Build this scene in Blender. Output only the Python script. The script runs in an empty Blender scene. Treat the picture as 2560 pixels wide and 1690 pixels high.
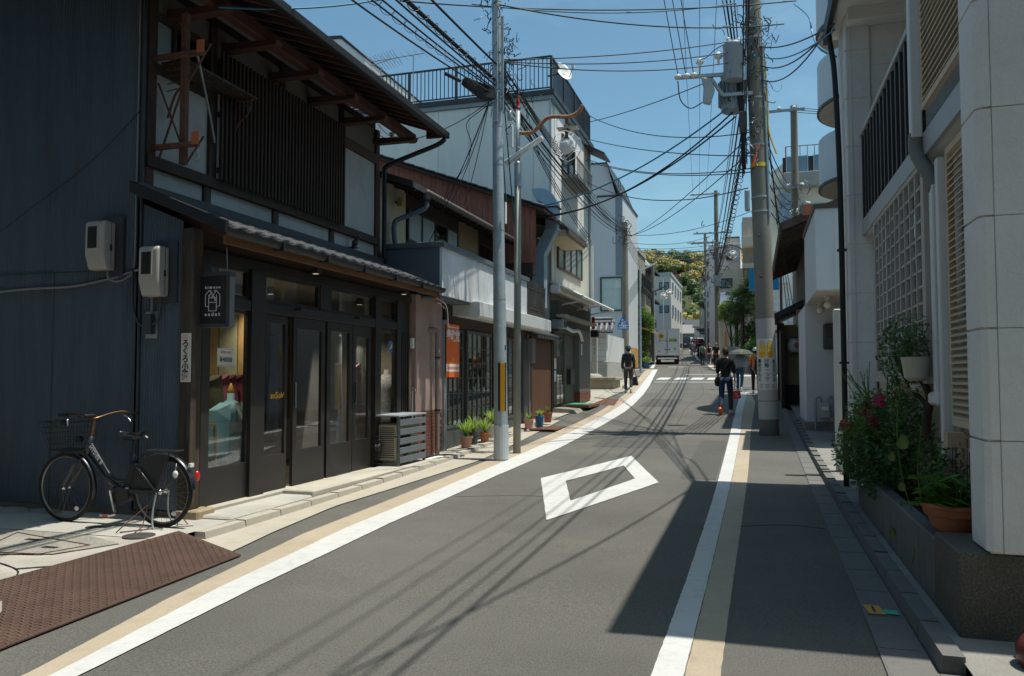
import bpy, bmesh, math, random
from mathutils import Vector, Matrix
random.seed(7)
S = bpy.context.scene
COL = S.collection
R = math.radians

# ---------------------------------------------------------------- camera
F_PX, YAW, TILT, CAMZ = 1990.0, R(16.9), math.atan(95 / 1990), 1.5
cam = bpy.data.cameras.new('camera')
cam.sensor_width = 36.0
cam.lens = 36.0 * F_PX / 2560
cam.clip_end = 5000
cam_o = bpy.data.objects.new('camera', cam)
COL.objects.link(cam_o)
cam_o.location = (0, 0, CAMZ)
cam_o.rotation_euler = (math.pi / 2 + TILT, 0, YAW)
S.camera = cam_o

# ---------------------------------------------------------------- sky, sun, exposure
SUN_EL, SUN_AZ = R(73.7), R(3.8)          # sun stands over +X, a touch towards +Y
W = bpy.data.worlds.new('World'); S.world = W; W.use_nodes = True
nt = W.node_tree
bg = nt.nodes['Background']
sky = nt.nodes.new('ShaderNodeTexSky'); sky.sky_type = 'NISHITA'; sky.sun_disc = False
sky.sun_elevation = SUN_EL; sky.sun_rotation = R(90) - SUN_AZ
sky.altitude = 60; sky.air_density = 1.0; sky.dust_density = 1.6; sky.ozone_density = 3.0
tc = nt.nodes.new('ShaderNodeTexCoord')
mp = nt.nodes.new('ShaderNodeMapping'); mp.inputs['Scale'].default_value = (1.2, 1.2, 5.0)
cn = nt.nodes.new('ShaderNodeTexNoise'); cn.inputs['Scale'].default_value = 2.6; cn.inputs['Detail'].default_value = 7; cn.inputs['Roughness'].default_value = .62
cr = nt.nodes.new('ShaderNodeValToRGB'); cr.color_ramp.elements[0].position = .50; cr.color_ramp.elements[1].position = .82
cr.color_ramp.elements[1].color = (.13, .13, .13, 1)
mx = nt.nodes.new('ShaderNodeMix'); mx.data_type = 'RGBA'
mx.inputs['B'].default_value = (8.0, 8.6, 9.2, 1)
nt.links.new(tc.outputs['Generated'], mp.inputs['Vector']); nt.links.new(mp.outputs[0], cn.inputs['Vector'])
nt.links.new(cn.outputs['Fac'], cr.inputs['Fac']); nt.links.new(cr.outputs['Color'], mx.inputs['Factor'])
wb = nt.nodes.new('ShaderNodeVectorMath'); wb.operation = 'MULTIPLY'; wb.inputs[1].default_value = (.93, 1.20, 1.09)     # the camera's cool white balance
nt.links.new(sky.outputs['Color'], mx.inputs['A']); nt.links.new(mx.outputs['Result'], wb.inputs[0]); nt.links.new(wb.outputs[0], bg.inputs['Color'])
bg.inputs['Strength'].default_value = 0.118
sun = bpy.data.lights.new('sun', 'SUN'); sun.energy = 5.0; sun.angle = R(0.5); sun.color = (1.0, .95, .85)
sun_o = bpy.data.objects.new('sun', sun); COL.objects.link(sun_o)
sd = Vector((math.cos(SUN_EL) * math.cos(SUN_AZ), math.cos(SUN_EL) * math.sin(SUN_AZ), math.sin(SUN_EL)))
sun_o.rotation_euler = sd.to_track_quat('Z', 'Y').to_euler()
sun_o.location = (20, 0, 60)
vs = S.view_settings
vs.view_transform = 'Standard'; vs.look = 'None'; vs.exposure = 0.1; vs.gamma = 1.0; vs.use_curve_mapping = False

# ---------------------------------------------------------------- measuring helpers (photo pixel -> a point on a real plane)
ca, sa, ct, st = math.cos(YAW), math.sin(YAW), math.cos(TILT), math.sin(TILT)
def ray(u, v):
    x = (u - 1280) / F_PX; z = (845 - v) / F_PX
    dy = ct - z * st
    return (x * ca - dy * sa, x * sa + dy * ca, st + z * ct)
def onX(u, v, X):
    d = ray(u, v); t = X / d[0]; return Vector((X, d[1] * t, CAMZ + d[2] * t))
def onY(u, v, Y):
    d = ray(u, v); t = Y / d[1]; return Vector((d[0] * t, Y, CAMZ + d[2] * t))
def onZ(u, v, Z):
    d = ray(u, v); t = (Z - CAMZ) / d[2]; return Vector((d[0] * t, d[1] * t, Z))
def gz(y):                                      # the street climbs away from the camera
    t = (y - 11) / 3
    sp = 3 * (math.log1p(math.exp(t)) if t < 30 else t)
    return .045 * sp - .0034 + (.012 * (y - 66) if y > 66 else 0)
def lerp(a, b, t): return a + (b - a) * t
def interp(tab, y):
    if y <= tab[0][0]: return tab[0][1]
    for (a, p), (b, q) in zip(tab, tab[1:]):
        if y <= b: return lerp(p, q, (y - a) / (b - a))
    return tab[-1][1]

# ---------------------------------------------------------------- materials
MATS = {}
def M(name, col, rough=.75, var=.12, scale=3.0, bump=0.0, bscale=80.0, metal=0.0, spec=.4, fine=.06,
      fscale=90.0, dirt=None, dirtamt=0.0, dscale=1.5, stretch=(1, 1, 1), coat=0.0, emit=None):
    if name in MATS: return MATS[name]
    m = bpy.data.materials.new(name); m.use_nodes = True; MATS[name] = m
    n = m.node_tree; L = n.links.new; nodes = n.nodes
    p = nodes['Principled BSDF']
    p.inputs['Roughness'].default_value = rough; p.inputs['Metallic'].default_value = metal
    p.inputs['Specular IOR Level'].default_value = spec
    if coat: p.inputs['Coat Weight'].default_value = coat
    t = nodes.new('ShaderNodeTexCoord'); mpn = nodes.new('ShaderNodeMapping'); mpn.inputs['Scale'].default_value = stretch
    L(t.outputs['Object'], mpn.inputs['Vector'])
    def noise(sc, det=5, ro=.6):
        q = nodes.new('ShaderNodeTexNoise'); q.inputs['Scale'].default_value = sc
        q.inputs['Detail'].default_value = det; q.inputs['Roughness'].default_value = ro
        L(mpn.outputs[0], q.inputs['Vector']); return q
    a = noise(scale)
    mr = nodes.new('ShaderNodeMapRange'); mr.inputs['From Min'].default_value = .28; mr.inputs['From Max'].default_value = .72
    mr.inputs['To Min'].default_value = 1 - var; mr.inputs['To Max'].default_value = 1 + var
    L(a.outputs['Fac'], mr.inputs['Value'])
    b = noise(fscale, 3)
    mr2 = nodes.new('ShaderNodeMapRange'); mr2.inputs['From Min'].default_value = .3; mr2.inputs['From Max'].default_value = .7
    mr2.inputs['To Min'].default_value = 1 - fine; mr2.inputs['To Max'].default_value = 1 + fine
    L(b.outputs['Fac'], mr2.inputs['Value'])
    mu = nodes.new('ShaderNodeMath'); mu.operation = 'MULTIPLY'
    L(mr.outputs[0], mu.inputs[0]); L(mr2.outputs[0], mu.inputs[1])
    vm = nodes.new('ShaderNodeVectorMath'); vm.operation = 'SCALE'; vm.inputs[0].default_value = col[:3]
    L(mu.outputs[0], vm.inputs['Scale'])
    out = vm.outputs[0]
    if dirt:
        d = noise(dscale, 8, .7)
        rp = nodes.new('ShaderNodeMapRange'); rp.inputs['From Min'].default_value = .5; rp.inputs['From Max'].default_value = .72
        rp.inputs['To Max'].default_value = dirtamt
        L(d.outputs['Fac'], rp.inputs['Value'])
        mi = nodes.new('ShaderNodeMix'); mi.data_type = 'RGBA'; mi.inputs['B'].default_value = (*dirt, 1)
        L(rp.outputs[0], mi.inputs['Factor']); L(out, mi.inputs['A']); out = mi.outputs['Result']
    L(out, p.inputs['Base Color'])
    if bump:
        c = noise(bscale, 4)
        bn = nodes.new('ShaderNodeBump'); bn.inputs['Strength'].default_value = bump; bn.inputs['Distance'].default_value = .01
        L(c.outputs['Fac'], bn.inputs['Height']); L(bn.outputs[0], p.inputs['Normal'])
    rr = nodes.new('ShaderNodeMapRange'); rr.inputs['To Min'].default_value = max(0, rough - .12); rr.inputs['To Max'].default_value = min(1, rough + .12)
    L(a.outputs['Fac'], rr.inputs['Value']); L(rr.outputs[0], p.inputs['Roughness'])
    return m
def Glass(name, tint=(.92, .95, .94), boost=.03, rough=.015):
    if name in MATS: return MATS[name]
    m = bpy.data.materials.new(name); m.use_nodes = True; MATS[name] = m
    n = m.node_tree; n.nodes.clear(); L = n.links.new
    o = n.nodes.new('ShaderNodeOutputMaterial'); mi = n.nodes.new('ShaderNodeMixShader')
    t = n.nodes.new('ShaderNodeBsdfTransparent'); t.inputs['Color'].default_value = (*tint, 1)
    g = n.nodes.new('ShaderNodeBsdfGlossy'); g.inputs['Roughness'].default_value = rough
    lw = n.nodes.new('ShaderNodeLayerWeight'); lw.inputs['Blend'].default_value = .5
    pw = n.nodes.new('ShaderNodeMath'); pw.operation = 'POWER'; pw.inputs[1].default_value = 5.0
    ad = n.nodes.new('ShaderNodeMath'); ad.operation = 'MULTIPLY_ADD'; ad.inputs[1].default_value = .95; ad.inputs[2].default_value = boost + .03
    L(lw.outputs['Facing'], pw.inputs[0]); L(pw.outputs[0], ad.inputs[0]); L(ad.outputs[0], mi.inputs[0]); L(t.outputs[0], mi.inputs[1]); L(g.outputs[0], mi.inputs[2])
    L(mi.outputs[0], o.inputs['Surface']); return m
def Leaf(name, c1, c2, trans=.3, scale=6.0, rough=.55):
    if name in MATS: return MATS[name]
    m = bpy.data.materials.new(name); m.use_nodes = True; MATS[name] = m
    n = m.node_tree; L = n.links.new; p = n.nodes['Principled BSDF']; o = n.nodes['Material Output']
    p.inputs['Roughness'].default_value = rough; p.inputs['Specular IOR Level'].default_value = .35
    t = n.nodes.new('ShaderNodeTexCoord'); q = n.nodes.new('ShaderNodeTexNoise'); q.inputs['Scale'].default_value = scale; q.inputs['Detail'].default_value = 4
    L(t.outputs['Object'], q.inputs['Vector'])
    mr = n.nodes.new('ShaderNodeMapRange'); mr.inputs['From Min'].default_value = .32; mr.inputs['From Max'].default_value = .68
    L(q.outputs['Fac'], mr.inputs['Value'])
    mi = n.nodes.new('ShaderNodeMix'); mi.data_type = 'RGBA'; mi.inputs['A'].default_value = (*c1, 1); mi.inputs['B'].default_value = (*c2, 1)
    L(mr.outputs[0], mi.inputs['Factor']); L(mi.outputs['Result'], p.inputs['Base Color'])
    tr = n.nodes.new('ShaderNodeBsdfTranslucent'); L(mi.outputs['Result'], tr.inputs['Color'])
    ms = n.nodes.new('ShaderNodeMixShader'); ms.inputs[0].default_value = trans
    L(p.outputs[0], ms.inputs[1]); L(tr.outputs[0], ms.inputs[2]); L(ms.outputs[0], o.inputs['Surface'])
    return m
def Emit(name, col, s):
    m = bpy.data.materials.new(name); m.use_nodes = True; MATS[name] = m
    p = m.node_tree.nodes['Principled BSDF']; p.inputs['Base Color'].default_value = (*col, 1)
    p.inputs['Emission Color'].default_value = (*col, 1); p.inputs['Emission Strength'].default_value = s
    return m

# ---------------------------------------------------------------- mesh builder
def V3(p): return p if isinstance(p, Vector) else Vector(p)
WL = {}
class MB:
    def __init__(s): s.v = []; s.f = []; s.mi = []; s.cur = 0
    def add(s, vs, fs):
        b = len(s.v); s.v += [tuple(p) for p in vs]; s.f += [tuple(b + i for i in f) for f in fs]; s.mi += [s.cur] * len(fs); return s
    def mat(s, i): s.cur = i; return s
    def box(s, x0, y0, z0, x1, y1, z1):
        x0, x1 = sorted((x0, x1)); y0, y1 = sorted((y0, y1)); z0, z1 = sorted((z0, z1))
        return s.add([(x0,y0,z0),(x1,y0,z0),(x1,y1,z0),(x0,y1,z0),(x0,y0,z1),(x1,y0,z1),(x1,y1,z1),(x0,y1,z1)],
                     [(0,3,2,1),(4,5,6,7),(0,1,5,4),(1,2,6,5),(2,3,7,6),(3,0,4,7)])
    def beam(s, p, q, w, h, up=(0, 0, 1)):
        p = V3(p); q = V3(q); d = (q - p).normalized(); u = V3(up)
        if abs(d.dot(u)) > .98: u = Vector((1, 0, 0))
        sx = d.cross(u).normalized() * (w / 2); sz = sx.cross(d).normalized() * (h / 2)
        vs = [c + a * sx + b * sz for c in (p, q) for a, b in ((-1,-1),(1,-1),(1,1),(-1,1))]
        return s.add(vs, [(0,1,2,3),(7,6,5,4),(0,4,5,1),(1,5,6,2),(2,6,7,3),(3,7,4,0)])
    def tube(s, pts, r, n=8, cap=True):
        pts = [V3(p) for p in pts]; k = len(pts)
        rs = r if isinstance(r, (list, tuple)) else [r] * k
        vs = []; fs = []; a = None
        for i, p in enumerate(pts):
            d = (pts[min(i + 1, k - 1)] - pts[max(i - 1, 0)])
            d = d.normalized() if d.length > 1e-9 else Vector((0, 0, 1))
            if a is None: a = d.cross(Vector((0, 0, 1)) if abs(d.z) < .9 else Vector((1, 0, 0)))
            a = a - d * a.dot(d)
            if a.length < 1e-6: a = d.orthogonal()
            a.normalize(); b = d.cross(a)
            for j in range(n):
                t = 2 * math.pi * j / n
                vs.append(p + (a * math.cos(t) + b * math.sin(t)) * rs[i])
        for i in range(k - 1):
            for j in range(n):
                fs.append((i*n+j, i*n+(j+1)%n, (i+1)*n+(j+1)%n, (i+1)*n+j))
        if cap: fs += [tuple(range(n))[::-1], tuple((k-1)*n+j for j in range(n))]
        return s.add(vs, fs)
    def lathe(s, prof, c=(0, 0, 0), n=20, axis=(0, 0, 1), cap=True):
        ax = V3(axis).normalized(); e = Vector((1, 0, 0)) if abs(ax.x) < .9 else Vector((0, 1, 0))
        a = (e - ax * e.dot(ax)).normalized(); b = ax.cross(a); c = V3(c)
        vs = [c + (a * math.cos(2*math.pi*j/n) + b * math.sin(2*math.pi*j/n)) * r + ax * z for r, z in prof for j in range(n)]
        k = len(prof)
        fs = [(i*n+j, i*n+(j+1)%n, (i+1)*n+(j+1)%n, (i+1)*n+j) for i in range(k-1) for j in range(n)]
        if cap: fs += [tuple(range(n))[::-1], tuple((k-1)*n+j for j in range(n))]
        return s.add(vs, fs)
    def prism(s, poly, d):
        poly = [V3(p) for p in poly]; d = V3(d); n = len(poly)
        return s.add(poly + [p + d for p in poly], [tuple(range(n))[::-1], tuple(range(n, 2*n))] + [(i, (i+1)%n, n+(i+1)%n, n+i) for i in range(n)])
    def quad(s, a, b, c, d): return s.add([a, b, c, d], [(0, 1, 2, 3)])
    def sphere(s, c, r, n=12, sq=(1, 1, 1)):
        c = V3(c); m = n // 2; vs = []; fs = []
        for i in range(m + 1):
            th = math.pi * i / m
            for j in range(n):
                ph = 2*math.pi*j/n
                vs.append((c.x + r*sq[0]*math.sin(th)*math.cos(ph), c.y + r*sq[1]*math.sin(th)*math.sin(ph), c.z + r*sq[2]*math.cos(th)))
        for i in range(m):
            for j in range(n): fs.append((i*n+j, (i+1)*n+j, (i+1)*n+(j+1)%n, i*n+(j+1)%n))
        return s.add(vs, fs)
    def mesh(s, name, mats, smooth=False):
        me = bpy.data.meshes.new(name); me.from_pydata(s.v, [], s.f)
        for m in (mats if isinstance(mats, (list, tuple)) else [mats]): me.materials.append(m)
        if isinstance(mats, (list, tuple)) and len(mats) > 1: me.polygons.foreach_set('material_index', s.mi)
        if smooth: me.polygons.foreach_set('use_smooth', [True] * len(me.polygons))
        me.update(); return me
    def build(s, name, mats, parent=None, smooth=False, bev=0.0):
        o = bpy.data.objects.new(name, s.mesh(name, mats, smooth)); COL.objects.link(o); put(o, parent)
        if bev:
            b = o.modifiers.new('bevel', 'BEVEL'); b.width = bev; b.segments = 1; b.limit_method = 'ANGLE'; b.angle_limit = R(50)
        if smooth == 'angle': smooth_angle(o.data)
        return o
def smooth_angle(me, ang=40):
    bm = bmesh.new(); bm.from_mesh(me); bmesh.ops.recalc_face_normals(bm, faces=bm.faces)
    for e in bm.edges: e.smooth = len(e.link_faces) == 2 and e.calc_face_angle(0) < R(ang)
    for f in bm.faces: f.smooth = True
    bm.to_mesh(me); bm.free()
def put(o, parent):
    if parent is not None:
        o.parent = parent
        l = wloc(parent); o.matrix_parent_inverse = Matrix.Translation((-l[0], -l[1], -l[2]))
    return o
def wloc(o):
    return WL.get(o.name, (0, 0, 0))
def tag(o, label, cat, group=None):
    o['label'] = label; o['category'] = cat
    if group: o['group'] = group
    return o
def thing(name, label, cat, loc=(0, 0, 0), group=None):
    o = bpy.data.objects.new(name, None); COL.objects.link(o); o.location = loc; o.empty_display_size = .1
    WL[o.name] = tuple(loc)
    return tag(o, label, cat, group)
def struct(o): o['kind'] = 'structure'; return o
def stuff(o): o['kind'] = 'stuff'; return o
def inst(name, me, parent, mtx):
    o = bpy.data.objects.new(name, me); COL.objects.link(o); put(o, parent); o.matrix_basis = mtx; return o
def T(x, y, z): return Matrix.Translation((x, y, z))
def RZ(a): return Matrix.Rotation(a, 4, 'Z')
def RX(a): return Matrix.Rotation(a, 4, 'X')
def RY(a): return Matrix.Rotation(a, 4, 'Y')
def SC(x, y, z): return Matrix.Diagonal((x, y, z, 1))
def B(name, mat, parent, x0, y0, z0, x1, y1, z1, bev=0.0): return MB().box(x0, y0, z0, x1, y1, z1).build(name, mat, parent, bev=bev)
def sag(p, q, s, n=14):
    p = V3(p); q = V3(q)
    return [p.lerp(q, i/n) - Vector((0, 0, s * 4 * (i/n) * (1 - i/n))) for i in range(n + 1)]
def smooth_path(pts, n=6):
    pts = [V3(p) for p in pts]; out = []
    for i in range(len(pts) - 1):
        p0 = pts[max(i-1, 0)]; p1 = pts[i]; p2 = pts[i+1]; p3 = pts[min(i+2, len(pts)-1)]
        for k in range(n):
            t = k / n
            out.append(.5 * ((2*p1) + (p2-p0)*t + (2*p0-5*p1+4*p2-p3)*t*t + (3*p1-p0-3*p2+p3)*t**3))
    return out + [pts[-1]]
def lettering(text, mat, parent, mtx, size, align='CENTER', extrude=.0008, bold=0.0, spacing=1.0, vertical=False, lead=1.08, name='lettering'):
    f = bpy.data.curves.new('text', 'FONT'); f.body = '\n'.join(text) if vertical else text
    f.size = size; f.align_x = align; f.align_y = 'CENTER'; f.extrude = extrude; f.offset = bold; f.space_character = spacing
    f.space_line = lead; f.resolution_u = 2
    o = bpy.data.objects.new('text', f); COL.objects.link(o)
    dg = bpy.context.evaluated_depsgraph_get()
    me = bpy.data.meshes.new_from_object(o.evaluated_get(dg)); me.materials.clear(); me.materials.append(mat)
    bpy.data.objects.remove(o); bpy.data.curves.remove(f)
    t = bpy.data.objects.new(name, me); COL.objects.link(t); put(t, parent); t.matrix_basis = mtx; return t
def face_mtx(loc, right, up):
    r = V3(right).normalized(); u = V3(up).normalized(); n = r.cross(u)
    m = Matrix((r, u, n)).transposed().to_4x4(); m.translation = V3(loc); return m

# shared materials
mASPH = M('asphalt', (.112, .108, .096), .85, .17, .55, .8, 150, fine=.42, fscale=95, dirt=(.145, .138, .12), dirtamt=.9, dscale=.4)
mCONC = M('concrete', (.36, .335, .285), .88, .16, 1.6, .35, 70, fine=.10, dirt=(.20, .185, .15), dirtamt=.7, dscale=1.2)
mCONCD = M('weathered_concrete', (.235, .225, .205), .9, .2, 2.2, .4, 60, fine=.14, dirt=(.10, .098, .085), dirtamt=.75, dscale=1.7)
mPAINT = M('road_paint_white', (.53, .53, .515), .7, .05, 1.5, .25, 180, fine=.06, dirt=(.26, .255, .24), dirtamt=.35, dscale=9)
mTAN = M('road_paint_tan', (.39, .325, .24), .8, .07, 1.2, .3, 180, fine=.10, dirt=(.26, .21, .155), dirtamt=.4, dscale=7)
mSTEEL = M('galvanised_steel', (.36, .39, .40), .5, .10, 4, 0, metal=.55, fine=.06, dirt=(.26, .28, .29), dirtamt=.5, dscale=7)
mBLACKM = M('black_metal', (.022, .022, .022), .45, .1, 5)
mBLACKP = M('black_plastic', (.014, .014, .015), .55, .1, 5)
mRUST = M('rusty_iron', (.115, .052, .034), .85, .35, 14, .4, 60, fine=.2, dirt=(.09, .055, .045), dirtamt=.8, dscale=9)
mWOODD = M('dark_timber', (.045, .028, .019), .75, .3, 3, .3, 40, fine=.15, stretch=(6, 6, .7), dirt=(.085, .06, .042), dirtamt=.5, dscale=2)
mWOODB = M('brown_timber', (.075, .033, .021), .7, .25, 3, .3, 40, fine=.12, stretch=(1, 6, 6))
mPLAST = M('white_plaster', (.50, .505, .485), .92, .07, .9, .2, 90, fine=.04, dirt=(.40, .40, .37), dirtamt=.6, dscale=1.1)
mTILE = M('grey_roof_tile', (.04, .042, .046), .62, .25, 6, .15, 60, spec=.55, fine=.1)
mDARKSTEEL = M('dark_grey_sheet', (.042, .05, .058), .5, .12, 2, fine=.04)
mGLASS = Glass('window_glass')
mGLASSD = Glass('dark_glass', (.42, .46, .46), .05)
mFROST = M('frosted_glass', (.27, .31, .305), .35, .06, 2, fine=.02, spec=.5)
mWIRE = M('black_cable', (.012, .012, .013), .6, .1, 5)
mWIREB = M('blue_cable', (.02, .16, .26), .5, .1, 5)
mWHITE = M('white_paint', (.74, .74, .72), .55, .05, 2, fine=.03, dirt=(.52, .51, .47), dirtamt=.35, dscale=2)
mORANGE = M('orange_print', (.72, .13, .02), .55, .04, 3)
mRED = M('red_paint', (.52, .035, .03), .5, .1, 4)
mTERRA = M('terracotta', (.42, .15, .07), .8, .15, 6, .2, 60, dirt=(.28, .16, .11), dirtamt=.5, dscale=8)
mSKIN = M('skin', (.52, .31, .21), .6, .05, 6)
mRUBBER = M('rubber', (.016, .016, .016), .8, .15, 10)
mCHROME = M('chrome', (.62, .62, .62), .18, .04, 5, metal=1.0)
mSOIL = M('soil', (.05, .036, .025), .95, .3, 20, .6, 50)
# ================================================================ GROUND, ROAD, MARKINGS
def strip(fl, fr, y0, y1, dz, step=.5, nx=1, jit=0.0):
    """a sheet between two edges X=fl(y), X=fr(y) that follows the street's slope"""
    b = MB(); n = max(1, int(math.ceil((y1 - y0) / step)))
    vs = []; jt = lambda: random.uniform(-jit, jit)
    for i in range(n + 1):
        y = lerp(y0, y1, i / n)
        a, c = fl(y) + jt(), fr(y) + jt()
        for k in range(nx + 1): vs.append((lerp(a, c, k / nx), y, gz(y) + dz))
    fs = [(i*(nx+1)+k, i*(nx+1)+k+1, (i+1)*(nx+1)+k+1, (i+1)*(nx+1)+k) for i in range(n) for k in range(nx)]
    return b.add(vs, fs)
def cst(c): return lambda y: c
def tab(t): return lambda y: interp(t, y)

mGROUND = M('bare_ground', (.17, .155, .125), .95, .25, .3, .3, 20)
ys = [-40, -10] + [i * 1.0 for i in range(-5, 70)] + [70 + i * 10 for i in range(0, 60)]
vs = []; fs = []
for y in ys:
    for x in (-400, -60, -12, 0, 12, 60, 400): vs.append((x, y, gz(y) - .045))
for i in range(len(ys) - 1):
    for k in range(6): fs.append((i*7+k, i*7+k+1, (i+1)*7+k+1, (i+1)*7+k))
struct(MB().add(vs, fs).build('ground', mGROUND))

lineL = [(3.2, -3.37), (4.8, -3.61), (7, -3.80), (10.9, -3.87), (14.5, -3.86), (18.1, -3.82), (22.2, -3.84), (25, -3.95), (29.3, -4.24), (34.5, -4.68), (40.6, -5.25), (47, -5.85), (53.9, -6.52)]
lineLr = [(3.2, -3.23), (4.9, -3.37), (7.3, -3.49), (10.8, -3.51), (14.2, -3.42), (18.7, -3.41), (22, -3.45), (24.5, -3.56), (29.3, -3.88), (34.9, -4.36), (41, -4.95), (47, -5.52), (53.9, -6.17)]
tanL = [(3.2, -3.51), (4.5, -3.77), (6.6, -4.05), (10, -4.16), (14, -4.17), (19.6, -4.13), (22, -4.16), (26.1, -4.36), (30, -4.62), (34.5, -5.07), (40.6, -5.65), (47, -6.3), (53.9, -6.95)]
RL = [(-6, -4.85), (38, -4.85), (42, -5.4), (52, -7.1), (65, -8.4), (90, -10.6), (120, -13.2), (160, -14.5), (230, -16)]
RR = [(-6, .86), (30, .86), (44, .9), (48, -.75), (64, -2.4), (76, -3.9), (90, -5.3), (120, -8.2), (160, -9.2), (230, -11)]
struct(strip(tab(RL), tab(RR), -6, 230, 0, .5, 6).build('road', mASPH))
struct(strip(cst(-40), cst(-4.6), 44.5, 53.9, -.006, .5).build('side_street_left', mASPH))
struct(strip(cst(.7), cst(40), 31.2, 46.8, -.006, .5).build('side_street_right', mASPH))

def mark(name, b, mat): return struct(b.build(name, mat))
mark('road_line_white_left', strip(tab(lineL), tab(lineLr), 2.0, 53.9, .008, .07, 1, .0022), mPAINT)
mark('road_line_tan_left', strip(tab(tanL), lambda y: interp(lineL, y) - .004, 2.0, 53.9, .005, .07, 1, .0022), mTAN)
rwl = [(2, -.53), (6, -.49), (9.3, -.48), (20, -.50), (26, -.50), (31, -.50)]
rwr = [(2, -.37), (6, -.34), (12, -.31), (18, -.29), (22, -.32), (26, -.29), (31, -.27)]
rtr = [(2, -.20), (6, -.165), (12, -.10), (18, -.08), (23, -.02), (26, .03), (29, -.08), (31, -.22)]
mark('road_line_white_right', strip(tab(rwl), tab(rwr), 2, 31, .008, .06, 1, .0022), mPAINT)
mark('road_line_tan_right', strip(lambda y: interp(rwr, y) + .004, tab(rtr), 2, 31, .005, .06, 1, .0022), mTAN)
far_r = [(47.4, -1.85), (50, -2.2), (56, -2.78), (64, -3.55), (70, -4.3), (76, -5.1), (82, -5.65), (90, -6.3), (110, -8.4)]
mark('road_line_white_far_right', strip(tab(far_r), lambda y: interp(far_r, y) + .22, 47.4, 110, .008, 1), mPAINT)
mark('road_line_tan_far_right', strip(lambda y: interp(far_r, y) + .224, lambda y: interp(far_r, y) + .75, 49, 72, .005, 1), mTAN)
farl = [(56.5, -7.0), (64, -7.75), (75, -8.8)]
mark('road_line_white_far_left', strip(tab(farl), lambda y: interp(farl, y) + .25, 56.5, 75, .008, 1), mPAINT)
def patch(name, x0, x1, y0, y1, mat, dz=.008): return mark(name, strip(cst(x0), cst(x1), y0, y1, dz, .6), mat)
patch('stop_line', -4.5, -1.05, 37.75, 38.05, mPAINT)
patch('junction_line', -3.75, -.9, 46.0, 46.35, mPAINT)
patch('far_stop_line', -6.0, -4.5, 58.6, 59.3, mPAINT)
patch('far_lane_line', -6.9, -5.4, 73.5, 74.4, mPAINT)
patch('corner_line', -9.2, -6.5, 53.95, 54.3, mPAINT)
patch('side_street_line', -.26, 2.5, 30.85, 31.05, mPAINT)
cw = struct(strip(cst(-4.72), cst(-4.12), 40.2, 42.4, .008, .6).build('crosswalk_bar', mPAINT))
for k in range(1, 5): inst('crosswalk_bar', cw.data, None, T(.80 * k + .08, 0, 0))['kind'] = 'structure'
for k, (x0, x1) in enumerate([(-1.0, .2), (.75, 2.2)]): patch('side_crosswalk_bar', x0, x1, 43.9, 45.2, mPAINT)
# the white diamond painted in the lane
do = [(-2.84, 10.72), (-1.99, 13.44), (-1.23, 10.74), (-2.03, 7.88)]
di = [(-2.45, 10.56), (-1.93, 12.25), (-1.58, 11.0), (-2.05, 9.07)]
db = MB(); vsd = []; NS = 26
for k in range(4):
    for j in range(NS):
        t = j / NS
        for q in (do, di):
            x = lerp(q[k][0], q[(k+1) % 4][0], t); y = lerp(q[k][1], q[(k+1) % 4][1], t); vsd.append((x + random.uniform(-.003, .003), y + random.uniform(-.003, .003), gz(y) + .008))
nn = 4 * NS
db.add(vsd, [(2*i, 2*((i+1) % nn), 2*((i+1) % nn)+1, 2*i+1) for i in range(nn)])
mark('diamond_marking', db, mPAINT)
# utility-cut patches, seams and cracks in the asphalt
mPATCH = M('asphalt_patch', (.088, .085, .078), .88, .12, 1.2, .8, 150, fine=.4, fscale=95); mSEAM = M('asphalt_seam', (.06, .058, .055), .7, .3, 6)
patch('asphalt_patch', -2.9, -1.55, 14.6, 17.9, mPATCH, .003); patch('asphalt_patch', -3.35, -2.3, 24.0, 27.2, mPATCH, .003); patch('asphalt_patch', -1.0, -.52, 11.2, 16.0, mPATCH, .003)
def seam(pts, r=.006):
    p_ = smooth_path([(x, y, gz(y) + .002) for x, y in pts], 5); p_ = [q + Vector((random.uniform(-.012, .012), 0, 0)) for q in p_]; struct(MB().tube(p_, r, 4, False).build('road_crack', mSEAM))
seam([(-1.75, 19), (-1.9, 24), (-1.8, 30), (-2.3, 37), (-2.6, 44), (-3.2, 52), (-3.9, 60)], .008); seam([(-3.45, 9.0), (-2.7, 9.3), (-2.0, 9.2)], .004); seam([(-.2, 8.1), (.3, 8.3), (.62, 8.2)], .004)
# small round and square covers set in the carriageway
mIRON = M('cast_iron', (.07, .065, .06), .7, .25, 12, .5, 60, metal=.3)
cover_me = MB().lathe([(.0, .002), (.13, .002), (.14, .0), (.16, 0), (.16, -.02)], n=24, cap=False).mesh('cover', mIRON)
def cover(x, y, s, label, dz=.006):
    o = inst('manhole_cover', cover_me, None, T(x, y, gz(y) + dz) @ SC(s, s, 1)); return tag(o, label, 'manhole cover')
cover(-1.72, 18.9, 1.5, 'round iron cover in the asphalt beyond the white diamond marking')

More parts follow.
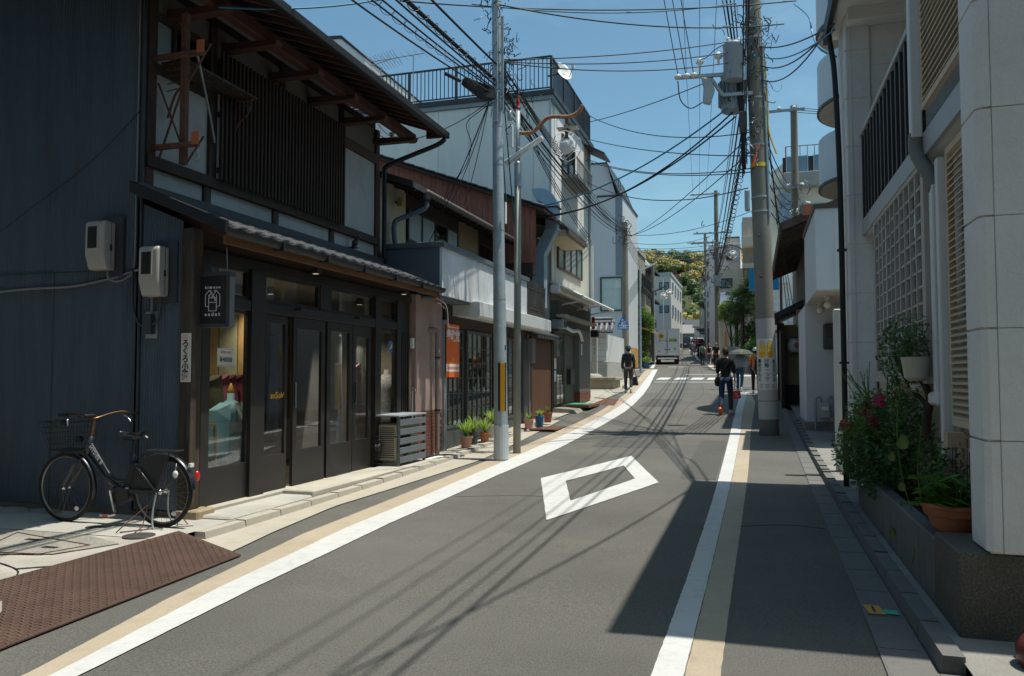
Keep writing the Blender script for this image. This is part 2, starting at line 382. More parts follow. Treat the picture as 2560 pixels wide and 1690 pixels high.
# ---------------- left gutter, kerb, paved apron
gut_l = [(4.6, -3.95), (5.7, -4.2), (6.6, -4.35), (8, -4.50), (10.5, -4.38), (12.3, -4.28), (14.5, -4.38), (19, -4.62)]
mGUT = M('gutter_concrete', (.40, .365, .30), .88, .12, 1.1, .3, 80, fine=.1, dirt=(.24, .22, .18), dirtamt=.6, dscale=2.2)
gl = struct(strip(lambda y: -4.86, tab(gut_l), 5.72, 19.4, .012, .3).build('gutter_left', mGUT))
mKERB = M('kerb_stone', (.39, .36, .30), .85, .14, 2.5, .35, 70, dirt=(.22, .205, .17), dirtamt=.6, dscale=3)
kb = MB(); kb.add([(-.13, .006, -.05), (.0, .006, -.05), (.0, .594, -.05), (-.13, .594, -.05), (-.13, .006, .075), (-.02, .006, .075), (-.02, .594, .075), (-.13, .594, .075)],
                  [(0,3,2,1),(4,5,6,7),(0,1,5,4),(1,2,6,5),(2,3,7,6),(3,0,4,7)])
kerb_me = kb.mesh('kerb_stone', mKERB)
for k in range(23):
    y = 6.12 + .6 * k
    x = -4.73 if y < 12.5 else -4.73 - .02 * (y - 12.5)
    inst('kerb_stone', kerb_me, gl, T(x, y, gz(y) + random.uniform(-.004, .004)))
mAPRON = M('apron_concrete', (.40, .385, .345), .9, .13, 1.2, .3, 60, fine=.09, dirt=(.27, .25, .21), dirtamt=.7, dscale=1.0)
ap = struct(strip(cst(-16), cst(-4.86), 5.75, 7.4, .075, .4).build('pavement_left', mAPRON))
ap2 = struct(strip(cst(-16), lambda y: interp([(-6, -4.0), (3.5, -4.05), (4.2, -4.86), (5.75, -4.86)], y), -6, 5.75, .07, .4).build('pavement_near_left', M('old_concrete', (.37, .345, .30), .92, .2, 1.5, .45, 45, fine=.16, dirt=(.21, .195, .165), dirtamt=.8, dscale=.9)))
struct(strip(cst(-12), cst(-4.855), 7.4, 31.5, .02, .5).build('pavement_left_far', mCONC))
struct(strip(cst(-14), lambda y: interp([(31.5, -4.9), (38, -5.2), (44.5, -6.4)], y), 31.5, 44.5, .03, .5).build('pavement_temple', mCONC))
# aggregate hatch panel with two lifting slots, cracks, round cover, loose lumps by the wall
mAGG = M('aggregate_concrete', (.27, .255, .22), .95, .2, 4, .8, 70, fine=.35, fscale=60)
h = thing('pavement_hatch', 'worn aggregate hatch set in the pavement beside the rusty steel ramp', 'hatch', (-5.95, 5.25, .07))
MB().add([(-6.5, 5.72, .0945), (-6.05, 4.82, .0945), (-5.33, 5.05, .0945), (-5.12, 5.52, .0945), (-5.6, 5.70, .0945)], [(0, 1, 2, 3, 4)]).build('hatch_slab', mAGG, h)
fr = [(-6.35, 5.62), (-5.98, 4.92), (-5.42, 5.0), (-5.3, 5.38), (-6.35, 5.62)]
for a, c in zip(fr, fr[1:]): MB().beam((a[0], a[1], .0965), (c[0], c[1], .0965), .012, .008).build('steel_edge', mRUST, h)
for cx, cy in ((-5.95, 5.42), (-5.55, 5.22)):
    MB().box(cx - .07, cy - .025, .095, cx + .07, cy + .025, .0985).build('lifting_slot', mBLACKM, h)
tag(inst('drain_cover', cover_me, None, T(-5.2, 5.82, .10) @ SC(.85, .85, 1)), 'round iron drain cover beside the bicycle stand', 'drain cover')
tag(inst('drain_cover', cover_me, None, T(-5.9, 6.03, .10) @ SC(.45, .45, 1)), 'tiny iron valve cover in the pavement under the bicycle pedal', 'drain cover')
for i, pts in enumerate([[(-5.6, 4.75), (-5.2, 4.6), (-4.98, 4.42), (-4.88, 4.2)], [(-5.2, 4.6), (-4.95, 4.78), (-4.88, 4.9)]]):
    cp = smooth_path([(x + random.uniform(-.02, .02), y, .088) for x, y in pts], 5)
    stuff(MB().tube(cp, [.0055 + .002 * math.sin(3 * k) for k in range(len(cp))], 4).build('pavement_crack', mBLACKM, ap2))
for (x, y, sx, sy, sz) in ((-7.35, 6.45, .5, .14, .06), (-7.9, 6.4, .25, .16, .08), (-8.2, 6.25, .2, .12, .06), (-7.0, 6.52, .45, .09, .05)):
    b = MB(); b.sphere((x, y, .09), 1, 9, (sx * .5, sy, sz)); o = b.build('rubble', mCONCD); tag(o, 'lump of old concrete along the foot of the corrugated wall', 'rubble', 'concrete lumps along the wall')
# rusty chequered steel ramp over the gutter
pl = thing('steel_ramp', 'rusty chequered steel ramp plate laid over the left gutter', 'ramp', (-4.45, 4.9, 0))
c = [Vector((x, y, .101 - .081 * (x + 4.95))) for x, y in ((-4.93, 2.2), (-4.97, 6.05), (-4.05, 5.68), (-3.93, 3.45), (-3.80, 2.2))]
MB().prism([c[0], c[4], c[3], c[2], c[1]], (0, 0, .008)).build('plate', M('dark_rust_plate', (.075, .042, .031), .85, .35, 6, .4, 60, dirt=(.035, .027, .025), dirtamt=.8, dscale=3), pl)
tb = MB(); uu = Vector((0, 1, 0)); dn = Vector((1.0, 0, -.082)).normalized(); nrm = dn.cross(uu).normalized()
P_ = .036
for i in range(28):
    for j in range(110):
        x = -4.95 + (i + .5) * P_; y = 2.25 + (j + .5) * P_
        rx = interp([(2.2, -3.83), (3.45, -3.95), (5.68, -4.08)], y)
        if x > rx - .0 or y > 6.03 - (x + 4.97) * .40 - .02: continue
        z = .1095 - .081 * (x + 4.95)
        o_ = Vector((x, y, z))
        L_, W_ = (.013, .004) if (i + j) % 2 else (.004, .013)
        a = uu * L_; b_ = dn * W_; hh = Vector((0, 0, .005))
        tb.add([o_-a-b_, o_+a-b_, o_+a+b_, o_-a+b_, o_-a*.7-b_*.7+hh, o_+a*.7-b_*.7+hh, o_+a*.7+b_*.7+hh, o_-a*.7+b_*.7+hh],
               [(4,7,6,5),(0,4,5,1),(1,5,6,2),(2,6,7,3),(3,7,4,0)])
stuff(tb.build('raised_pattern', M('worn_rust', (.15, .09, .068), .6, .3, 5, metal=.3, dirt=(.10, .075, .065), dirtamt=.7, dscale=1.4), pl))

# ---------------- right gutter and kerb
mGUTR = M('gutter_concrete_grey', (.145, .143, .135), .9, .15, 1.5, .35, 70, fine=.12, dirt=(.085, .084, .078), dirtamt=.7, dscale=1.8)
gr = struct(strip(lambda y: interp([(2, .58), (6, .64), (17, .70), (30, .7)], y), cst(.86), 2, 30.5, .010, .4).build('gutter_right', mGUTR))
slab = MB().box(0, .0006, -.01, .2, .5994, .013).mesh('gutter_slab', mGUTR)
for k in range(20):
    y = 3.0 + .6 * k
    inst('gutter_slab', slab, gr, T(interp([(2, .60), (6, .65), (17, .70)], y), y, gz(y)))
kr = MB(); kr.add([(.0, .006, -.05), (.12, .006, -.05), (.12, .594, -.05), (.0, .594, -.05), (.018, .006, .10), (.12, .006, .10), (.12, .594, .10), (.018, .594, .10)],
                  [(0,3,2,1),(4,5,6,7),(0,1,5,4),(1,2,6,5),(2,3,7,6),(3,0,4,7)])
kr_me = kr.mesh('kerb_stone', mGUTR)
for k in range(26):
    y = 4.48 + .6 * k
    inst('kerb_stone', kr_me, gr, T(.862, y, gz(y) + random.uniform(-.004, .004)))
struct(strip(cst(.975), cst(9), 2.0, 31.0, .07, .5).build('pavement_right', mCONCD))  # darker concrete stands in for the shade along this strip
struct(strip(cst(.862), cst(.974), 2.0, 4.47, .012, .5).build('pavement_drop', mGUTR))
# sticker on the gutter slab
stk = thing('ground_sticker', 'orange and green warning sticker on the shaded right gutter', 'sticker', (.74, 5.5, .04))
MB().quad((.66, 5.42, .0355), (.76, 5.42, .0355), (.74, 5.62, .0355), (.645, 5.62, .0355)).build('orange_half', M('sticker_orange', (.55, .30, .06), .6), stk)
MB().quad((.75, 5.44, .0365), (.84, 5.43, .0365), (.83, 5.53, .0365), (.745, 5.53, .0365)).build('green_half', M('sticker_green', (.05, .42, .27), .6), stk)
MB().box(.69, 5.45, .0362, .705, 5.6, .0368).build('print', mBLACKM, stk)
# ================================================================ LEFT: DARK TIMBER TOWNHOUSE WITH THE KIMONO SHOP
mCORR = M('blue_grey_corrugated', (.078, .108, .14), .5, .16, 1.5, fine=.05, dirt=(.055, .07, .085), dirtamt=.8, dscale=2.2, spec=.4, stretch=(3, 1, .35))
mFRAMEB = M('black_joinery', (.020, .019, .018), .42, .15, 4, .1, 60)
mPLG = M('grey_plaster', (.36, .37, .355), .92, .08, .9, .2, 90, dirt=(.25, .25, .235), dirtamt=.7, dscale=1.3)
mPLSH = M('eave_shade_plaster', (.17, .16, .135), .92, .12, 1.5, .2, 60, dirt=(.10, .09, .075), dirtamt=.6, dscale=1.5)  # darker plaster copy: the shade under the eave is put into its colour
mLATT = M('lattice_wood', (.046, .027, .019), .8, .35, 2.5, .3, 40, stretch=(5, 5, .6))
mPOSTW = M('weathered_post', (.05, .036, .026), .85, .4, 2.5, .6, 40, stretch=(6, 6, .6), dirt=(.17, .145, .12), dirtamt=.5, dscale=2.2)
A = thing('townhouse_shop', 'two-storey dark timber townhouse shop with slatted upstairs lattice and black glazed doors', 'building', (-5.4, 6.65, 0))
Y0 = 6.65
def corr_sheet(x0, x1, z0f, z1f, yo):
    b = MB(); pitch = .036; n = int(abs(x1 - x0) / pitch * 6); vs = []
    for i in range(n + 1):
        x = lerp(x0, x1, i / n); y = yo - .016 * (.5 + .5 * math.cos(2 * math.pi * (x / pitch)))
        vs += [(x, y, z0f(x)), (x, y, z1f(x))]
    b.add(vs, [(2*i, 2*i+2, 2*i+3, 2*i+1) if x1 > x0 else (2*i, 2*i+1, 2*i+3, 2*i+2) for i in range(n)])
    return b
roofz = lambda x: 5.62 + .45 * (-6.0 - x) if x > -9.6 else 7.24 - .45 * (-9.6 - x)
wallA = MB().add([(-5.99, Y0 + .06, .12), (-5.99, Y0 + .06, 5.6), (-9.6, Y0 + .06, 7.2), (-13.2, Y0 + .06, 5.6), (-13.2, Y0 + .06, .12)], [(0, 1, 2, 3, 4)])
wallA.box(-13.2, Y0 + .06, .0, -6.9, 12.0, .1)
wallA.build('side_wall', mDARKSTEEL, A)
xs = [-5.97, -7.08, -8.1, -9.2, -10.3, -11.6, -13.2]
for k, (a, c) in enumerate(zip(xs, xs[1:])):
    yo = Y0 + .004 * (k % 2)
    corr_sheet(c - .012, a, lambda x: .15 + .01 * k, lambda x: 2.68, yo + .005).build('corrugated_sheet', mCORR, A, smooth=True)
    corr_sheet(c - .012, a, lambda x: 2.6 + (.03 if k == 1 else 0), roofz, yo - .004).build('corrugated_sheet', mCORR, A, smooth=True)
corr_sheet(-5.99, -5.46, lambda x: .17, lambda x: 3.28 - (x + 6.0) * .42, Y0 - .012).build('corrugated_sheet', mCORR, A, smooth=True)
for x, zt in ((-6.005, 5.6), (-5.985, 3.3)):
    MB().box(x - .03, Y0 - .028, .15, x + .012, Y0 + .05, zt).build('corner_trim', mDARKSTEEL, A)
for x, z0_, z1_ in ((-7.09, .16, 6.0), (-8.11, .16, 6.4)): B('sheet_joint', mBLACKP, A, x - .006, Y0 - .0125, z0_, x, Y0 - .006, z1_)
B('lap_line', mBLACKP, A, -8.3, Y0 - .016, 2.594, -6.62, Y0 - .008, 2.60)
B('foundation', M('brown_footing', (.15, .12, .085), .9, .25, 4, .5, 40, dirt=(.07, .06, .045), dirtamt=.7, dscale=3), A, -13.2, Y0 - .01, 0, -5.47, Y0 + .3, .155)
B('foundation_stone', M('tan_stone', (.30, .235, .15), .9, .2, 6, .5, 40), A, -5.47, 6.585, .02, -5.2, 6.86, .185, bev=.015)
B('corner_post', mPOSTW, A, -5.46, 6.6, .185, -5.31, 6.75, 2.98, bev=.008)
# -- upper storey: beams, posts, plaster panels
XU = -6.0
def ux(u): return onX(u, 500, XU).y
B('wall_backing', mWOODD, A, XU - .2, Y0 + .062, 2.9, XU - .05, 12.0, 5.75)
B('end_wall', mPLAST, A, -9.6, 11.985, 0, XU - .2, 12.0, 5.6)
B('sill_beam', mWOODD, A, XU - .04, Y0 + .03, 3.675, XU + .045, 12.02, 3.80, bev=.006)
B('wall_beam', mWOODD, A, XU - .04, Y0 + .03, 3.36, XU + .03, 12.02, 3.45)
posts = [Y0 + .03, ux(515) - .05, ux(689) - .06, ux(830) - .06, 11.9]
for i, y in enumerate(posts):
    B('short_post', mPOSTW if 0 < i < 4 else mWOODB, A, XU - .04, y, 3.45, XU + .012, y + .12, 3.675)
for i in range(4): B('plaster_panel', mPLG, A, XU - .049, posts[i] + .12, 3.45, XU - .018, posts[i+1], 3.675)
B('wall_post', mWOODD, A, XU - .045, Y0 + .03, 3.80, XU + .02, Y0 + .16, 5.62)
yA = ux(520)
B('wall_post', mWOODD, A, XU - .045, yA - .02, 3.80, XU + .025, yA + .09, 5.62)
B('wall_post', mWOODB, A, XU - .045, 11.9, 3.80, XU + .022, 12.02, 5.62)
B('plaster_panel', mPLG, A, XU - .049, Y0 + .16, 3.80, XU - .015, yA - .02, 4.70)
B('head_beam', mWOODD, A, XU - .045, Y0 + .16, 4.70, XU + .02, yA - .02, 4.80)
B('window_frame', mWOODD, A, XU - .045, Y0 + .16, 5.28, XU + .015, yA - .02, 5.36)
B('paper_screen', mFROST, A, XU - .05, Y0 + .16, 4.80, XU - .03, Y0 + .42, 5.28)
B('dark_pane', mGLASSD, A, XU - .05, Y0 + .46, 4.80, XU - .03, yA - .02, 5.28)
B('mullion', mWOODD, A, XU - .045, Y0 + .42, 4.80, XU + .01, Y0 + .46, 5.28)
B('plaster_panel', mPLSH, A, XU - .049, Y0 + .16, 5.36, XU - .015, yA - .02, 5.62)
yr = 10.74
B('plaster_panel', mPLG, A, XU - .049, yr + .06, 3.80, XU - .016, 11.9, 5.04)
B('head_beam', mWOODB, A, XU - .045, yr + .06, 5.04, XU + .02, 11.9, 5.20)
B('plaster_panel', mPLSH, A, XU - .049, yA + .09, 5.20, XU - .018, 9.1, 5.62)
B('wall_post', mWOODD, A, XU - .045, 9.1, 5.1, XU + .02, 9.2, 5.62)
B('plaster_panel', mPLSH, A, XU - .049, 9.2, 5.20, XU - .018, yr - .04, 5.62)
B('wall_post', mWOODD, A, XU - .045, yr - .04, 3.80, XU + .02, yr + .06, 5.62)
B('plaster_panel', mPLSH, A, XU - .049, yr + .06, 5.20, XU - .018, 11.9, 5.62)
B('dark_infill', mWOODD, A, XU - .049, yA + .09, 3.80, XU - .02, yr - .04, 5.20)
# -- the lattice screen
yl0, yl1 = 7.76, 10.69
sl = MB().box(-.018, -.016, 0, .018, .016, 1.52).mesh('slat', mLATT)
n = 38
lat = MB().box(XU + .05, yl0, 3.86, XU + .075, yl1, 3.92).box(XU + .05, yl0, 4.52, XU + .075, yl1, 4.58).box(XU + .05, yl0, 5.14, XU + .075, yl1, 5.20).build('lattice', mLATT, A)
for i in range(n):
    o = bpy.data.objects.new('slat', sl); COL.objects.link(o); o.parent = lat; o.matrix_parent_inverse = T(0, 0, 0)
    o.matrix_basis = T(XU + .095, lerp(yl0 + .02, yl1 - .02, i / (n - 1)), 3.775 + random.uniform(-.004, .004))
B('drain_pipe_white', M('pale_pipe', (.5, .53, .55), .5), A, XU + .03, yA + .10, 3.80, XU + .06, yA + .13, 4.85)
# -- upper eaves: arms, purlin, rafters, boards, tiles, gutter
XE, ZE = -4.98, 5.50
pur_x, pur_z = -5.46, 5.42
pz = lambda x: 5.56 + (.45 * (XE - x) if False else .36 * (XE - x))
B('eave_purlin', mWOODB, A, pur_x - .06, 5.2, pur_z, pur_x + .06, 12.22, pur_z + .15, bev=.008)
for y in (6.05, 6.98, 7.9, 8.85, 9.8, 10.75, 11.85):
    b = MB().prism([(XU - .02, y, 5.36), (pur_x + .18, y, 5.36), (pur_x + .2, y, 5.42), (XU - .02, y, 5.46)], (0, .13, 0))
    b.build('eave_arm', mWOODB, A)
rf = MB().prism([(XE + .02, 0, ZE + .015), (XU - .3, 0, ZE + .015 + .36 * 1.32), (XU - .3, 0, ZE + .075 + .36 * 1.32), (XE + .02, 0, ZE + .075)], (0, .05, 0)).mesh('rafter', mWOODB)
for i in range(24): inst('rafter', rf, A, T(0, 5.25 + i * .298, 0))
MB().prism([(XE + .04, 5.0, ZE + .078), (-9.6, 5.0, ZE + .078 + .36 * 4.66), (-9.6, 5.0, ZE + .118 + .36 * 4.66), (XE + .04, 5.0, ZE + .118)], (0, 7.32, 0)).build('eave_boards', M('roof_boards', (.075, .042, .028), .8, .3, 3, .2, 30, stretch=(1, 6, 1)), A)
MB().prism([(-9.6, 5.0, ZE + .078 + .36 * 4.66), (-13.8, 5.0, ZE + .2), (-13.8, 5.0, ZE + .3), (-9.6, 5.0, ZE + .2 + .36 * 4.66)], (0, 7.32, 0)).build('roof', mTILE, A)
def pantile(w, l, m):                           # one Japanese pantile, wave across y, length down-slope along +x
    b = MB(); vs = []; k = 9
    prof = [(-.5 + i / (k - 1), .010 * math.cos(2 * math.pi * (i / (k - 1) - .12)) ) for i in range(k)]
    for x in (0, l):
        for a, z in prof: vs.append((x, a * w, z))
    for x in (0, l):
        for a, z in prof: vs.append((x, a * w, z - .018))
    fs = [(i, i+1, k+i+1, k+i) for i in range(k-1)] + [(2*k+i, 3*k+i, 3*k+i+1, 2*k+i+1) for i in range(k-1)]
    fs += [(k+i, k+i+1, 3*k+i+1, 3*k+i) for i in range(k-1)] + [(k-1, 3*k-1, 4*k-1, 2*k-1), (0, k, 3*k, 2*k)]
    b.add(vs, fs); return b.mesh('roof_tile', m, True)
tile_me = pantile(.29, .30, mTILE)
ang = math.atan(.36)
for i in range(26):
    for r in range(2):
        inst('roof_tile', tile_me, A, T(XE - .20 - .26 * r, 5.1 + i * .282, ZE + .13 + .36 * (.18 + .26 * r)) @ RY(ang))
B('gutter', mBLACKP, A, XE + .03, 5.0, ZE - .01, XE + .13, 12.36, ZE + .10, bev=.012)
B('verge_board', mWOODB, A, XE + .02, 12.24, ZE + .0, XE - .25, 12.3, ZE + .13)
MB().tube(smooth_path([(XE + .07, 12.28, ZE - .03), (XE - .05, 12.24, ZE - .13), (XE - .5, 12.16, ZE - .30), (XU + .12, 12.08, ZE - .47), (XU + .09, 12.07, ZE - .62), (XU + .09, 12.07, 4.2), (XU + .09, 12.07, 3.38)], 4), .04, 10).build('downpipe', mBLACKP, A, smooth=True)
# -- lower tiled pent roof
XG, ZG = -4.90, 2.90
slope = (3.40 - 2.96) / (6.0 - 4.92)
MB().prism([(-4.93, 6.5, 2.925), (-6.0, 6.5, 2.925 + slope * 1.07), (-6.0, 6.5, 2.975 + slope * 1.07), (-4.93, 6.5, 2.975)], (0, 5.66, 0)).build('pent_roof', mWOODD, A)
tile2 = pantile(.272, .31, mTILE); a2 = math.atan(slope)
for i in range(21):
    for r in range(4):
        x = -4.90 - .265 * r - .28
        inst('roof_tile', tile2, A, T(x, 6.62 + i * .265, 2.945 + slope * (.265 * r + .30) + .012) @ RY(a2))
MB().box(-6.0, 6.5, 3.36, -5.9, 12.16, 3.46).build('flashing', mDARKSTEEL, A)
MB().prism([(-4.84, 6.47, 2.88), (-6.0, 6.47, 2.88 + slope * 1.16), (-6.0, 6.47, 3.0 + slope * 1.16), (-4.84, 6.47, 3.0)], (0, .05, 0)).build('barge_board', mBLACKP, A, bev=.006)
B('eave_fascia', M('warm_lit_wood', (.16, .07, .025), .7, .2, 3, stretch=(4, 1, 4)), A, -4.97, 6.6, 2.80, -4.945, 12.1, 2.92)  # warm light on the board is put into the wood colour
for i in range(13): MB().beam((-4.97, 6.75 + i * .44, 2.875), (-5.6, 6.75 + i * .44, 2.875 + slope * .62), .05, .06).build('rafter', mWOODB, A)
for k in range(6):
    y = 6.5 + k * .945
    b = MB(); vs = []; nn = 9
    for yy in (y, y + .935):
        for i in range(nn):
            t = math.pi * i / (nn - 1); vs.append((-4.89 + .062 * math.cos(t), yy, 2.935 - .075 * math.sin(t)))
    b.add(vs, [(i, i+1, nn+i+1, nn+i) for i in range(nn-1)] + [tuple(range(nn)), tuple(range(2*nn-1, nn-1, -1))])
    b.build('gutter_section', mBLACKP, A, smooth='angle')
    if k: MB().box(-4.96, y - .02, 2.853, -4.82, y + .015, 2.94).build('gutter_joint', mBLACKP, A)
o = MB().box(-6.0, 10.98, 3.48, -5.86, 11.08, 3.5).sphere((-5.9, 11.03, 3.56), .05).tube([(-5.93, 11.03, 3.5), (-5.9, 11.03, 3.58), (-5.8, 11.0, 3.66)], .03, 8).build('ornament', mTILE, A, smooth=True)
# -- shop front
XD = -5.40
def dy(u): return onX(u, 940, XD).y
FR = mFRAMEB
B('head_rail', FR, A, XD - .05, 6.78, 2.69, XD + .04, 11.98, 2.80)
B('wall_plate', mWOODD, A, XD - .06, 6.75, 2.80, XD + .0, 12.0, 3.1)
B('transom_rail', FR, A, XD - .05, 6.78, 2.225, XD + .045, 11.6, 2.345, bev=.004)
B('sill', M('stone_sill', (.42, .39, .33), .85, .15, 3, .3, 60), A, XD - .12, 6.8, .02, XD + .1, 12.05, .165, bev=.01)
ends = [498, 514, 617, 636, 652, 716, 729, 808, 814, 877, 880, 926, 931, 945, 992]
E_ = [dy(u) for u in ends]
def post(a, c, z0=.15, z1=2.69, d=.05): B('door_post', FR, A, XD - .05, a, z0, XD + d, c, z1)
post(6.80, E_[1]); post(E_[2], E_[4], d=.055); post(E_[12], E_[13], d=.05); post(dy(986), dy(996))
mGLASSH = Glass('shop_glass', (.94, .96, .95), .06)
def leaf(name, y0, y1, z0=.17, z1=2.22, gz0=.60, gtop=2.10, st=.055, xo=0.0):
    b = MB(); x0, x1 = XD - .03 + xo, XD + .012 + xo
    b.box(x0, y0, z0, x1, y1, gz0); b.box(x0, y0, gtop, x1, y1, z1)
    b.box(x0, y0, gz0, x1, y0 + st, gtop); b.box(x0, y1 - st, gz0, x1, y1, gtop)
    o = b.build(name, FR, A, bev=.003)
    MB().box(XD - .012 + xo, y0 + st, gz0, XD - .006 + xo, y1 - st, gtop).build('pane', mGLASSH, o)
    return o
leaf('shop_window', E_[1], E_[2], .15, 2.22, .55, 2.19, .02)
d1 = leaf('sliding_door', E_[4] + .002, E_[5], .15, 2.22, .58, 2.12, .05)
B('dark_gap', mBLACKM, A, XD - .10, E_[5], .15, XD - .06, E_[6], 2.22)
d2 = leaf('sliding_door', E_[6], E_[7], .15, 2.22, .60, 2.08, .085, .012)
d3 = leaf('sliding_door', E_[8], E_[9] - .002, .15, 2.22, .60, 2.10, .085, .012)
d4 = leaf('sliding_door', E_[10], E_[11], .15, 2.22, .60, 2.06, .09, .0)
for dd, y in ((d2, E_[6] + .04), (d4, E_[10] + .05)):
    B('handle', mCHROME, dd, XD + .022, y - .012, 1.12, XD + .045, y + .012, 1.42, bev=.004)
for y in (E_[7] - .03, E_[8] + .03): B('slot_pull', mBLACKM, d3 if y > E_[8] else d2, XD + .020, y - .006, 1.2, XD + .026, y + .006, 1.42)
leaf('shop_window', E_[13], dy(986), .15, 2.22, .62, 2.17, .03)
B('dark_louvre', FR, A, XD - .04, dy(996), .15, XD, 11.98, 2.69)
for k in range(5): B('louvre_slat', FR, A, XD, dy(996) + .03 + k * .075, .3, XD + .015, dy(996) + .075 + k * .075, 2.2)
for a, c in ((E_[1], E_[2]), (E_[4], dy(796)), (dy(822), E_[12]), (E_[13], dy(986))):
    o = MB().box(XD - .04, a, 2.345, XD + .01, a + .04, 2.69).box(XD - .04, c - .04, 2.345, XD + .01, c, 2.69).box(XD - .04, a + .04, 2.345, XD + .01, c - .04, 2.385).box(XD - .04, a + .04, 2.65, XD + .01, c - .04, 2.69).build('transom_window', FR, A)
    MB().box(XD - .02, a + .04, 2.385, XD - .014, c - .04, 2.65).build('pane', mGLASS, o)
post(dy(796), dy(822), 2.345, 2.69, .02)
for u in (729, 879):
    B('door_latch', mBLACKM, A, XD + .03, dy(u), 2.30, XD + .12, dy(u) + .03, 2.33); 
for u, lab in ((725, 0), (958, 1)):
    B('eave_lamp', mBLACKM, A, -5.12, dy(u) - .04, 2.74, -5.02, dy(u) + .06, 2.80)
    MB().lathe([(.035, 0), (.035, .004)], (-5.07, dy(u) + .01, 2.735), 12).build('lamp_lens', MATS.get('lit_lens') or Emit('lit_lens', (1, .85, .62), .3), A)
# -- shop interior shell
mFLOORW = M('shop_floor', (.10, .075, .055), .5, .2, 3, stretch=(1, 5, 1))
mINWALL = M('shop_wall', (.30, .27, .22), .9, .1, 1)
B('shop_floor', mFLOORW, A, -8.6, 6.83, .10, XD - .13, 11.97, .14)
B('shop_back_wall', mINWALL, A, -8.7, 6.8, .14, -8.6, 11.97, 2.74)
B('shop_ceiling', mINWALL, A, -8.6, 6.83, 2.74, XD - .06, 11.97, 2.80)
B('shop_side_wall', mINWALL, A, -8.6, 6.74, .14, -5.52, 6.80, 2.74)
B('shop_end_wall', mINWALL, A, -8.6, 11.93, .14, -5.52, 11.975, 2.74)

for k, (x, y) in enumerate(((-5.75, 7.5), (-6.3, 9.4), (-5.9, 11.2))):            # ceiling spots added to brighten the shop interior
    sp_ = MB().lathe([(.05, 0), (.05, .08), (.03, .1)], (x, y, 2.62), 14).build('added_spot', mBLACKM, A); MB().lathe([(.04, 0), (.04, .003)], (x, y, 2.614), 12).build('lens', MATS['lit_lens'], sp_)
    ld = bpy.data.lights.new('fill_spot', 'SPOT'); ld.energy = 70; ld.spot_size = R(110); ld.spot_blend = .8; ld.color = (1, .86, .68); ld.shadow_soft_size = .05
    lo = bpy.data.objects.new('fill_spot', ld); COL.objects.link(lo); put(lo, A); lo.location = (x, y, 2.60)
# -- steps in front
st1 = struct(B('doorstep_low', mAPRON, None, -5.29, 6.66, .05, -4.88, 8.18, .132, bev=.02))
st2 = struct(B('doorstep_block', M('doorstep_concrete', (.43, .40, .335), .88, .14, 1.5, .3, 70, dirt=(.25, .22, .18), dirtamt=.6, dscale=2), None, -5.29, 8.19, .05, -4.885, 12.1, .178, bev=.015))

# ---------------------------------------------------------------- shop goods behind the glass
def drape(w, h, d, folds, mat, name, parent, mtx, flare=1.25):
    b = MB(); nx, nz = 28, 10; vs = []
    for k in range(nz + 1):
        t = k / nz
        for i in range(nx):
            a = 2 * math.pi * i / nx
            r = 1 + (.16 * t + .03) * math.sin(folds * a + 1.3 * math.sin(3 * t))
            s_ = lerp(.75, flare, t)
            vs.append((d * .5 * s_ * r * math.sin(a), w * .5 * s_ * r * math.cos(a), -h * t + (.08 * (1 - abs(math.cos(a))) if k == 0 else 0)))
    fs = [(k*nx+i, k*nx+(i+1) % nx, (k+1)*nx+(i+1) % nx, (k+1)*nx+i) for k in range(nz) for i in range(nx)] + [tuple(range(nx))]
    o = b.add(vs, fs).build(name, mat, parent, smooth=True)
    o.matrix_basis = mtx; return o
cl = [('plum', (.16, .035, .06)), ('grey_rose', (.17, .12, .13)), ('wine', (.13, .02, .035)), ('olive', (.09, .10, .06)), ('dusk', (.10, .07, .10)), ('rose', (.28, .09, .12))]
mats_cl = [M('cloth_' + a, c_, .9, .2, 8, .2, 60) for a, c_ in cl]
wy = lambda u, X, v=1000: onX(u, v, X).y                       # what stands behind a given spot of glass
XK = -5.98; ra, rb0 = wy(508, XK), wy(628, XK)
rk = thing('garment_rack', 'steel garment rail standing inside the left shop window', 'clothes rack', (XK, ra, .14))
MB().tube([(XK, ra, 1.50), (XK, rb0, 1.50)], .013, 8).build('rail', mCHROME, rk)
for y in (ra, rb0 - .1):
    MB().tube([(XK, y, .14), (XK, y, 1.66)], .012, 8).build('upright', mCHROME, rk)
    MB().beam((XK - .2, y, .155), (XK + .2, y, .155), .03, .02).build('foot', mCHROME, rk)
names = ['olive kimono at the left end of the garment rail', 'grey-rose kimono on the garment rail', 'plum kimono on the garment rail', 'wine red kimono in the middle of the garment rail', 'dusky grey kimono on the garment rail', 'dark wine kimono at the right end of the garment rail']
for i, (mi, lab) in enumerate(zip((3, 5, 0, 2, 1, 2), names)):
    o = drape(.15, .95, .44, 5, mats_cl[mi], 'hanging_kimono', None, T(XK, lerp(ra + .1, rb0 - .15, i / 5), 1.44)); tag(o, lab, 'kimono', 'kimono hanging on the rail')
bd = thing('painted_screen', 'faded gold and green painted screen behind the shop window', 'folding screen', (-6.6, 8.6, .14))
mGOLD = M('gold_screen', (.46, .29, .11), .7, .3, 3, dirt=(.30, .13, .05), dirtamt=.8, dscale=4)
mGREEN = M('pale_green_screen', (.38, .38, .24), .8, .2, 3, dirt=(.27, .2, .1), dirtamt=.6, dscale=5)
for u0, u1, mm in ((500, 545, mGOLD), (546, 592, mGREEN), (593, 650, mGOLD)): B('panel', mm, bd, -6.62, wy(u0, -6.58), .14, -6.58, wy(u1, -6.58) - .01, 2.6)
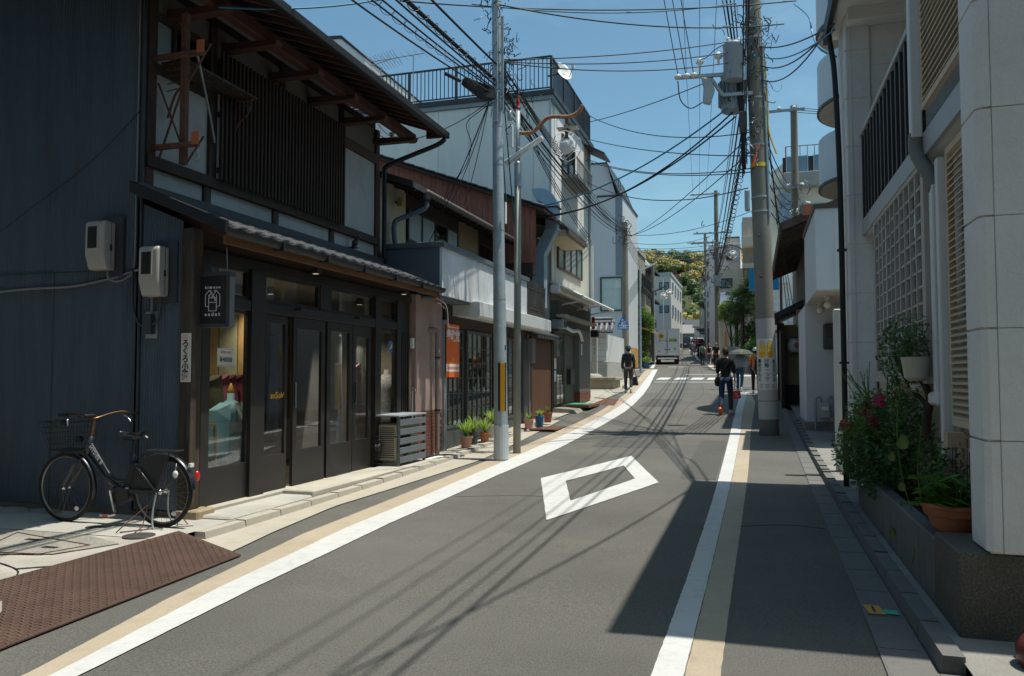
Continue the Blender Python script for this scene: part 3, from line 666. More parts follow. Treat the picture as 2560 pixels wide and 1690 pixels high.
pc = thing('price_card', 'white card with a price taped inside the left shop window', 'price card', (-5.46, 7.28, 1.7))
y0, y1, z0, z1 = dy(543), dy(586), 1.60, 1.80
y0 = onX(543, 900, -5.46).y; y1 = onX(586, 900, -5.46).y
B('card', mWHITE, pc, -5.462, y0, z0, -5.459, y1, z1)
B('red_border', mRED, pc, -5.4588, y0 + .008, z1 - .011, -5.4582, y1 - .008, z1 - .008); B('red_border', mRED, pc, -5.4588, y0 + .008, z0 + .008, -5.4582, y1 - .008, z0 + .011)
fm = lambda x, y, z: face_mtx((x, y, z), (0, 1, 0), (0, 0, 1))
lettering('FOR SALE', mRED, pc, fm(-5.457, (y0 + y1) / 2, z1 - .045), .036, spacing=1.15)
lettering('¥4000', mBLACKM, pc, fm(-5.457, (y0 + y1) / 2, z0 + .075), .075, bold=.001, spacing=1.1)
MQ = wy(577, -5.72)
mq = thing('mannequin', 'headless mannequin in a pale blue kimono in the left shop window', 'mannequin', (-5.72, MQ, .14))
mBLUEK = M('pale_blue_cloth', (.26, .48, .54), .85, .15, 5, .2, 50)
mPALEK = M('pale_cloth', (.52, .54, .50), .85, .1, 6)
MB().lathe([(.11, 0), (.12, .02), (.02, .03), (.018, .5)], (-5.72, MQ, .142), 16).build('stand', mBLACKM, mq)
MB().lathe([(.08, .62), (.13, .75), (.11, .92), (.125, 1.06), (.13, 1.14), (.08, 1.20), (.04, 1.23), (.04, 1.30), (.03, 1.31)], (-5.72, MQ, .0), 20).build('torso', mBLUEK, mq, smooth=True)
MB().lathe([(.035, 1.30), (.036, 1.34), (.02, 1.39), (.004, 1.42)], (-5.72, MQ, 0), 12).build('neck_cap', M('brass', (.6, .33, .05), .4), mq, smooth=True)
drape(.30, .70, .26, 6, mBLUEK, 'robe', mq, T(-5.72, MQ, .90), 1.05)
MB().add([(-5.585, MQ - .05, .98), (-5.585, MQ + .05, .98), (-5.61, MQ + .045, 1.2), (-5.61, MQ - .045, 1.2)], [(0, 1, 2, 3)]).build('under_collar', mPALEK, mq); MB().lathe([(.132, .86), (.134, .98)], (-5.72, MQ, 0), 18).build('sash', mPALEK, mq)
for s_ in (-1, 1):
    b = MB(); y = MQ + s_ * .20
    b.add([(-5.66, MQ + s_ * .07, 1.19), (-5.69, MQ + s_ * .30, 1.12), (-5.65, MQ + s_ * .40, .62), (-5.61, MQ + s_ * .19, .62), (-5.62, MQ + s_ * .14, 1.0),
           (-5.80, MQ + s_ * .08, 1.20), (-5.79, MQ + s_ * .30, 1.12), (-5.77, MQ + s_ * .40, .62), (-5.78, MQ + s_ * .19, .62), (-5.80, MQ + s_ * .14, 1.0)],
          [(0,1,4),(1,2,3,4),(5,9,6),(6,9,8,7),(0,5,6,1),(1,6,7,2),(2,7,8,3),(3,8,9,4),(4,9,5,0)])
    b.build('sleeve', mBLUEK, mq)
    MB().add([(-5.55, MQ + s_ * .02, 1.0), (-5.60, MQ + s_ * .1, 1.17), (-5.62, MQ + s_ * .05, 1.21), (-5.54, MQ - s_ * .03, 1.0)], [(0, 1, 2, 3)]).build('collar', mPALEK, mq)
drape(.30, .60, .26, 7, M('patterned_cloth', (.40, .46, .46), .85, .4, 14), 'underskirt', mq, T(-5.70, MQ, .80), 1.15)
fr_ = thing('picture_frame', 'narrow light wood frame leaning at the bottom of the left shop window', 'frame', (-5.55, 7.1, .15))
for a, c_ in (((-5.56, 7.0, .98), (-5.56, 7.30, .98)), ((-5.56, 7.30, .98), (-5.52, 7.30, .15))): MB().beam(a, c_, .025, .025).build('frame_bar', M('light_wood', (.42, .26, .11), .6), fr_)
dm = thing('dress_form', 'dress form with a white lace blouse in the right shop window', 'mannequin', (-5.75, 11.8, .14))
MB().lathe([(.12, .75), (.16, .95), (.13, 1.12), (.16, 1.28), (.17, 1.40), (.10, 1.50), (.045, 1.54), (.04, 1.60)], (-5.72, wy(966, -5.72), 0), 18).build('lace_blouse', M('lace', (.45, .46, .46), .9, .4, 30), dm, smooth=True)
MB().lathe([(.12, 0), (.12, .02), (.015, .03), (.015, .62)], (-5.72, wy(966, -5.72), .142), 12).build('stand', mBLACKM, dm)
ct_ = thing('hanging_coat', 'pink-beige coat on a hanger inside the fourth glass door', 'coat', (-5.8, 10.2, .6))
drape(.26, 1.0, .16, 5, M('pink_beige_cloth', (.44, .30, .26), .9, .15, 6), 'cloth', ct_, T(-5.72, wy(891, -5.72), 1.62), 1.0)
MB().tube([(-5.72, wy(891, -5.72) - .13, 1.60), (-5.72, wy(891, -5.72), 1.70), (-5.72, wy(891, -5.72) + .13, 1.60)], .008, 6).build('hanger', mBLACKM, ct_)
for k, (y, x, h_, c_, lab) in enumerate([(wy(690, -7.0), -7.0, 1.5, (.05, .06, .09), 'dark kimono hanging deep inside the shop behind the first door'), (wy(706, -7.4), -7.4, 1.3, (.2, .15, .11), 'brown robe hanging deep inside the shop'), (wy(775, -7.4), -7.4, 1.4, (.09, .05, .05), 'dark red robe hanging at the back of the shop')]):
    tag(drape(.4, h_, .2, 6, M('robe_%d' % k, c_, .9), 'hanging_robe', None, T(x, y, 2.1), 1.05), lab, 'robe')
cu = thing('grey_curtain', 'pale grey curtain hanging behind the third glass door', 'curtain', (-6.0, 11.0, .2)); drape(.5, 1.95, .1, 9, M('grey_curtain_cloth', (.34, .36, .35), .9, .1, 3), 'cloth', cu, T(-6.0, wy(836, -6.0), 2.12), 1.0); drape(.34, 1.95, .1, 9, MATS['grey_curtain_cloth'], 'cloth', cu, T(-6.0, wy(900, -6.0), 2.12), 1.0)
mr = thing('leaning_mirror', 'tall pale mirror leaning inside the second glass door', 'mirror', (-6.6, 9.2, .14))
MB().prism([(-6.5, wy(757, -6.5), .15), (-6.5, wy(797, -6.5), .15), (-6.8, wy(797, -6.8), 1.95), (-6.8, wy(783, -6.8), 1.95)], (-.03, 0, 0)).build('mirror_board', M('pale_board', (.30, .30, .29), .4), mr)
wl = thing('window_lettering', 'gold reversed lettering stuck on the first glass door', 'lettering', (XD, 8.2, 1.25))
lettering('NoZoa', M('gold_letter', (.55, .28, .02), .5), wl, face_mtx((XD + .002, (E_[4] + E_[5]) / 2 + .08, 1.27), (0, -1, 0), (0, 0, 1)), .10, bold=.003)
sk = thing('security_sticker', 'small blue and yellow sticker on the right shop window', 'sticker', (XD, 11.2, 1.95))
yk = dy(972)
MB().quad((XD + .002, yk, 1.86), (XD + .002, yk + .11, 1.86), (XD + .002, yk + .11, 2.04), (XD + .002, yk, 2.04)).build('blue_field', M('sticker_blue', (.03, .12, .42), .5), sk)
MB().add([(XD + .0035, yk + .005, 1.90), (XD + .0035, yk + .105, 1.94), (XD + .0035, yk + .105, 2.02)], [(0, 1, 2)]).build('yellow_corner', M('sticker_yellow', (.75, .6, .05), .5), sk)
# ================================================================ THINGS ON AND BY THE TOWNHOUSE
mLETW = M('letter_white', (.72, .73, .72), .5, .02)
fY = lambda x, y, z: face_mtx((x, y, z), (1, 0, 0), (0, 0, 1))          # a face looking back down the street (-Y)
# hanging board sign
sg = thing('hanging_sign', 'black hanging shop sign with a white line drawing of a robe', 'sign', (-5.17, 6.75, 2.0))
B('board', mBLACKM, sg, -5.355, 6.715, 2.01, -4.985, 6.765, 2.515, bev=.004)
for x0, x1, z0, z1 in ((-5.38, -5.335, 1.985, 2.54), (-5.0, -4.955, 1.985, 2.54), (-5.335, -5.0, 1.985, 2.025), (-5.335, -5.0, 2.50, 2.54)):
    B('sign_frame', mDARKSTEEL, sg, x0, 6.70, z0, x1, 6.78, z1, bev=.003)
lettering('kimono', mLETW, sg, fY(-5.165, 6.7115, 2.385), .042, bold=.0012, spacing=1.5)
lettering('andot', mLETW, sg, fY(-5.165, 6.7115, 2.115), .052, bold=.0016, spacing=1.55)
lettering('&', mLETW, sg, fY(-5.135, 6.7115, 2.262), .03, bold=.001)
def stroke(pts, r=.0028):
    b = MB()
    for a, c in zip(pts, pts[1:]): b.beam((-5.165 + a[0], 6.712, 2.25 + a[1]), (-5.165 + c[0], 6.712, 2.25 + c[1]), r * 2, .003, (0, 1, 0))
    return b
ic = MB()
for s_ in (-1, 1):
    for pts in ([(s_*.012, .10), (s_*.04, .105), (s_*.085, .06), (s_*.085, -.05), (s_*.05, -.06), (s_*.045, -.05)], [(s_*.045, .06), (s_*.045, -.10)]):
        q = stroke(pts); ic.v, ic.f, ic.mi = ic.v, ic.f, ic.mi; ic.add(q.v, q.f)
for pts in ([(-.045, -.10), (.045, -.10)], [(-.045, .03), (.045, .03)], [(-.045, -.015), (.045, -.015)], [(-.04, .105), (.0, .055), (.03, .03)], [(.04, .105), (.0, .045), (-.02, .03)], [(-.045, .04), (-.01, .09)]):
    q = stroke(pts); ic.add(q.v, q.f)
ic.build('robe_drawing', mLETW, sg)
for x in (-5.33, -5.02): MB().tube([(x, 6.74, 2.54), (x, 6.74, 2.62), (x - .01, 6.74, 2.78)], .004, 5).build('hanger_wire', mSTEEL, sg)
# plaque on the corner post
pq = thing('street_name_plaque', 'pale narrow plaque with brushed black characters on the corner post', 'sign', (-5.36, 6.59, 1.68))
B('plaque_board', M('plaque_cream', (.60, .57, .50), .7, .05), pq, -5.425, 6.582, 1.44, -5.315, 6.598, 1.925, bev=.002)
lettering('ろくろ小路', mBLACKM, pq, fY(-5.37, 6.580, 1.665), .083, vertical=True, bold=.0022, lead=.92)
B('red_seal', M('seal_red', (.55, .16, .12), .7), pq, -5.405, 6.579, 1.46, -5.385, 6.5815, 1.485)
B('faint_print', M('seal_pink', (.58, .40, .36), .7), pq, -5.405, 6.5795, 1.865, -5.345, 6.5815, 1.905)
# two electricity meters
mMETER = M('meter_beige', (.36, .345, .315), .38, .05, 3, spec=.5)
def meter(x0, z1, label):
    m = thing('electricity_meter', label, 'electricity meter', (x0 + .14, 6.63, z1 - .5), 'electricity meters on the corrugated wall')
    x1 = x0 + .235; z0 = z1 - .50
    B('mount_board', mDARKSTEEL, m, x0 + .04, 6.60, z0 - .06, x1 + .09, 6.632, z1 + .06)
    yb, yf = 6.60, 6.43
    prof = [(yb, z0), (yf + .05, z0), (yf, z0 + .15), (yf, z1 - .03), (yf + .03, z1), (yb, z1)]
    o = MB().prism([(x0, y, z) for y, z in prof], (x1 - x0, 0, 0)).build('case', mMETER, m, bev=.028)
    o.modifiers['bevel'].segments = 3; o.modifiers['bevel'].angle_limit = R(25); smooth_angle(o.data, 30)
    B('window_rim', mMETER, o, x0 + .035, yf - .008, z0 + .20, x1 - .06, yf + .01, z1 - .05, bev=.006)
    B('window', M('meter_glass', (.02, .022, .02), .08, .1, 3, spec=.8), o, x0 + .048, yf - .011, z0 + .215, x1 - .073, yf + .002, z1 - .065)
    B('latch', mBLACKM, o, x1 - .004, 6.52, z0 + .2, x1 + .012, 6.54, z0 + .26)
    B('seam', mBLACKP, o, x0 + .002, 6.535, z0 + .01, x1 + .001, 6.54, z1 - .008)
    return m
meter(-6.50, 3.08, 'upper beige electricity meter, the one farther from the corner post')
meter(-5.83, 2.79, 'lower beige electricity meter, the one next to the corner post')
def cable(name, label, pts, r, mat, cat='cable', group=None, n=6, seg=6):
    return tag(MB().tube(smooth_path(pts, seg), r, n).build(name, mat, None, smooth=True), label, cat, group)
mCONDUIT = M('grey_conduit', (.20, .20, .195), .55, .1, 3)
cable('wall_conduit', 'grey conduit running level across the corrugated wall to the meters', [(-8.6, 6.61, 2.36), (-8.0, 6.615, 2.40), (-7.4, 6.615, 2.43), (-6.8, 6.615, 2.44), (-6.25, 6.615, 2.52), (-5.98, 6.61, 2.58), (-5.86, 6.60, 2.53), (-5.80, 6.60, 2.40), (-5.80, 6.60, 2.1)], .014, mCONDUIT)
cable('meter_cable', 'thin pale cable looping below the upper electricity meter', [(-6.32, 6.56, 2.58), (-6.30, 6.55, 2.50), (-6.2, 6.55, 2.46), (-6.1, 6.58, 2.5), (-6.04, 6.61, 2.62), (-6.03, 6.61, 3.2), (-6.03, 6.61, 5.5)], .011, mCONDUIT)
cable('meter_cable', 'cable looping below the lower electricity meter', [(-6.04, 6.60, 2.6), (-6.03, 6.59, 2.25), (-5.95, 6.585, 2.04), (-5.82, 6.58, 2.0), (-5.7, 6.58, 2.08), (-5.66, 6.56, 2.29)], .012, mDARKSTEEL)
cable('wall_conduit', 'dark vertical conduit down the corner of the corrugated wall', [(-5.965, 6.605, 5.5), (-5.96, 6.605, 3.4), (-5.955, 6.605, 2.0), (-5.955, 6.605, .2)], .015, mDARKSTEEL)
cable('wall_cable', 'thin black cable slanting across the corrugated wall', [(-8.4, 6.60, 2.75), (-7.4, 6.60, 3.30), (-6.6, 6.60, 3.75), (-6.0, 6.60, 4.22)], .004, mWIRE)
jb = thing('junction_box', 'small dark junction box under the lower meter cables', 'junction box', (-5.82, 6.6, 1.95))
B('box', mDARKSTEEL, jb, -5.87, 6.55, 1.92, -5.77, 6.632, 2.12, bev=.005); B('bracket', mSTEEL, jb, -5.89, 6.62, 1.88, -5.75, 6.635, 2.15)
# rusty iron bracket and shelf on the upper wall
rb = thing('rusty_bracket', 'rusty iron sign bracket with two arms on the upper corner', 'bracket', (-5.7, 6.78, 3.7))
def onYv(u, v, y=6.80): return onY(u, v, y)
yb_ = 6.82
tp, bt = onYv(466, 32), onYv(452, 410)
xb = (tp.x + bt.x) / 2
B('upright', mRUST, rb, xb - .035, yb_ - .03, bt.z, xb + .03, yb_ + .03, tp.z)
for (u0, v0, u1, v1) in ((379, 154, 514, 130), (366, 375, 500, 360)):
    p, q = onYv(u0, v0), onYv(u1, v1); z = (p.z + q.z) / 2
    MB().beam((-6.0, yb_ - .05, z), (q.x, yb_ - .05, z), .05, .05).build('arm', mRUST, rb)
    B('end_plate', M('orange_primer', (.42, .12, .05), .8, .2, 8), rb, q.x - .06, yb_ - .085, z - .01, q.x + .03, yb_ - .076, z + .12)
    if v0 > 300: MB().lathe([(.02, 0), (.035, .03), (.03, .09), (.012, .12)], (q.x - .02, yb_ - .04, z - .17), 12).build('glass_bulb', mGLASS, rb)
for (a, c_) in (((-6.0, 3.72), (xb, 4.68)), ((xb, 3.78), (-6.0, 4.6)), ((xb, 3.70), (-5.42, 3.98)), ((xb, 4.55), (-5.35, 4.95))):
    MB().beam((a[0], yb_ + .035, a[1]), (c_[0], yb_ + .035, c_[1]), .02, .012).build('brace', mRUST, rb)
sh = thing('window_shelf', 'weathered wooden shelf on scrolled iron brackets below the corner window', 'shelf', (-5.85, 7.4, 4.7))
for k in range(4): B('plank', mPOSTW, sh, -5.98 + k * .085, 6.86, 4.80 + .004 * (k % 2), -5.90 + k * .085, 8.1, 4.825 + .004 * (k % 2))
for y in (6.95, 8.02):
    MB().beam((-5.98, y, 4.785), (-5.66, y, 4.785), .03, .03).build('bearer', mRUST, sh)
    pts = smooth_path([(-5.68, y, 4.77), (-5.72, y, 4.62), (-5.86, y, 4.50), (-5.955, y, 4.25)], 5)
    MB().tube(pts, .013, 6).build('scroll_bracket', mRUST, sh)
    for k in range(3): MB().tube([(-5.97, y, 4.70 - k * .08), (-5.74 - k * .05, y, 4.72 - k * .08)], .006, 5).build('scroll_rib', mRUST, sh)
cable('wall_stay', 'pale bent steel stay on the rusty bracket', [(-5.55, 6.9, 4.86), (-5.6, 7.0, 4.80), (-5.85, 7.5, 4.45), (-5.95, 7.72, 4.2)], .012, mSTEEL, 'stay')
# security cameras at the far end of the townhouse
for k, (u, v) in enumerate(((980, 341), (998, 338))):
    p = onY(u, v, 12.3)
    sc_ = thing('security_camera', ('left' if k == 0 else 'right') + ' one of two small dome cameras under the townhouse eave', 'security camera', p, 'dome cameras under the eave')
    MB().sphere(p, .045 if k else .035, 12).build('dome', mCHROME, sc_, smooth=True); MB().lathe([(.05, 0), (.05, .03)], (p.x, p.y, p.z + .03), 14).build('base', mWHITE, sc_)
    MB().tube(smooth_path([(p.x, p.y, p.z + .05), (p.x - .06, p.y, p.z - .02), (p.x - .2, p.y, p.z + .02), (p.x - .3, p.y - .2, p.z + .15)], 4), .006, 5).build('lead', mWIRE, sc_)

# air-conditioner unit in its slatted rack
ac = thing('air_conditioner', 'beige air conditioner unit standing inside a dark slatted rack', 'air conditioner', (-5.2, 11.25, .18))
mACB = M('aged_beige', (.46, .41, .31), .6, .08, 3, dirt=(.30, .25, .18), dirtamt=.4, dscale=4)
B('casing', mACB, ac, -5.36, 10.80, .24, -5.06, 11.58, .78, bev=.012)
for k in range(15): B('vent_slot', mBLACKM, ac, -5.33, 10.795, .29 + k * .031, -5.10, 10.803, .303 + k * .031)
MB().lathe([(.20, 0), (.20, .006), (.0, .01)], (-5.058, 11.1, .50), 24, (1, 0, 0)).build('fan_guard', mBLACKM, ac)
for y in (10.95, 11.42): MB().lathe([(.075, 0), (.05, .07)], (-5.15, y, .178), 10).build('plastic_foot', mWHITE, ac)
for y in (10.95, 11.42): B('foot_rail', mWHITE, ac, -5.34, y - .03, .20, -5.08, y + .03, .24)
rk2 = thing('slatted_rack', 'dark grey metal rack with wide slats around the air conditioner', 'rack', (-5.2, 11.25, .18))
mRACK = M('rack_grey', (.075, .085, .095), .5, .1, 4)
for x, y in ((-5.40 + .03, 10.72), (-5.0, 10.72), (-5.0, 11.68), (-5.37, 11.68)): B('leg', mRACK, rk2, x - .016, y - .016, .178, x + .016, y + .016, .90)
B('top_panel', M('rack_top', (.26, .29, .31), .5, .1, 4), rk2, -5.40, 10.69, .90, -4.97, 11.71, .925, bev=.003)
for k in range(5): B('slat', M('rack_slat', (.115, .135, .15), .5, .08, 3), rk2, -4.983, 10.72, .22 + k * .137, -4.966, 11.68, .31 + k * .137, bev=.003)
for z in (.2, .6): B('rail', mRACK, rk2, -5.38, 10.71, z, -5.0, 10.73, z + .02)
wp = thing('watering_can', 'black ridged hose reel hanging at the end of the slatted rack', 'hose reel', (-5.3, 10.68, .4))
MB().lathe([(.055, 0), (.07, .02), (.055, .04), (.07, .06), (.055, .08)], (-5.33, 10.66, .45), 16, (1, 0, 0)).build('reel', mBLACKP, wp); MB().box(-5.34, 10.62, .27, -5.26, 10.68, .56).build('holder', mBLACKP, wp)
wp.name = 'hose_reel'
tapp = thing('standpipe', 'thin grey standpipe with a brass tap between the shop and the pink pillar', 'standpipe', (-5.33, 12.02, .14))
MB().tube([(-5.33, 11.95, .142), (-5.33, 11.95, 1.32)], .018, 8).build('pipe', mSTEEL, tapp); MB().tube([(-5.33, 11.95, 1.28), (-5.26, 11.9, 1.28), (-5.24, 11.9, 1.22)], .014, 6).build('tap', M('brass_tap', (.45, .33, .14), .35, metal=.8), tapp)
B('bracket', mWHITE, tapp, -5.36, 11.93, 1.95, -5.31, 11.98, 2.12)
hose = cable('grey_hose', 'ribbed pale and black drain hose lying at the end of the step', [(-5.0, 11.75, .17), (-4.9, 12.05, .19), (-4.82, 12.35, .15), (-4.72, 12.55, .12), (-4.60, 12.6, .10)], .022, mWHITE)
cable('drain_hose', 'thick black drain hose lying by the pink pillar', [(-5.1, 11.85, .19), (-4.98, 12.2, .18), (-4.85, 12.5, .16), (-4.72, 12.72, .12)], .045, mBLACKP)

# ---------------------------------------------------------------- the bicycle
mBIKE = M('bike_black', (.018, .02, .026), .32, .05, 4, spec=.6, coat=.3)
bk = thing('bicycle', 'black step-through electric bicycle with a wire basket parked by the corrugated wall', 'bicycle', (-6.0, 6.33, .075))
zb = .075; RW = .335
fx, fy = -6.60, 6.33           # front wheel hub x
rx, ry = -5.50, 6.36           # rear hub x
mSPOKE = M('spoke_steel', (.16, .155, .15), .35, .1, 5, metal=.8)
def wheel(cx, cy, name):
    w = bpy.data.objects.new(name, None); COL.objects.link(w); w.location = (0, 0, 0); put(w, bk)
    b = MB(); nn, mm = 40, 8; vs = []
    for i in range(nn):
        a = 2*math.pi*i/nn
        for j in range(mm):
            t = 2*math.pi*j/mm; r = RW - .022 + .022 * math.cos(t); vs.append((cx + r*math.cos(a), cy + .019*math.sin(t), zb + RW + r*math.sin(a)))
    b.add(vs, [(i*mm+j, i*mm+(j+1) % mm, ((i+1) % nn)*mm+(j+1) % mm, ((i+1) % nn)*mm+j) for i in range(nn) for j in range(mm)])
    tyre = b.mesh('tyre', mRUBBER, True)
    o = bpy.data.objects.new('tyre', tyre); COL.objects.link(o); o.parent = w; o.matrix_parent_inverse = Matrix()
    def ch(nm, bb, mt, sm=False):
        q = bpy.data.objects.new(nm, bb.mesh(nm, mt, sm)); COL.objects.link(q); q.parent = w; q.matrix_parent_inverse = Matrix(); return q
    b = MB(); vs = []; pr = [(.300, -.012), (.292, -.012), (.284, 0), (.292, .012), (.300, .012)]
    for i in range(nn):
        a = 2*math.pi*i/nn
        for r, y in pr: vs.append((cx + r*math.cos(a), cy + y, zb + RW + r*math.sin(a)))
    b.add(vs, [(i*5+j, i*5+(j+1) % 5, ((i+1) % nn)*5+(j+1) % 5, ((i+1) % nn)*5+j) for i in range(nn) for j in range(5)])
    ch('rim', b, M('rim_alloy', (.30, .28, .24), .35, .05, 5, metal=.8), True)
    b = MB()
    for i in range(32):
        a = 2*math.pi*i/32; a2_ = a + (.9 if i % 2 else -.9); sgn = 1 if (i//2) % 2 else -1
        b.tube([(cx + .025*math.cos(a2_), cy + sgn*.03, zb + RW + .025*math.sin(a2_)), (cx + .288*math.cos(a), cy, zb + RW + .288*math.sin(a))], .0013, 4, False)
    ch('spokes', b, mSPOKE)
    ch('hub', MB().lathe([(.012, -.06), (.03, -.035), (.018, -.02), (.018, .02), (.03, .035), (.012, .06)], (cx, cy, zb + RW), 14, (0, 1, 0)), mCHROME, True)
    b = MB(); b.sphere((cx + .13, cy, zb + RW - .20), .028, 10, (1, .3, .8)); ch('reflector', b, mWHITE)
wheel(fx, fy, 'front_wheel'); wheel(rx, ry, 'rear_wheel')
cyb = 6.345
P = lambda x, z, y=cyb: Vector((x, y, zb + z))
head_t, head_b = P(-6.335, .80), P(-6.385, .62)
bb_ = P(-5.93, .30); seat_b = P(-5.83, .60); hubR, hubF = P(rx, RW), P(fx, RW, fy)
frm = MB()
frm.tube(smooth_path([P(-6.345, .78), P(-6.22, .62), P(-6.10, .47), P(-6.02, .42), P(-5.90, .42)], 5), .018, 8)
frm.tube([P(-6.375, .66), P(-6.16, .44), bb_ + Vector((-.05, 0, .05))], .024, 8)
frm.tube([bb_, P(-5.85, .52), P(-5.82, .68)], .02, 8)
frm.tube([P(-6.32, .83), P(-6.39, .60)], .026, 8)
for s_ in (-1, 1):
    frm.tube([bb_ + Vector((.02, s_*.02, 0)), hubR + Vector((0, s_*.06, 0))], .012, 6)
    frm.tube([P(-5.83, .60, cyb + s_*.02), P(-5.70, .52, cyb + s_*.05), hubR + Vector((0, s_*.06, 0))], .011, 6)
frm.build('frame', mBIKE, bk, smooth=True)
lettering('HYDEE B', mLETW, bk, face_mtx(P(-6.25, .655, cyb - .0225), (P(-6.10, .475) - P(-6.345, .76)), (.75, 0, .66)), .05, bold=.0015, spacing=1.15)
fk = MB().tube([P(-6.385, .60), P(-6.41, .56)], .022, 8)
for s_ in (-1, 1): fk.tube(smooth_path([P(-6.41, .60, cyb), P(-6.44, .58, fy + s_*.045), P(-6.50, .48, fy + s_*.05), hubF + Vector((.0, s_*.055, 0))], 4), [.018]*9 + [.014]*4 , 8)
fk.build('fork', mBIKE, bk, smooth=True)
MB().tube([P(-6.32, .83), P(-6.29, .99)], .014, 8).build('stem', M('bronze_stem', (.20, .10, .04), .35, metal=.7), bk)
hb = MB().tube(smooth_path([P(-6.36, 1.05, 6.06), P(-6.35, 1.05, 6.16), P(-6.32, 1.02, 6.26), P(-6.29, 1.0, 6.345), P(-6.23, 1.04, 6.46), P(-6.16, 1.06, 6.55), P(-6.11, 1.05, 6.58)], 5), .012, 8)
hb.build('handlebar', M('bronze_bar', (.13, .08, .045), .3, metal=.85), bk, smooth=True)
for a, c_ in (((-6.12, 1.05, 6.575), (-6.00, 1.04, 6.60)), ((-6.36, 1.05, 6.08), (-6.34, 1.05, 5.98))):
    MB().tube([P(*a), P(*c_)], .017, 8).build('grip', mRUBBER, bk)
for pts in ([P(-6.14, 1.03, 6.55), P(-6.08, 1.0, 6.54), P(-6.04, .96, 6.54)], [P(-6.36, 1.03, 6.10), P(-6.33, 1.0, 6.06), P(-6.31, .95, 6.05)]): MB().tube(smooth_path(pts, 4), .009, 6).build('brake_lever', mCHROME, bk, smooth=True)
B('display', mBLACKP, bk, -6.40, 6.24, zb + 1.01, -6.29, 6.36, zb + 1.045, bev=.01)
MB().sphere(P(-6.40, .96, 6.08), .035, 12).build('bell', mBLACKM, bk, smooth=True)
MB().lathe([(.03, 0), (.035, .05), (.02, .07)], P(-6.43, .80, 6.33), 12, (-1, 0, 0)).build('headlamp', mBLACKP, bk, smooth=True)
# basket of wire
bs = MB()
def rect(z, x0, x1, y0, y1, r):
    q = [P(x0, z, y0), P(x1, z, y0), P(x1, z, y1), P(x0, z, y1), P(x0, z, y0)]
    bs.tube(q, r, 4)
for k in range(6):
    t = k / 5; rect(lerp(.70, .97, t), lerp(-6.69, -6.76, t), lerp(-6.43, -6.40, t), lerp(6.20, 6.14, t), lerp(6.46, 6.52, t), .0038 if k in (0, 5) else .0021)
for i in range(9):
    t = i / 8
    for yb2, yt in ((6.20, 6.14), (6.46, 6.52)): bs.tube([P(lerp(-6.69, -6.43, t), .70, yb2), P(lerp(-6.76, -6.40, t), .97, yt)], .0021, 4, False)
    for xb2, xt in ((-6.69, -6.76), (-6.43, -6.40)): bs.tube([P(xb2, .70, lerp(6.20, 6.46, t)), P(xt, .97, lerp(6.14, 6.52, t))], .0021, 4, False)
    bs.tube([P(-6.69, .70, lerp(6.20, 6.46, t)), P(-6.43, .70, lerp(6.20, 6.46, t))], .0021, 4, False)
bs.build('basket', mBLACKM, bk)
B('basket_support', mBLACKM, bk, -6.62, 6.31, zb + .66, -6.38, 6.36, zb + .69)
# mudguards
def guard(cx, cy, a0, a1, r, w, name):
    b = MB(); n_ = 18; vs = []
    for i in range(n_ + 1):
        a = lerp(a0, a1, i / n_)
        for y, dr in ((-w, -.012), (-w*.6, 0), (w*.6, 0), (w, -.012)): vs.append((cx + (r+dr)*math.cos(a), cy + y, zb + RW + (r+dr)*math.sin(a)))
    b.add(vs, [(i*4+j, i*4+j+1, (i+1)*4+j+1, (i+1)*4+j) for i in range(n_) for j in range(3)])
    return b.build(name, mBIKE, bk, smooth=True)
guard(fx, fy, R(-25), R(105), .355, .026, 'front_mudguard'); guard(rx, ry, R(5), R(165), .36, .03, 'rear_mudguard')
# skirt guard, rear rack, light, saddle, battery, motor, crank, stand, child seat lock
b = MB(); n_ = 16; vs = [P(rx - .02, RW + .03, ry - .055)]
for i in range(n_ + 1):
    a = lerp(R(70), R(188), i / n_); vs.append(P(rx + .345*math.cos(a), RW + .345*math.sin(a), ry - .05))
b.add(vs, [(0, i, i+1) for i in range(1, n_ + 1)]).build('skirt_guard', M('guard_mesh', (.03, .03, .03), .7, .1), bk)
rr = MB()
for y in (6.30, 6.36, 6.42): rr.tube([P(-5.64, .715, y), P(-5.33, .715, y)], .007, 6)
for x in (-5.64, -5.5, -5.33): rr.tube([P(x, .715, 6.29), P(x, .715, 6.43)], .006, 6)
for s_ in (-1, 1): rr.tube([P(-5.38, .71, ry + s_*.06), hubR + Vector((0, s_*.075, 0))], .006, 6)
rr.tube(smooth_path([P(-5.64, .715, 6.36), P(-5.74, .66, 6.36), P(-5.82, .58, 6.36)], 4), .008, 6)
rr.build('rear_rack', mBLACKM, bk)
MB().sphere(P(rx + .385, RW + .155, ry), .032, 12, (.5, .9, 1.5)).build('tail_light', M('tail_red', (.55, .01, .01), .15, spec=.8), bk, smooth=True)
B('number_sticker', mWHITE, bk, rx + .30, ry - .025, zb + RW + .235, rx + .325, ry + .025, zb + RW + .27)
sd_ = MB(); pr = []
for i in range(9):
    t = i / 8; x = lerp(-5.98, -5.70, t); w = interp([(0, .018), (.3, .03), (.55, .075), (.85, .095), (1, .06)], t); zz = interp([(0, .86), (.4, .845), (.8, .86), (1, .865)], t); pr.append((x, w, zz))
vs = []
for x, w, zz in pr:
    for j in range(10):
        a = 2*math.pi*j/10; vs.append(P(x, zz + .028*math.sin(a) - (.02 if math.sin(a) < 0 else 0), cyb + w*math.cos(a)))
sd_.add(vs, [(i*10+j, i*10+(j+1) % 10, (i+1)*10+(j+1) % 10, (i+1)*10+j) for i in range(8) for j in range(10)] + [tuple(range(10)), tuple(range(80, 90))[::-1]])
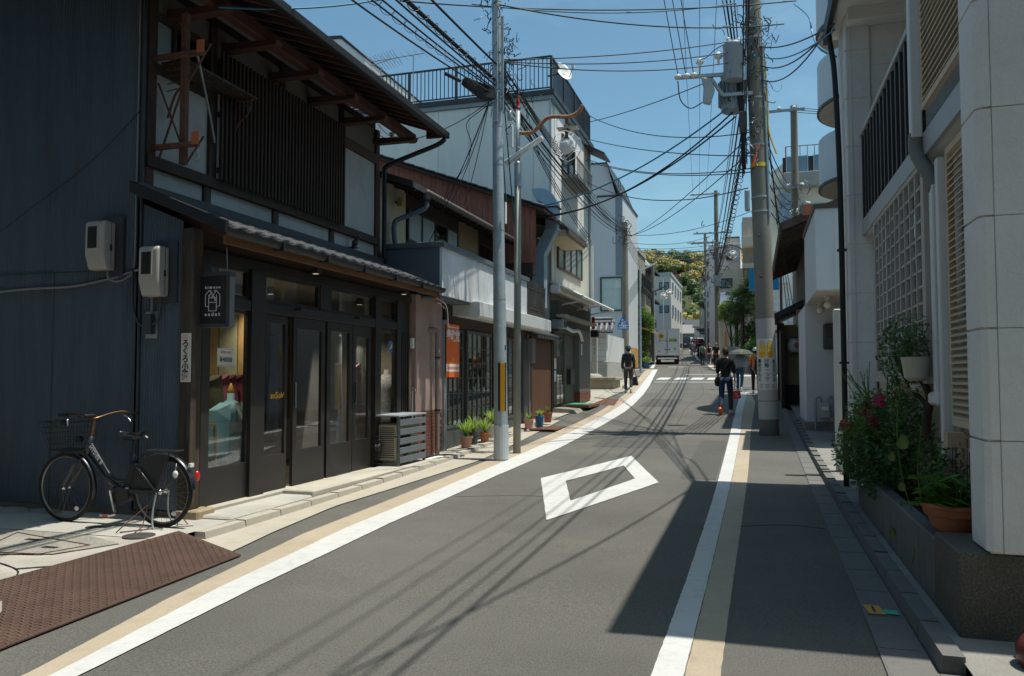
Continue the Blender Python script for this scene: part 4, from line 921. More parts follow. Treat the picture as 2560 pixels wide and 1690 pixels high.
sd_.build('saddle', M('saddle_vinyl', (.018, .02, .024), .3, spec=.5), bk, smooth=True)
MB().tube([P(-5.82, .66), P(-5.805, .83)], .014, 8).build('seat_post', mBLACKM, bk)
MB().prism([P(-5.90, .33, cyb - .05), P(-5.83, .33, cyb - .05), P(-5.755, .585, cyb - .05), P(-5.83, .60, cyb - .05)], (0, .1, 0)).build('battery', mBLACKP, bk, bev=.012)
MB().prism([P(-6.03, .36, cyb - .05), P(-5.90, .38, cyb - .05), P(-5.80, .34, cyb - .05), P(-5.80, .28, cyb - .05), P(-5.87, .22, cyb - .05), P(-5.99, .28, cyb - .05)], (0, .1, 0)).build('motor', mBLACKP, bk, bev=.012)
B('battery_label', mWHITE, bk, -5.865, cyb - .0535, zb + .34, -5.83, cyb - .0505, zb + .365)
MB().lathe([(.085, 0), (.085, .012), (.06, .016)], P(-5.90, .285, cyb - .068), 20, (0, -1, 0)).build('chainring', mBLACKM, bk)
MB().box(-5.9, cyb - .066, zb + .315, -5.5, cyb - .045, zb + .35).build('chain_case', mBLACKM, bk)
MB().beam(P(-6.0, .34, cyb - .095), P(-5.94, .13, cyb - .095), .028, .016, (0, 1, 0)).build('crank', mCHROME, bk, bev=.005)
B('pedal', mCHROME, bk, -6.03, cyb - .19, zb + .105, -5.92, cyb - .10, zb + .13, bev=.004); B('pedal_reflector', mORANGE, bk, -5.99, cyb - .194, zb + .108, -5.93, cyb - .189, zb + .127)
stn = MB()
for s_ in (-1, 1): stn.tube(smooth_path([P(rx, RW, ry + s_*.08), P(rx - .02, .15, ry + s_*.10), P(rx + .02, .012, ry + s_*.13), P(rx + .12, .01, ry + s_*.13)], 4), .008, 6)
stn.build('kickstand', mSTEEL, bk)
bk.location = (-5.80, 6.19, .09)
pbk = thing('bicycle_stand', 'low bent wire bicycle stand under the rear wheel', 'bicycle stand', (-5.5, 6.1, .08))
MB().tube([(-5.62, 5.95, .09), (-5.58, 6.02, .16), (-5.50, 6.2, .30), (-5.47, 6.1, .12), (-5.46, 6.0, .09)], .006, 5).build('wire_loop', mRUST, pbk)
MB().tube([(-5.62, 6.0, .085), (-5.40, 6.3, .085), (-5.2, 6.45, .085)], .006, 5).build('base_wire', mRUST, pbk)
MB().tube([(-5.35, 6.42, .085), (-5.38, 6.46, .2), (-5.30, 6.5, .085)], .006, 5).build('wire_loop', mRUST, pbk)
charm = tag(MB().sphere(P(rx + .19, RW + .17, ry - .06), .03, 10, (1, .5, 1.2)).tube([P(rx + .19, RW + .2, ry - .06), P(rx + .20, RW + .27, ry - .06)], .003, 4).build('lock_charm', mWHITE, None, smooth=True), 'small pale charm hanging from the bicycle rear lock', 'charm')
charm.location = (.2, -.14, .015); pbk.location = (-5.34, 5.98, .095)
# ================================================================ LEFT SIDE BEYOND THE TOWNHOUSE
mFRG = M('brown_window_frame', (.085, .065, .05), .55, .1, 4)
mFRD = M('dark_window_frame', (.045, .045, .045), .5, .1, 4)
mFRA = M('aluminium_frame', (.42, .43, .43), .45, .05, 4, metal=.5)
mCURT = M('curtain_cloth', (.78, .84, .85), .9, .06, 3)
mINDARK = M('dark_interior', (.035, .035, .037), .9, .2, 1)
def win_x(par, X, y0, y1, z0, z1, n=2, fm_=None, pane=None, w=.045, rows=1, back=None, d=.035):
    """a window in a wall that looks to +X (d>0) or -X (d<0)"""
    fm_ = fm_ or mFRD; b = MB(); xo = X + d
    b.box(X, y0, z0, xo, y1, z0 + w).box(X, y0, z1 - w, xo, y1, z1).box(X, y0, z0 + w, xo, y0 + w, z1 - w).box(X, y1 - w, z0 + w, xo, y1, z1 - w)
    for k in range(1, n): yk = lerp(y0, y1, k / n); b.box(X, yk - w * .4, z0 + w, xo * .999, yk + w * .4, z1 - w)
    for k in range(1, rows): zk = lerp(z0, z1, k / rows); b.box(X, y0 + w, zk - w * .3, X + d * .8, y1 - w, zk + w * .3)
    o = b.build('window', fm_, par)
    for k in range(n):
        MB().box(X + d * .3, lerp(y0 + w, y1 - w, k / n), z0 + w, X + d * .5, lerp(y0 + w, y1 - w, (k + 1) / n), z1 - w).build('pane', (pane[k % len(pane)] if isinstance(pane, list) else pane) or mGLASSD, o)
    if back: MB().box(X + d * .05, y0 + w, z0 + w, X + d * .2, y1 - w, z1 - w).build('blind', back, o)
    return o
def win_y(par, Y, x0, x1, z0, z1, n=2, fm_=None, pane=None, w=.045, rows=1, d=.035, back=None):
    fm_ = fm_ or mFRD; b = MB(); yo = Y - d; x0, x1 = sorted((x0, x1))
    b.box(x0, yo, z0, x1, Y, z0 + w).box(x0, yo, z1 - w, x1, Y, z1).box(x0, yo, z0 + w, x0 + w, Y, z1 - w).box(x1 - w, yo, z0 + w, x1, Y, z1 - w)
    for k in range(1, n): xk = lerp(x0, x1, k / n); b.box(xk - w * .4, yo + .002, z0 + w, xk + w * .4, Y, z1 - w)
    for k in range(1, rows): zk = lerp(z0, z1, k / rows); b.box(x0 + w, yo + .004, zk - w * .3, x1 - w, Y, zk + w * .3)
    o = b.build('window', fm_, par)
    for k in range(n):
        MB().box(lerp(x0 + w, x1 - w, k / n), Y - d * .5, z0 + w, lerp(x0 + w, x1 - w, (k + 1) / n), Y - d * .3, z1 - w).build('pane', (pane[k % len(pane)] if isinstance(pane, list) else pane) or mGLASSD, o)
    if back: MB().box(x0 + w, Y - d * .2, z0 + w, x1 - w, Y - d * .05, z1 - w).build('blind', back, o)
    return o
def railing(par, pts, h, step, mat, r=.012, posts=1.6, post_r=.022, base=None):
    """upright bars between two rails along a polyline; each bar its own part"""
    for a, c in zip(pts, pts[1:]):
        a = V3(a); c = V3(c); L = (c - a).length; up = Vector((0, 0, 1))
        MB().beam(a + up * h, c + up * h, .05, .045).build('top_rail', mat, par); MB().beam(a + up * .08, c + up * .08, .035, .035).build('bottom_rail', mat, par)
        n_ = max(1, int(L / step)); bar = MB().box(-r, -r, .08, r, r, h - .02).mesh('bar', mat); pst = MB().box(-post_r, -post_r, -.03, post_r, post_r, h).mesh('post', mat)
        for i in range(n_ + 1):
            p = a.lerp(c, i / n_)
            if i % max(1, int(posts / step)) == 0: inst('post', pst, par, T(*p))
            else: inst('bar', bar, par, T(*p))

# ---------------------------------------------------------------- low shop with the parapet
Bs = thing('old_shop', 'low old shop with grey parapet fascia, white canopy and lattice glass doors', 'building', (-5.3, 15.5, .1))
mPINK = M('pink_render', (.33, .235, .205), .9, .12, 2, .2, 60, dirt=(.22, .155, .135), dirtamt=.5, dscale=2.5)
B('pink_pillar', mPINK, Bs, -6.0, 12.06, .9, -5.32, 13.22, 2.85)
XB = -5.30
mTILEB = M('brown_wall_tile', (.16, .062, .04), .55, .18, 8, .1, 60)
mGROUT = M('grout', (.22, .19, .165), .95)
B('tile_base', mGROUT, Bs, -6.0, 12.065, .05, -5.325, 13.215, .9)
tl = MB().box(0, .004, .003, .012, .206, .057).mesh('tile', mTILEB); tly = MB().box(.004, -.012, .003, .206, 0, .057).mesh('tile', mTILEB)
for r in range(13):
    for k in range(6):
        y = 12.065 + k * .21 - (.105 if r % 2 else 0)
        if y < 12.06 or y > 13.01: continue
        inst('tile', tl, Bs, T(-5.325, y, .14 + r * .06))
B('door_jamb', M('grey_jamb', (.27, .29, .30), .7, .1), Bs, -5.40, 13.22, .1, -5.27, 13.34, 2.5)
MB().tube(smooth_path([(-5.34, 12.62, 2.30), (-5.24, 12.66, 2.30), (-5.21, 12.72, 2.24), (-5.21, 12.73, 2.0), (-5.21, 12.74, 1.0), (-5.21, 12.75, .12)], 4), .04, 10).build('drainpipe', M('mauve_pipe', (.20, .155, .145), .5, .1), Bs, smooth=True)
for z in (1.8, .9): MB().lathe([(.05, 0), (.05, .03)], (-5.21, 12.74, z), 12).build('pipe_collar', mBLACKP, Bs)
B('rear_mass', mWOODD, Bs, -9.5, 12.25, 0, -6.15, 18.6, 4.6)
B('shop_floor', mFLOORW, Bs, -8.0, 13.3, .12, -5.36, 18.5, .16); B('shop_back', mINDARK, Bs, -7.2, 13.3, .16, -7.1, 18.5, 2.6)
B('shop_goods', M('goods', (.16, .12, .09), .9, .6, 4), Bs, -6.9, 13.8, .16, -6.4, 15.4, 1.2); B('shop_goods', M('goods2', (.2, .2, .2), .9, .6, 5), Bs, -6.9, 16.2, .16, -6.5, 18.2, 1.6)
B('header', mWOODD, Bs, -5.42, 13.34, 2.40, -5.30, 18.6, 2.86)
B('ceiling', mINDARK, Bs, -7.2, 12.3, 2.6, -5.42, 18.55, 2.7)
B('sill_stone', mCONC, Bs, -5.42, 13.3, .05, -5.2, 18.5, .17)
mGRFRAME = M('grey_green_joinery', (.075, .082, .078), .6, .15, 4, .15, 60)
def bx_(u): return onX(u, 940, XB).y
def lattice_door(y0, y1, nx, nz, xo, name='lattice_door'):
    x0, x1 = XB - .03 + xo, XB + .005 + xo; z0, zp, z1 = .18, .60, 2.38; b = MB()
    b.box(x0, y0, z0, x1, y0 + .05, z1).box(x0, y1 - .05, z0, x1, y1, z1).box(x0, y0 + .05, z1 - .06, x1, y1 - .05, z1).box(x0, y0 + .05, zp - .06, x1, y1 - .05, zp).box(x0, y0 + .05, z0, x1, y1 - .05, z0 + .06)
    o = b.build(name, mGRFRAME, Bs)
    B('kick_panel', mGRFRAME, o, x0 + .01, y0 + .05, z0 + .06, x1 - .012, y1 - .05, zp - .06)
    for k in range(1, nx): B('bar', mGRFRAME, o, x0 + .005, lerp(y0 + .05, y1 - .05, k / nx) - .012, zp, x1 - .005, lerp(y0 + .05, y1 - .05, k / nx) + .012, z1 - .06)
    for k in range(1, nz): B('bar', mGRFRAME, o, x0 + .007, y0 + .05, lerp(zp, z1 - .06, k / nz) - .01, x1 - .008, y1 - .05, lerp(zp, z1 - .06, k / nz) + .01)
    MB().box(x0 + .012, y0 + .05, zp, x0 + .016, y1 - .05, z1 - .06).build('pane', mGLASS, o)
lattice_door(bx_(1112), bx_(1162), 4, 6, -.03); lattice_door(bx_(1166), bx_(1227), 5, 6, .02); lattice_door(bx_(1262), bx_(1308), 4, 6, -.03)
B('post', mGRFRAME, Bs, XB - .04, bx_(1308), .17, XB + .01, bx_(1318), 2.4)
mCANOPY = M('white_sheet_metal', (.55, .565, .56), .5, .06, 2, dirt=(.34, .32, .28), dirtamt=.45, dscale=2.2)
cp = MB().prism([(-5.42, 13.68, 2.62), (-4.80, 13.68, 2.56), (-4.76, 13.68, 2.60), (-4.76, 13.68, 2.86), (-5.42, 13.68, 2.93)], (0, 5.3, 0)).build('canopy', mCANOPY, Bs, bev=.01)
B('canopy_seam', mBLACKP, cp, -4.765, 15.9, 2.6, -4.755, 15.91, 2.86)
mPAR = M('grey_blue_sheet', (.10, .125, .15), .55, .1, 1.5, dirt=(.07, .085, .10), dirtamt=.5, dscale=1.5)
mPARF = M('stained_white_fascia', (.60, .62, .64), .55, .14, 1.6, dirt=(.40, .33, .32), dirtamt=.8, dscale=2.4, stretch=(1, 1, .3))
B('parapet_side', mPAR, Bs, -6.0, 12.2, 2.86, -4.96, 17.35, 3.68)
B('parapet_front', mPARF, Bs, -4.96, 12.202, 2.84, -4.915, 17.35, 3.64)
B('parapet_cap', mPAR, Bs, -5.0, 12.17, 3.64, -4.87, 17.40, 3.73, bev=.008); B('parapet_cap', mPAR, Bs, -6.0, 12.17, 3.64, -5.0, 12.26, 3.73, bev=.008)
B('canopy_roof', mPAR, Bs, -5.42, 12.25, 2.80, -4.97, 13.68, 2.84)
mBRUSH = M('brushwood', (.20, .19, .175), .95, .45, 6, .9, 60, stretch=(14, 14, .8), fine=.3)
br = thing('brushwood_screen', 'bundle of grey brushwood screening standing on the white canopy', 'screen', (-5.0, 18.2, 2.9))
bb2 = MB()
for k in range(420):
    if random.random() < .62: x, y = -4.95 + random.uniform(-.03, .03), random.uniform(17.42, 19.0)
    else: x, y = random.uniform(-5.5, -4.95), 17.44 + random.uniform(-.03, .03)
    z0_ = 2.90 + random.uniform(-.06, .02); h_ = random.uniform(.70, .86); bb2.tube([(x, y, z0_), (x + random.uniform(-.03, .03), y + random.uniform(-.05, .05), z0_ + h_)], .011, 3, False)
stuff(bb2.build('twigs', mBRUSH, br))
B('bundle_core', mBRUSH, br, -5.5, 17.46, 2.9, -4.985, 18.95, 3.62)
for z in (3.05, 3.52): B('tie_rail', mWOODD, br, -4.93, 17.4, z, -4.905, 19.0, z + .03)
# upper storey of the low shop
XV = -6.10
mCREAM = M('cream_plaster', (.46, .40, .27), .9, .1, 2, .15, 70, dirt=(.33, .28, .18), dirtamt=.5, dscale=2)
B('wall', mCREAM, Bs, -6.15, 12.3, 3.5, XV, 13.34, 4.95)
B('wall', mWOODD, Bs, -6.15, 13.34, 3.5, XV, 19.0, 4.0); B('wall', mWOODD, Bs, -6.15, 13.34, 4.62, XV, 19.0, 5.0)
win_x(Bs, XV - .02, 13.44, 16.05, 4.0, 4.62, 4, mFRD, [mFROST, mFROST, mGLASSD, mFROST])
B('reed_panel', M('reed_panel', (.26, .175, .09), .85, .3, 5, .5, 60, stretch=(3, 3, 8)), Bs, -6.15, 16.06, 3.98, XV + .02, 17.3, 4.9)
win_x(Bs, XV - .02, 17.36, 19.0, 4.0, 4.62, 2, mFRD, mGLASSD)
MB().prism([(-5.48, 12.25, 4.70), (-9.4, 12.25, 6.1), (-9.4, 12.25, 6.2), (-5.48, 12.25, 4.80)], (0, 6.5, 0)).build('roof', mTILE, Bs)
for i in range(14): MB().beam((-5.5, 12.4 + i * .46, 4.68), (-6.2, 12.4 + i * .46, 4.93), .05, .06).build('rafter', mWOODD, Bs)
MB().tube([(-5.47, 12.85, 4.73), (-5.47, 18.6, 4.76)], .06, 10).build('gutter', M('brown_gutter', (.10, .08, .07), .6, .2, 4), Bs, smooth=True)
MB().lathe([(.05, 0), (.09, .05), (.09, .16)], (-5.5, 12.86, 4.55), 12).build('gutter_box', mBLACKP, Bs)
MB().tube(smooth_path([(-5.5, 12.86, 4.58), (-5.5, 12.84, 4.45), (-5.85, 12.7, 4.28), (-5.98, 12.62, 4.18), (-5.98, 12.62, 3.9), (-5.97, 12.7, 3.72), (-5.9, 12.8, 3.69)], 4), .045, 10).build('downpipe', mPAR, Bs, smooth=True)
o = thing('house_lamp', 'small yellow lantern under the low shop upper eave', 'lamp', (-6.0, 12.9, 4.6)); B('lamp_body', M('lamp_yellow', (.5, .36, .10), .6), o, -6.05, 12.86, 4.52, -5.95, 12.92, 4.68, bev=.01); B('lamp_arm', mBLACKM, o, -6.09, 12.88, 4.58, -6.05, 12.9, 4.62)
# poster
po = thing('campaign_poster', 'orange poster with white characters on the lattice door', 'poster', (-5.2, 13.6, 1.95))
py0, py1, pz0, pz1 = 13.22, 13.86, 1.48, 2.44
XP = -5.235
B('sheet', mORANGE, po, XP - .004, py0, pz0, XP, py1, pz1); B('white_band', mLETW, po, XP, py0 + .004, pz0 + .10, XP + .001, py1 - .004, pz0 + .235)
lettering('参政党', mLETW, po, fm(XP + .003, (py0 + py1) / 2, pz1 - .22), .225, bold=.006, spacing=.93)
for k in range(11): B('small_print', mLETW, po, XP + .001, py0 + .06 + k * .05, pz1 - .07, XP + .002, py0 + .09 + k * .05, pz1 - .04); B('small_print', mORANGE, po, XP + .002, py0 + .05 + k * .052, pz0 + .14, XP + .003, py0 + .085 + k * .052, pz0 + .19)
MB().lathe([(.045, 0), (.045, .001)], (XP, (py0 + py1) / 2, 1.80), 14, (1, 0, 0)).build('emblem', M('pale_orange', (.78, .30, .10), .6), po)
# ---------------------------------------------------------------- potted plants in front of the low shop
mBLADE = Leaf('bright_blade', (.20, .36, .03), (.36, .52, .08), .4)
mLEAFG = Leaf('mid_green_leaf', (.08, .19, .035), (.17, .32, .06), .35)
mLEAFD = Leaf('dark_green_leaf', (.05, .12, .03), (.12, .22, .055), .35)
def blades(par, c, n_, L, spread, mat, name='leaf', w=.017):
    for k in range(n_):
        a = random.uniform(0, 2*math.pi); s_ = random.uniform(.5, 1) * spread; l = L * random.uniform(.7, 1.1); b = MB(); vs = []
        dx, dy_ = math.cos(a), math.sin(a)
        for i in range(6):
            t = i / 5; r = s_ * l * t; z = l * (t * .95 - .75 * s_ * t * t * 1.05); ww = w * (1 - t * .9)
            vs += [(c[0] + dx*r - dy_*ww, c[1] + dy_*r + dx*ww, c[2] + z), (c[0] + dx*r + dy_*ww, c[1] + dy_*r - dx*ww, c[2] + z)]
        b.add(vs, [(2*i, 2*i+1, 2*i+3, 2*i+2) for i in range(5)]).build(name, mat, par)
def pot(x, y, z, r, h_, mat, label, name='potted_plant', n_=46, L=.46, leaf=None, sq=False):
    p = thing(name, label, 'potted plant', (x, y, z), 'potted plants along the old shop front')
    MB().lathe([(r * .72, 0), (r * .95, h_ * .86), (r * 1.06, h_ * .86), (r * 1.06, h_), (r * .92, h_), (r * .9, h_ * .9), (0, h_ * .9)], (x, y, z), 18, cap=False).build('pot', mat, p, smooth='angle')
    MB().lathe([(r * .9, 0), (0, .005)], (x, y, z + h_ * .9), 14, cap=False).build('soil', mSOIL, p)
    blades(p, (x, y, z + h_ * .9), n_, L, .55, leaf or mBLADE); return p
mPOTPINK = M('pink_clay', (.48, .25, .17), .8, .12, 6)
mPOTGREY = M('dark_pot', (.06, .075, .06), .6, .1); mPOTWHITE = M('pale_pot', (.48, .46, .40), .6, .1); mPOTBLUE = M('blue_pot', (.03, .16, .32), .4, .1)
kz = lambda y: gz(y) + .06
pot(-4.98, 13.55, kz(13.5), .115, .20, mPOTPINK, 'spider plant in a pink clay pot, the one nearest the pink pillar')
pot(-5.02, 14.05, kz(14), .10, .22, mPOTGREY, 'spider plant in a dark grey pot, second from the pink pillar')
pot(-4.95, 14.5, kz(14.5), .10, .17, mTERRA, 'spider plant in an orange clay pot, third from the pink pillar', n_=30)
pot(-5.05, 15.25, kz(15.2), .105, .27, mPOTWHITE, 'spider plant in a tall pale pot just left of the steel pole')
pot(-4.75, 16.9, kz(16.9), .11, .22, mPOTPINK, 'plant in a pink clay pot between the two street poles', n_=14, L=.24)
pot(-4.62, 17.35, kz(17.3), .10, .25, mPOTBLUE, 'grassy plant in a blue pot right of the lamp pole', n_=22, L=.26)
pot(-4.78, 17.9, kz(17.9), .11, .20, mTERRA, 'leafy plant in an orange pot beyond the blue pot', n_=20, L=.22, leaf=mLEAFG)
pot(-4.70, 18.4, kz(18.4), .11, .24, mTERRA, 'plant in the farthest orange pot before the wooden door', n_=16, L=.25, leaf=mLEAFG)
for k in range(7):
    y = 13.2 + k * .62
    tag(B('kerb_block', mCONC, None, -5.12, y, kz(y) - .08, -4.87, y + .58, kz(y) - .003, bev=.01), 'low concrete block under the potted plants', 'concrete block', 'concrete blocks under the pots')
pln = thing('loose_plank', 'rusty plate lying on the ground behind the lamp pole', 'plate', (-4.35, 17.2, .3)); B('plate', mRUST, pln, -4.75, 16.9, gz(17.2) + .022, -4.15, 17.9, gz(17.2) + .045)

# ---------------------------------------------------------------- narrow house with the red boarded gable
D = thing('boarded_house', 'narrow house with a red-brown boarded gable rising behind the low shop', 'building', (-6, 19.2, .3))
mREDB = M('red_boards', (.27, .105, .068), .8, .3, 2.5, .3, 40, stretch=(8, 1, .8), dirt=(.10, .045, .034), dirtamt=.8, dscale=1.6)
GY = 18.85
zt = lambda x: 7.27 + (x + 9.28) * (5.66 - 7.27) / (9.28 - 4.92)
B('core', mWOODD, D, -10, GY + .03, 0, -5.6, 21.55, 5.4)
MB().prism([(-9.6, GY + .02, 4), (-5.2, GY + .02, 4), (-5.2, GY + .02, zt(-5.2) - .14), (-9.6, GY + .02, zt(-9.6) - .14)], (0, .3, 0)).build('gable_wall', mWOODD, D)
k = 0; x = -9.6
while x < -5.2:
    w = .155; zz = zt(x + w) - .12 + random.uniform(-.01, .01)
    MB().prism([(x, GY, 4.3), (x + w - .006, GY, 4.3), (x + w - .006, GY, zt(x + w) - .12), (x, GY, zt(x) - .12)], (0, .018, 0)).build('board', mREDB, D); x += w
MB().prism([(-9.8, GY - .22, zt(-9.8) - .12), (-4.85, GY - .22, zt(-4.85) - .12), (-4.85, GY - .22, zt(-4.85) - .04), (-9.8, GY - .22, zt(-9.8) - .04)], (0, 2.9, 0)).build('roof', mWOODD, D)
av = math.atan((5.66 - 7.27) / (9.28 - 4.92))
vt = MB().box(0, -.14, -.012, .30, .14, .016).mesh('verge_tile', mTILE)
for i in range(17):
    x = -9.7 + i * .285; inst('verge_tile', vt, D, T(x, GY - .15, zt(x) - .012) @ RY(-av - .05))
    for j in range(1, 4): inst('verge_tile', vt, D, T(x, GY - .15 + j * .29, zt(x) - .012) @ RY(-av - .05))
# wooden door lean-to
mDOORW = M('red_brown_door_wood', (.105, .042, .02), .6, .3, 2, .2, 40, stretch=(6, 6, .5))
B('door_wall', mDOORW, D, -5.6, 19.0, .3, -5.37, 21.52, 2.55)
for k in range(8): B('door_board', mDOORW, D, -5.37, 19.35 + k * .245, .36, -5.352, 19.35 + k * .245 + .238, 2.42)
B('door_frame', mWOODD, D, -5.37, 19.2, .33, -5.33, 19.33, 2.5); B('door_frame', mWOODD, D, -5.37, 21.33, .33, -5.33, 21.45, 2.5)
MB().prism([(-5.12, 19.05, 2.46), (-5.7, 19.05, 2.66), (-5.7, 19.05, 2.74), (-5.12, 19.05, 2.52)], (0, 2.5, 0)).build('door_roof', mTILE, D)
for k in range(9): MB().tube([(-5.1, 19.15 + k * .29, 2.53), (-5.65, 19.15 + k * .29, 2.73)], .05, 8).build('roof_tile', mTILE, D, smooth=True)
mt_ = thing('meter_box', 'old grey meter box on the wall beside the wooden door', 'meter box', (-5.2, 18.95, 1.8)); B('case', M('old_box_grey', (.16, .165, .155), .6, .15, 4), mt_, -5.36, 18.72, 1.82, -5.16, 18.98, 2.42, bev=.02); MB().tube([(-5.28, 18.85, 1.82), (-5.28, 18.85, .5)], .025, 8).build('conduit', mSTEEL, mt_)
# small eave beside the duct
MB().prism([(-4.70, 20.56, 5.41), (-6, 20.56, 5.75), (-6, 20.56, 5.86), (-4.70, 20.56, 5.47)], (0, 2.5, 0)).build('side_eave', mTILE, D)
MB().prism([(-4.74, 20.62, 5.24), (-5.6, 20.62, 5.24), (-5.6, 20.62, 5.62), (-4.74, 20.62, 5.40)], (0, 2.4, 0)).build('eave_soffit', mCREAM, D); B('eave_gutter', M('brown_gutter', (0, 0, 0)), D, -4.74, 20.55, 5.30, -4.66, 23.05, 5.39)
# the steel duct
mDUCT = M('blue_grey_duct', (.30, .40, .48), .35, .12, 2.5, metal=.15, dirt=(.20, .26, .31), dirtamt=.5, dscale=3)
du = thing('exhaust_duct', 'blue-grey steel exhaust duct ending in a hooked hood', 'duct', (-5.3, 20.4, 3.4))
def rect_tube(secs):                            # sections: (center x, z, half width, tangent angle); flat on the y faces
    b = MB(); vs = []
    for cx, cz, hw, a in secs:
        nx, nz = math.cos(a), math.sin(a)
        for s1, yy in ((-1, 20.2), (1, 20.2), (1, 20.55), (-1, 20.55)): vs.append((cx + s1*nx*hw, yy, cz + s1*nz*hw))
    n_ = len(secs); b.add(vs, [(i*4+j, i*4+(j+1) % 4, (i+1)*4+(j+1) % 4, (i+1)*4+j) for i in range(n_-1) for j in range(4)] + [(3, 2, 1, 0), tuple((n_-1)*4+j for j in range(4))])
    return b
dv = lambda u, v: onY(u, v, 20.35)
pl_, ph_ = dv(1349, 697), dv(1381, 520); hw = .16
rect_tube([(pl_.x, 3.3, hw, 0), (pl_.x, dv(1349, 640).z, hw, 0), (ph_.x, dv(1381, 575).z, hw, 0), (ph_.x, ph_.z, hw, 0)]).build('riser', mDUCT, du)
ang_ = [R(0), R(18), R(36), R(54), R(72), R(90)]
cx0 = ph_.x - .36
rect_tube([(cx0 + .36*math.cos(a), ph_.z + .36*math.sin(a), hw + .01, a) for a in ang_] + [(cx0 - .12, ph_.z + .36, hw + .01, R(112))]).build('elbow', mDUCT, du)
MB().box(ph_.x - .19, 20.17, ph_.z - .02, ph_.x + .19, 20.58, ph_.z + .02).build('flange', mRUST, du); MB().box(ph_.x - .18, 20.18, dv(1381, 575).z - .02, ph_.x + .18, 20.57, dv(1381, 575).z + .01).build('flange', mDUCT, du)

# ---------------------------------------------------------------- white four-storey building with roof railing
mPANELW = M('white_metal_panel', (.68, .695, .665), .6, .06, 1.2, fine=.03, stretch=(2, 2, .3), dirt=(.52, .53, .50), dirtamt=.4, dscale=.8)
E1 = thing('white_panel_building', 'tall white panelled building with a dark railing around its flat roof', 'building', (-5.4, 21.6, .4))
EY, EX = 21.62, -5.42
B('core', mPANELW, E1, -13, EY + .03, .3, EX - .03, 27.3, 9.35)
x = EX; k = 0
while x > -13:
    w = .52 if k == 0 else .97
    B('wall_panel', mPANELW, E1, x - w + .006, EY, 2.8, x - .006, EY + .03, 9.33); x -= w; k += 1
B('corner_trim', mFRA, E1, EX - .05, EY - .012, 2.8, EX + .012, EY + .05, 9.35)
B('roof_coping', M('coping_blue', (.24, .28, .31), .6), E1, -13.05, EY - .06, 9.35, EX + .08, 27.4, 9.47); B('roof_coping', mFRD, E1, -13.08, EY - .1, 9.47, EX + .12, 27.4, 9.62)
railing(E1, [(-12.8, EY, 9.62), (EX + .02, EY, 9.62), (EX + .02, 27.2, 9.62)], .98, .125, mFRD, .011, 1.6, .035)
B('facade_panel', M('sunlit_white_panel', (.80, .80, .77), .6, .04, .8), E1, EX - .03, EY + .52, 6.2, EX, 27.28, 9.33)  # sunlight on the street front is put into a lighter panel colour
mSID = M('cream_siding', (.70, .69, .62), .65, .05, 1)
B('facade_siding', mSID, E1, EX - .03, EY + .52, 3.9, EX, 27.28, 6.2)
for k in range(38): B('siding_rib', mSID, E1, EX, EY + .55 + k * .15, 4.0, EX + .012, EY + .61 + k * .15, 6.15)
win_x(E1, EX + .012, 22.25, 25.6, 4.62, 5.62, 4, mFRG, [M('teal_pane', (.19, .27, .25), .12, spec=.7), mFROST, mFROST, M('teal_pane', (0, 0, 0))], .06, d=.06)
win_x(E1, EX, 22.9, 24.6, 7.55, 8.75, 2, mFRG, mGLASSD, .06, d=.06)
mBALC = M('grey_metal_tray', (.20, .20, .19), .6, .15, 4)
bal = B('window_guard', mBALC, E1, EX, 22.9, 7.40, EX + .5, 25.2, 7.48)
for k in range(14): B('guard_bar', mBALC, bal, EX + .47, 22.92 + k * .17, 7.48, EX + .49, 22.94 + k * .17, 7.95)
B('guard_rail', mBALC, bal, EX + .46, 22.9, 7.95, EX + .5, 25.2, 7.99)
MB().prism([(EX + .02, 26.2, 9.3), (EX + .7, 26.2, 8.95), (EX + .7, 26.2, 9.02), (EX + .02, 26.2, 9.38)], (0, 1.2, 0)).build('side_canopy', mFRD, E1)
B('downpipe', mSTEEL, E1, EX, 26.9, 3.2, EX + .08, 27.0, 9.3)
# ground floor front with retractable awning
mTAUPE = M('taupe_render', (.125, .115, .10), .8, .15, 2, dirt=(.085, .08, .07), dirtamt=.5, dscale=2)
B('shop_fascia', mTAUPE, E1, EX - .02, 21.6, 2.75, EX + .22, 26.0, 3.62)
B('shop_ledge', M('ledge_beige', (.30, .285, .25), .7, .1, 3), E1, EX + .22, 21.3, 3.13, EX + .5, 25.8, 3.2)
B('door_frame', mFRG, E1, EX - .02, 21.7, .42, EX + .05, 22.9, 2.75)
for y0_, y1_ in ((22.05, 22.35), (22.5, 22.8)):
    MB().box(EX + .052, y0_, .7, EX + .058, y1_, 2.55).build('pane', mGLASS, E1)
B('notice', mLETW, E1, EX + .051, 21.75, 1.7, EX + .056, 21.98, 2.0); B('notice', mLETW, E1, EX + .051, 21.75, 1.35, EX + .056, 21.95, 1.65)
B('door_pillar', mTAUPE, E1, EX - .02, 22.9, .4, EX + .08, 24.2, 2.75); B('letter_box', mBLACKM, E1, EX + .08, 23.2, 1.25, EX + .2, 23.75, 1.7)
B('pillar', M('grey_green_pillar', (.15, .155, .135), .7, .1, 3), E1, EX - .02, 24.2, 1.02, EX + .25, 25.85, 2.95)
B('notice', mLETW, E1, EX + .25, 24.45, 2.15, EX + .256, 24.6, 2.5)
for r in range(7):
    for k in range(4): B('brick', mTILEB, E1, EX + .0, 24.2 + k * .41, .48 + r * .078, EX + .262, 24.2 + k * .41 + .4, .55 + r * .078)
B('side_wall', mTAUPE, E1, -9, 25.86, .3, EX - .02, 27.3, 3.9)
aw = thing('shop_awning', 'cream retractable awning over the white building shop front', 'awning', (-5.1, 23.8, 3.7))
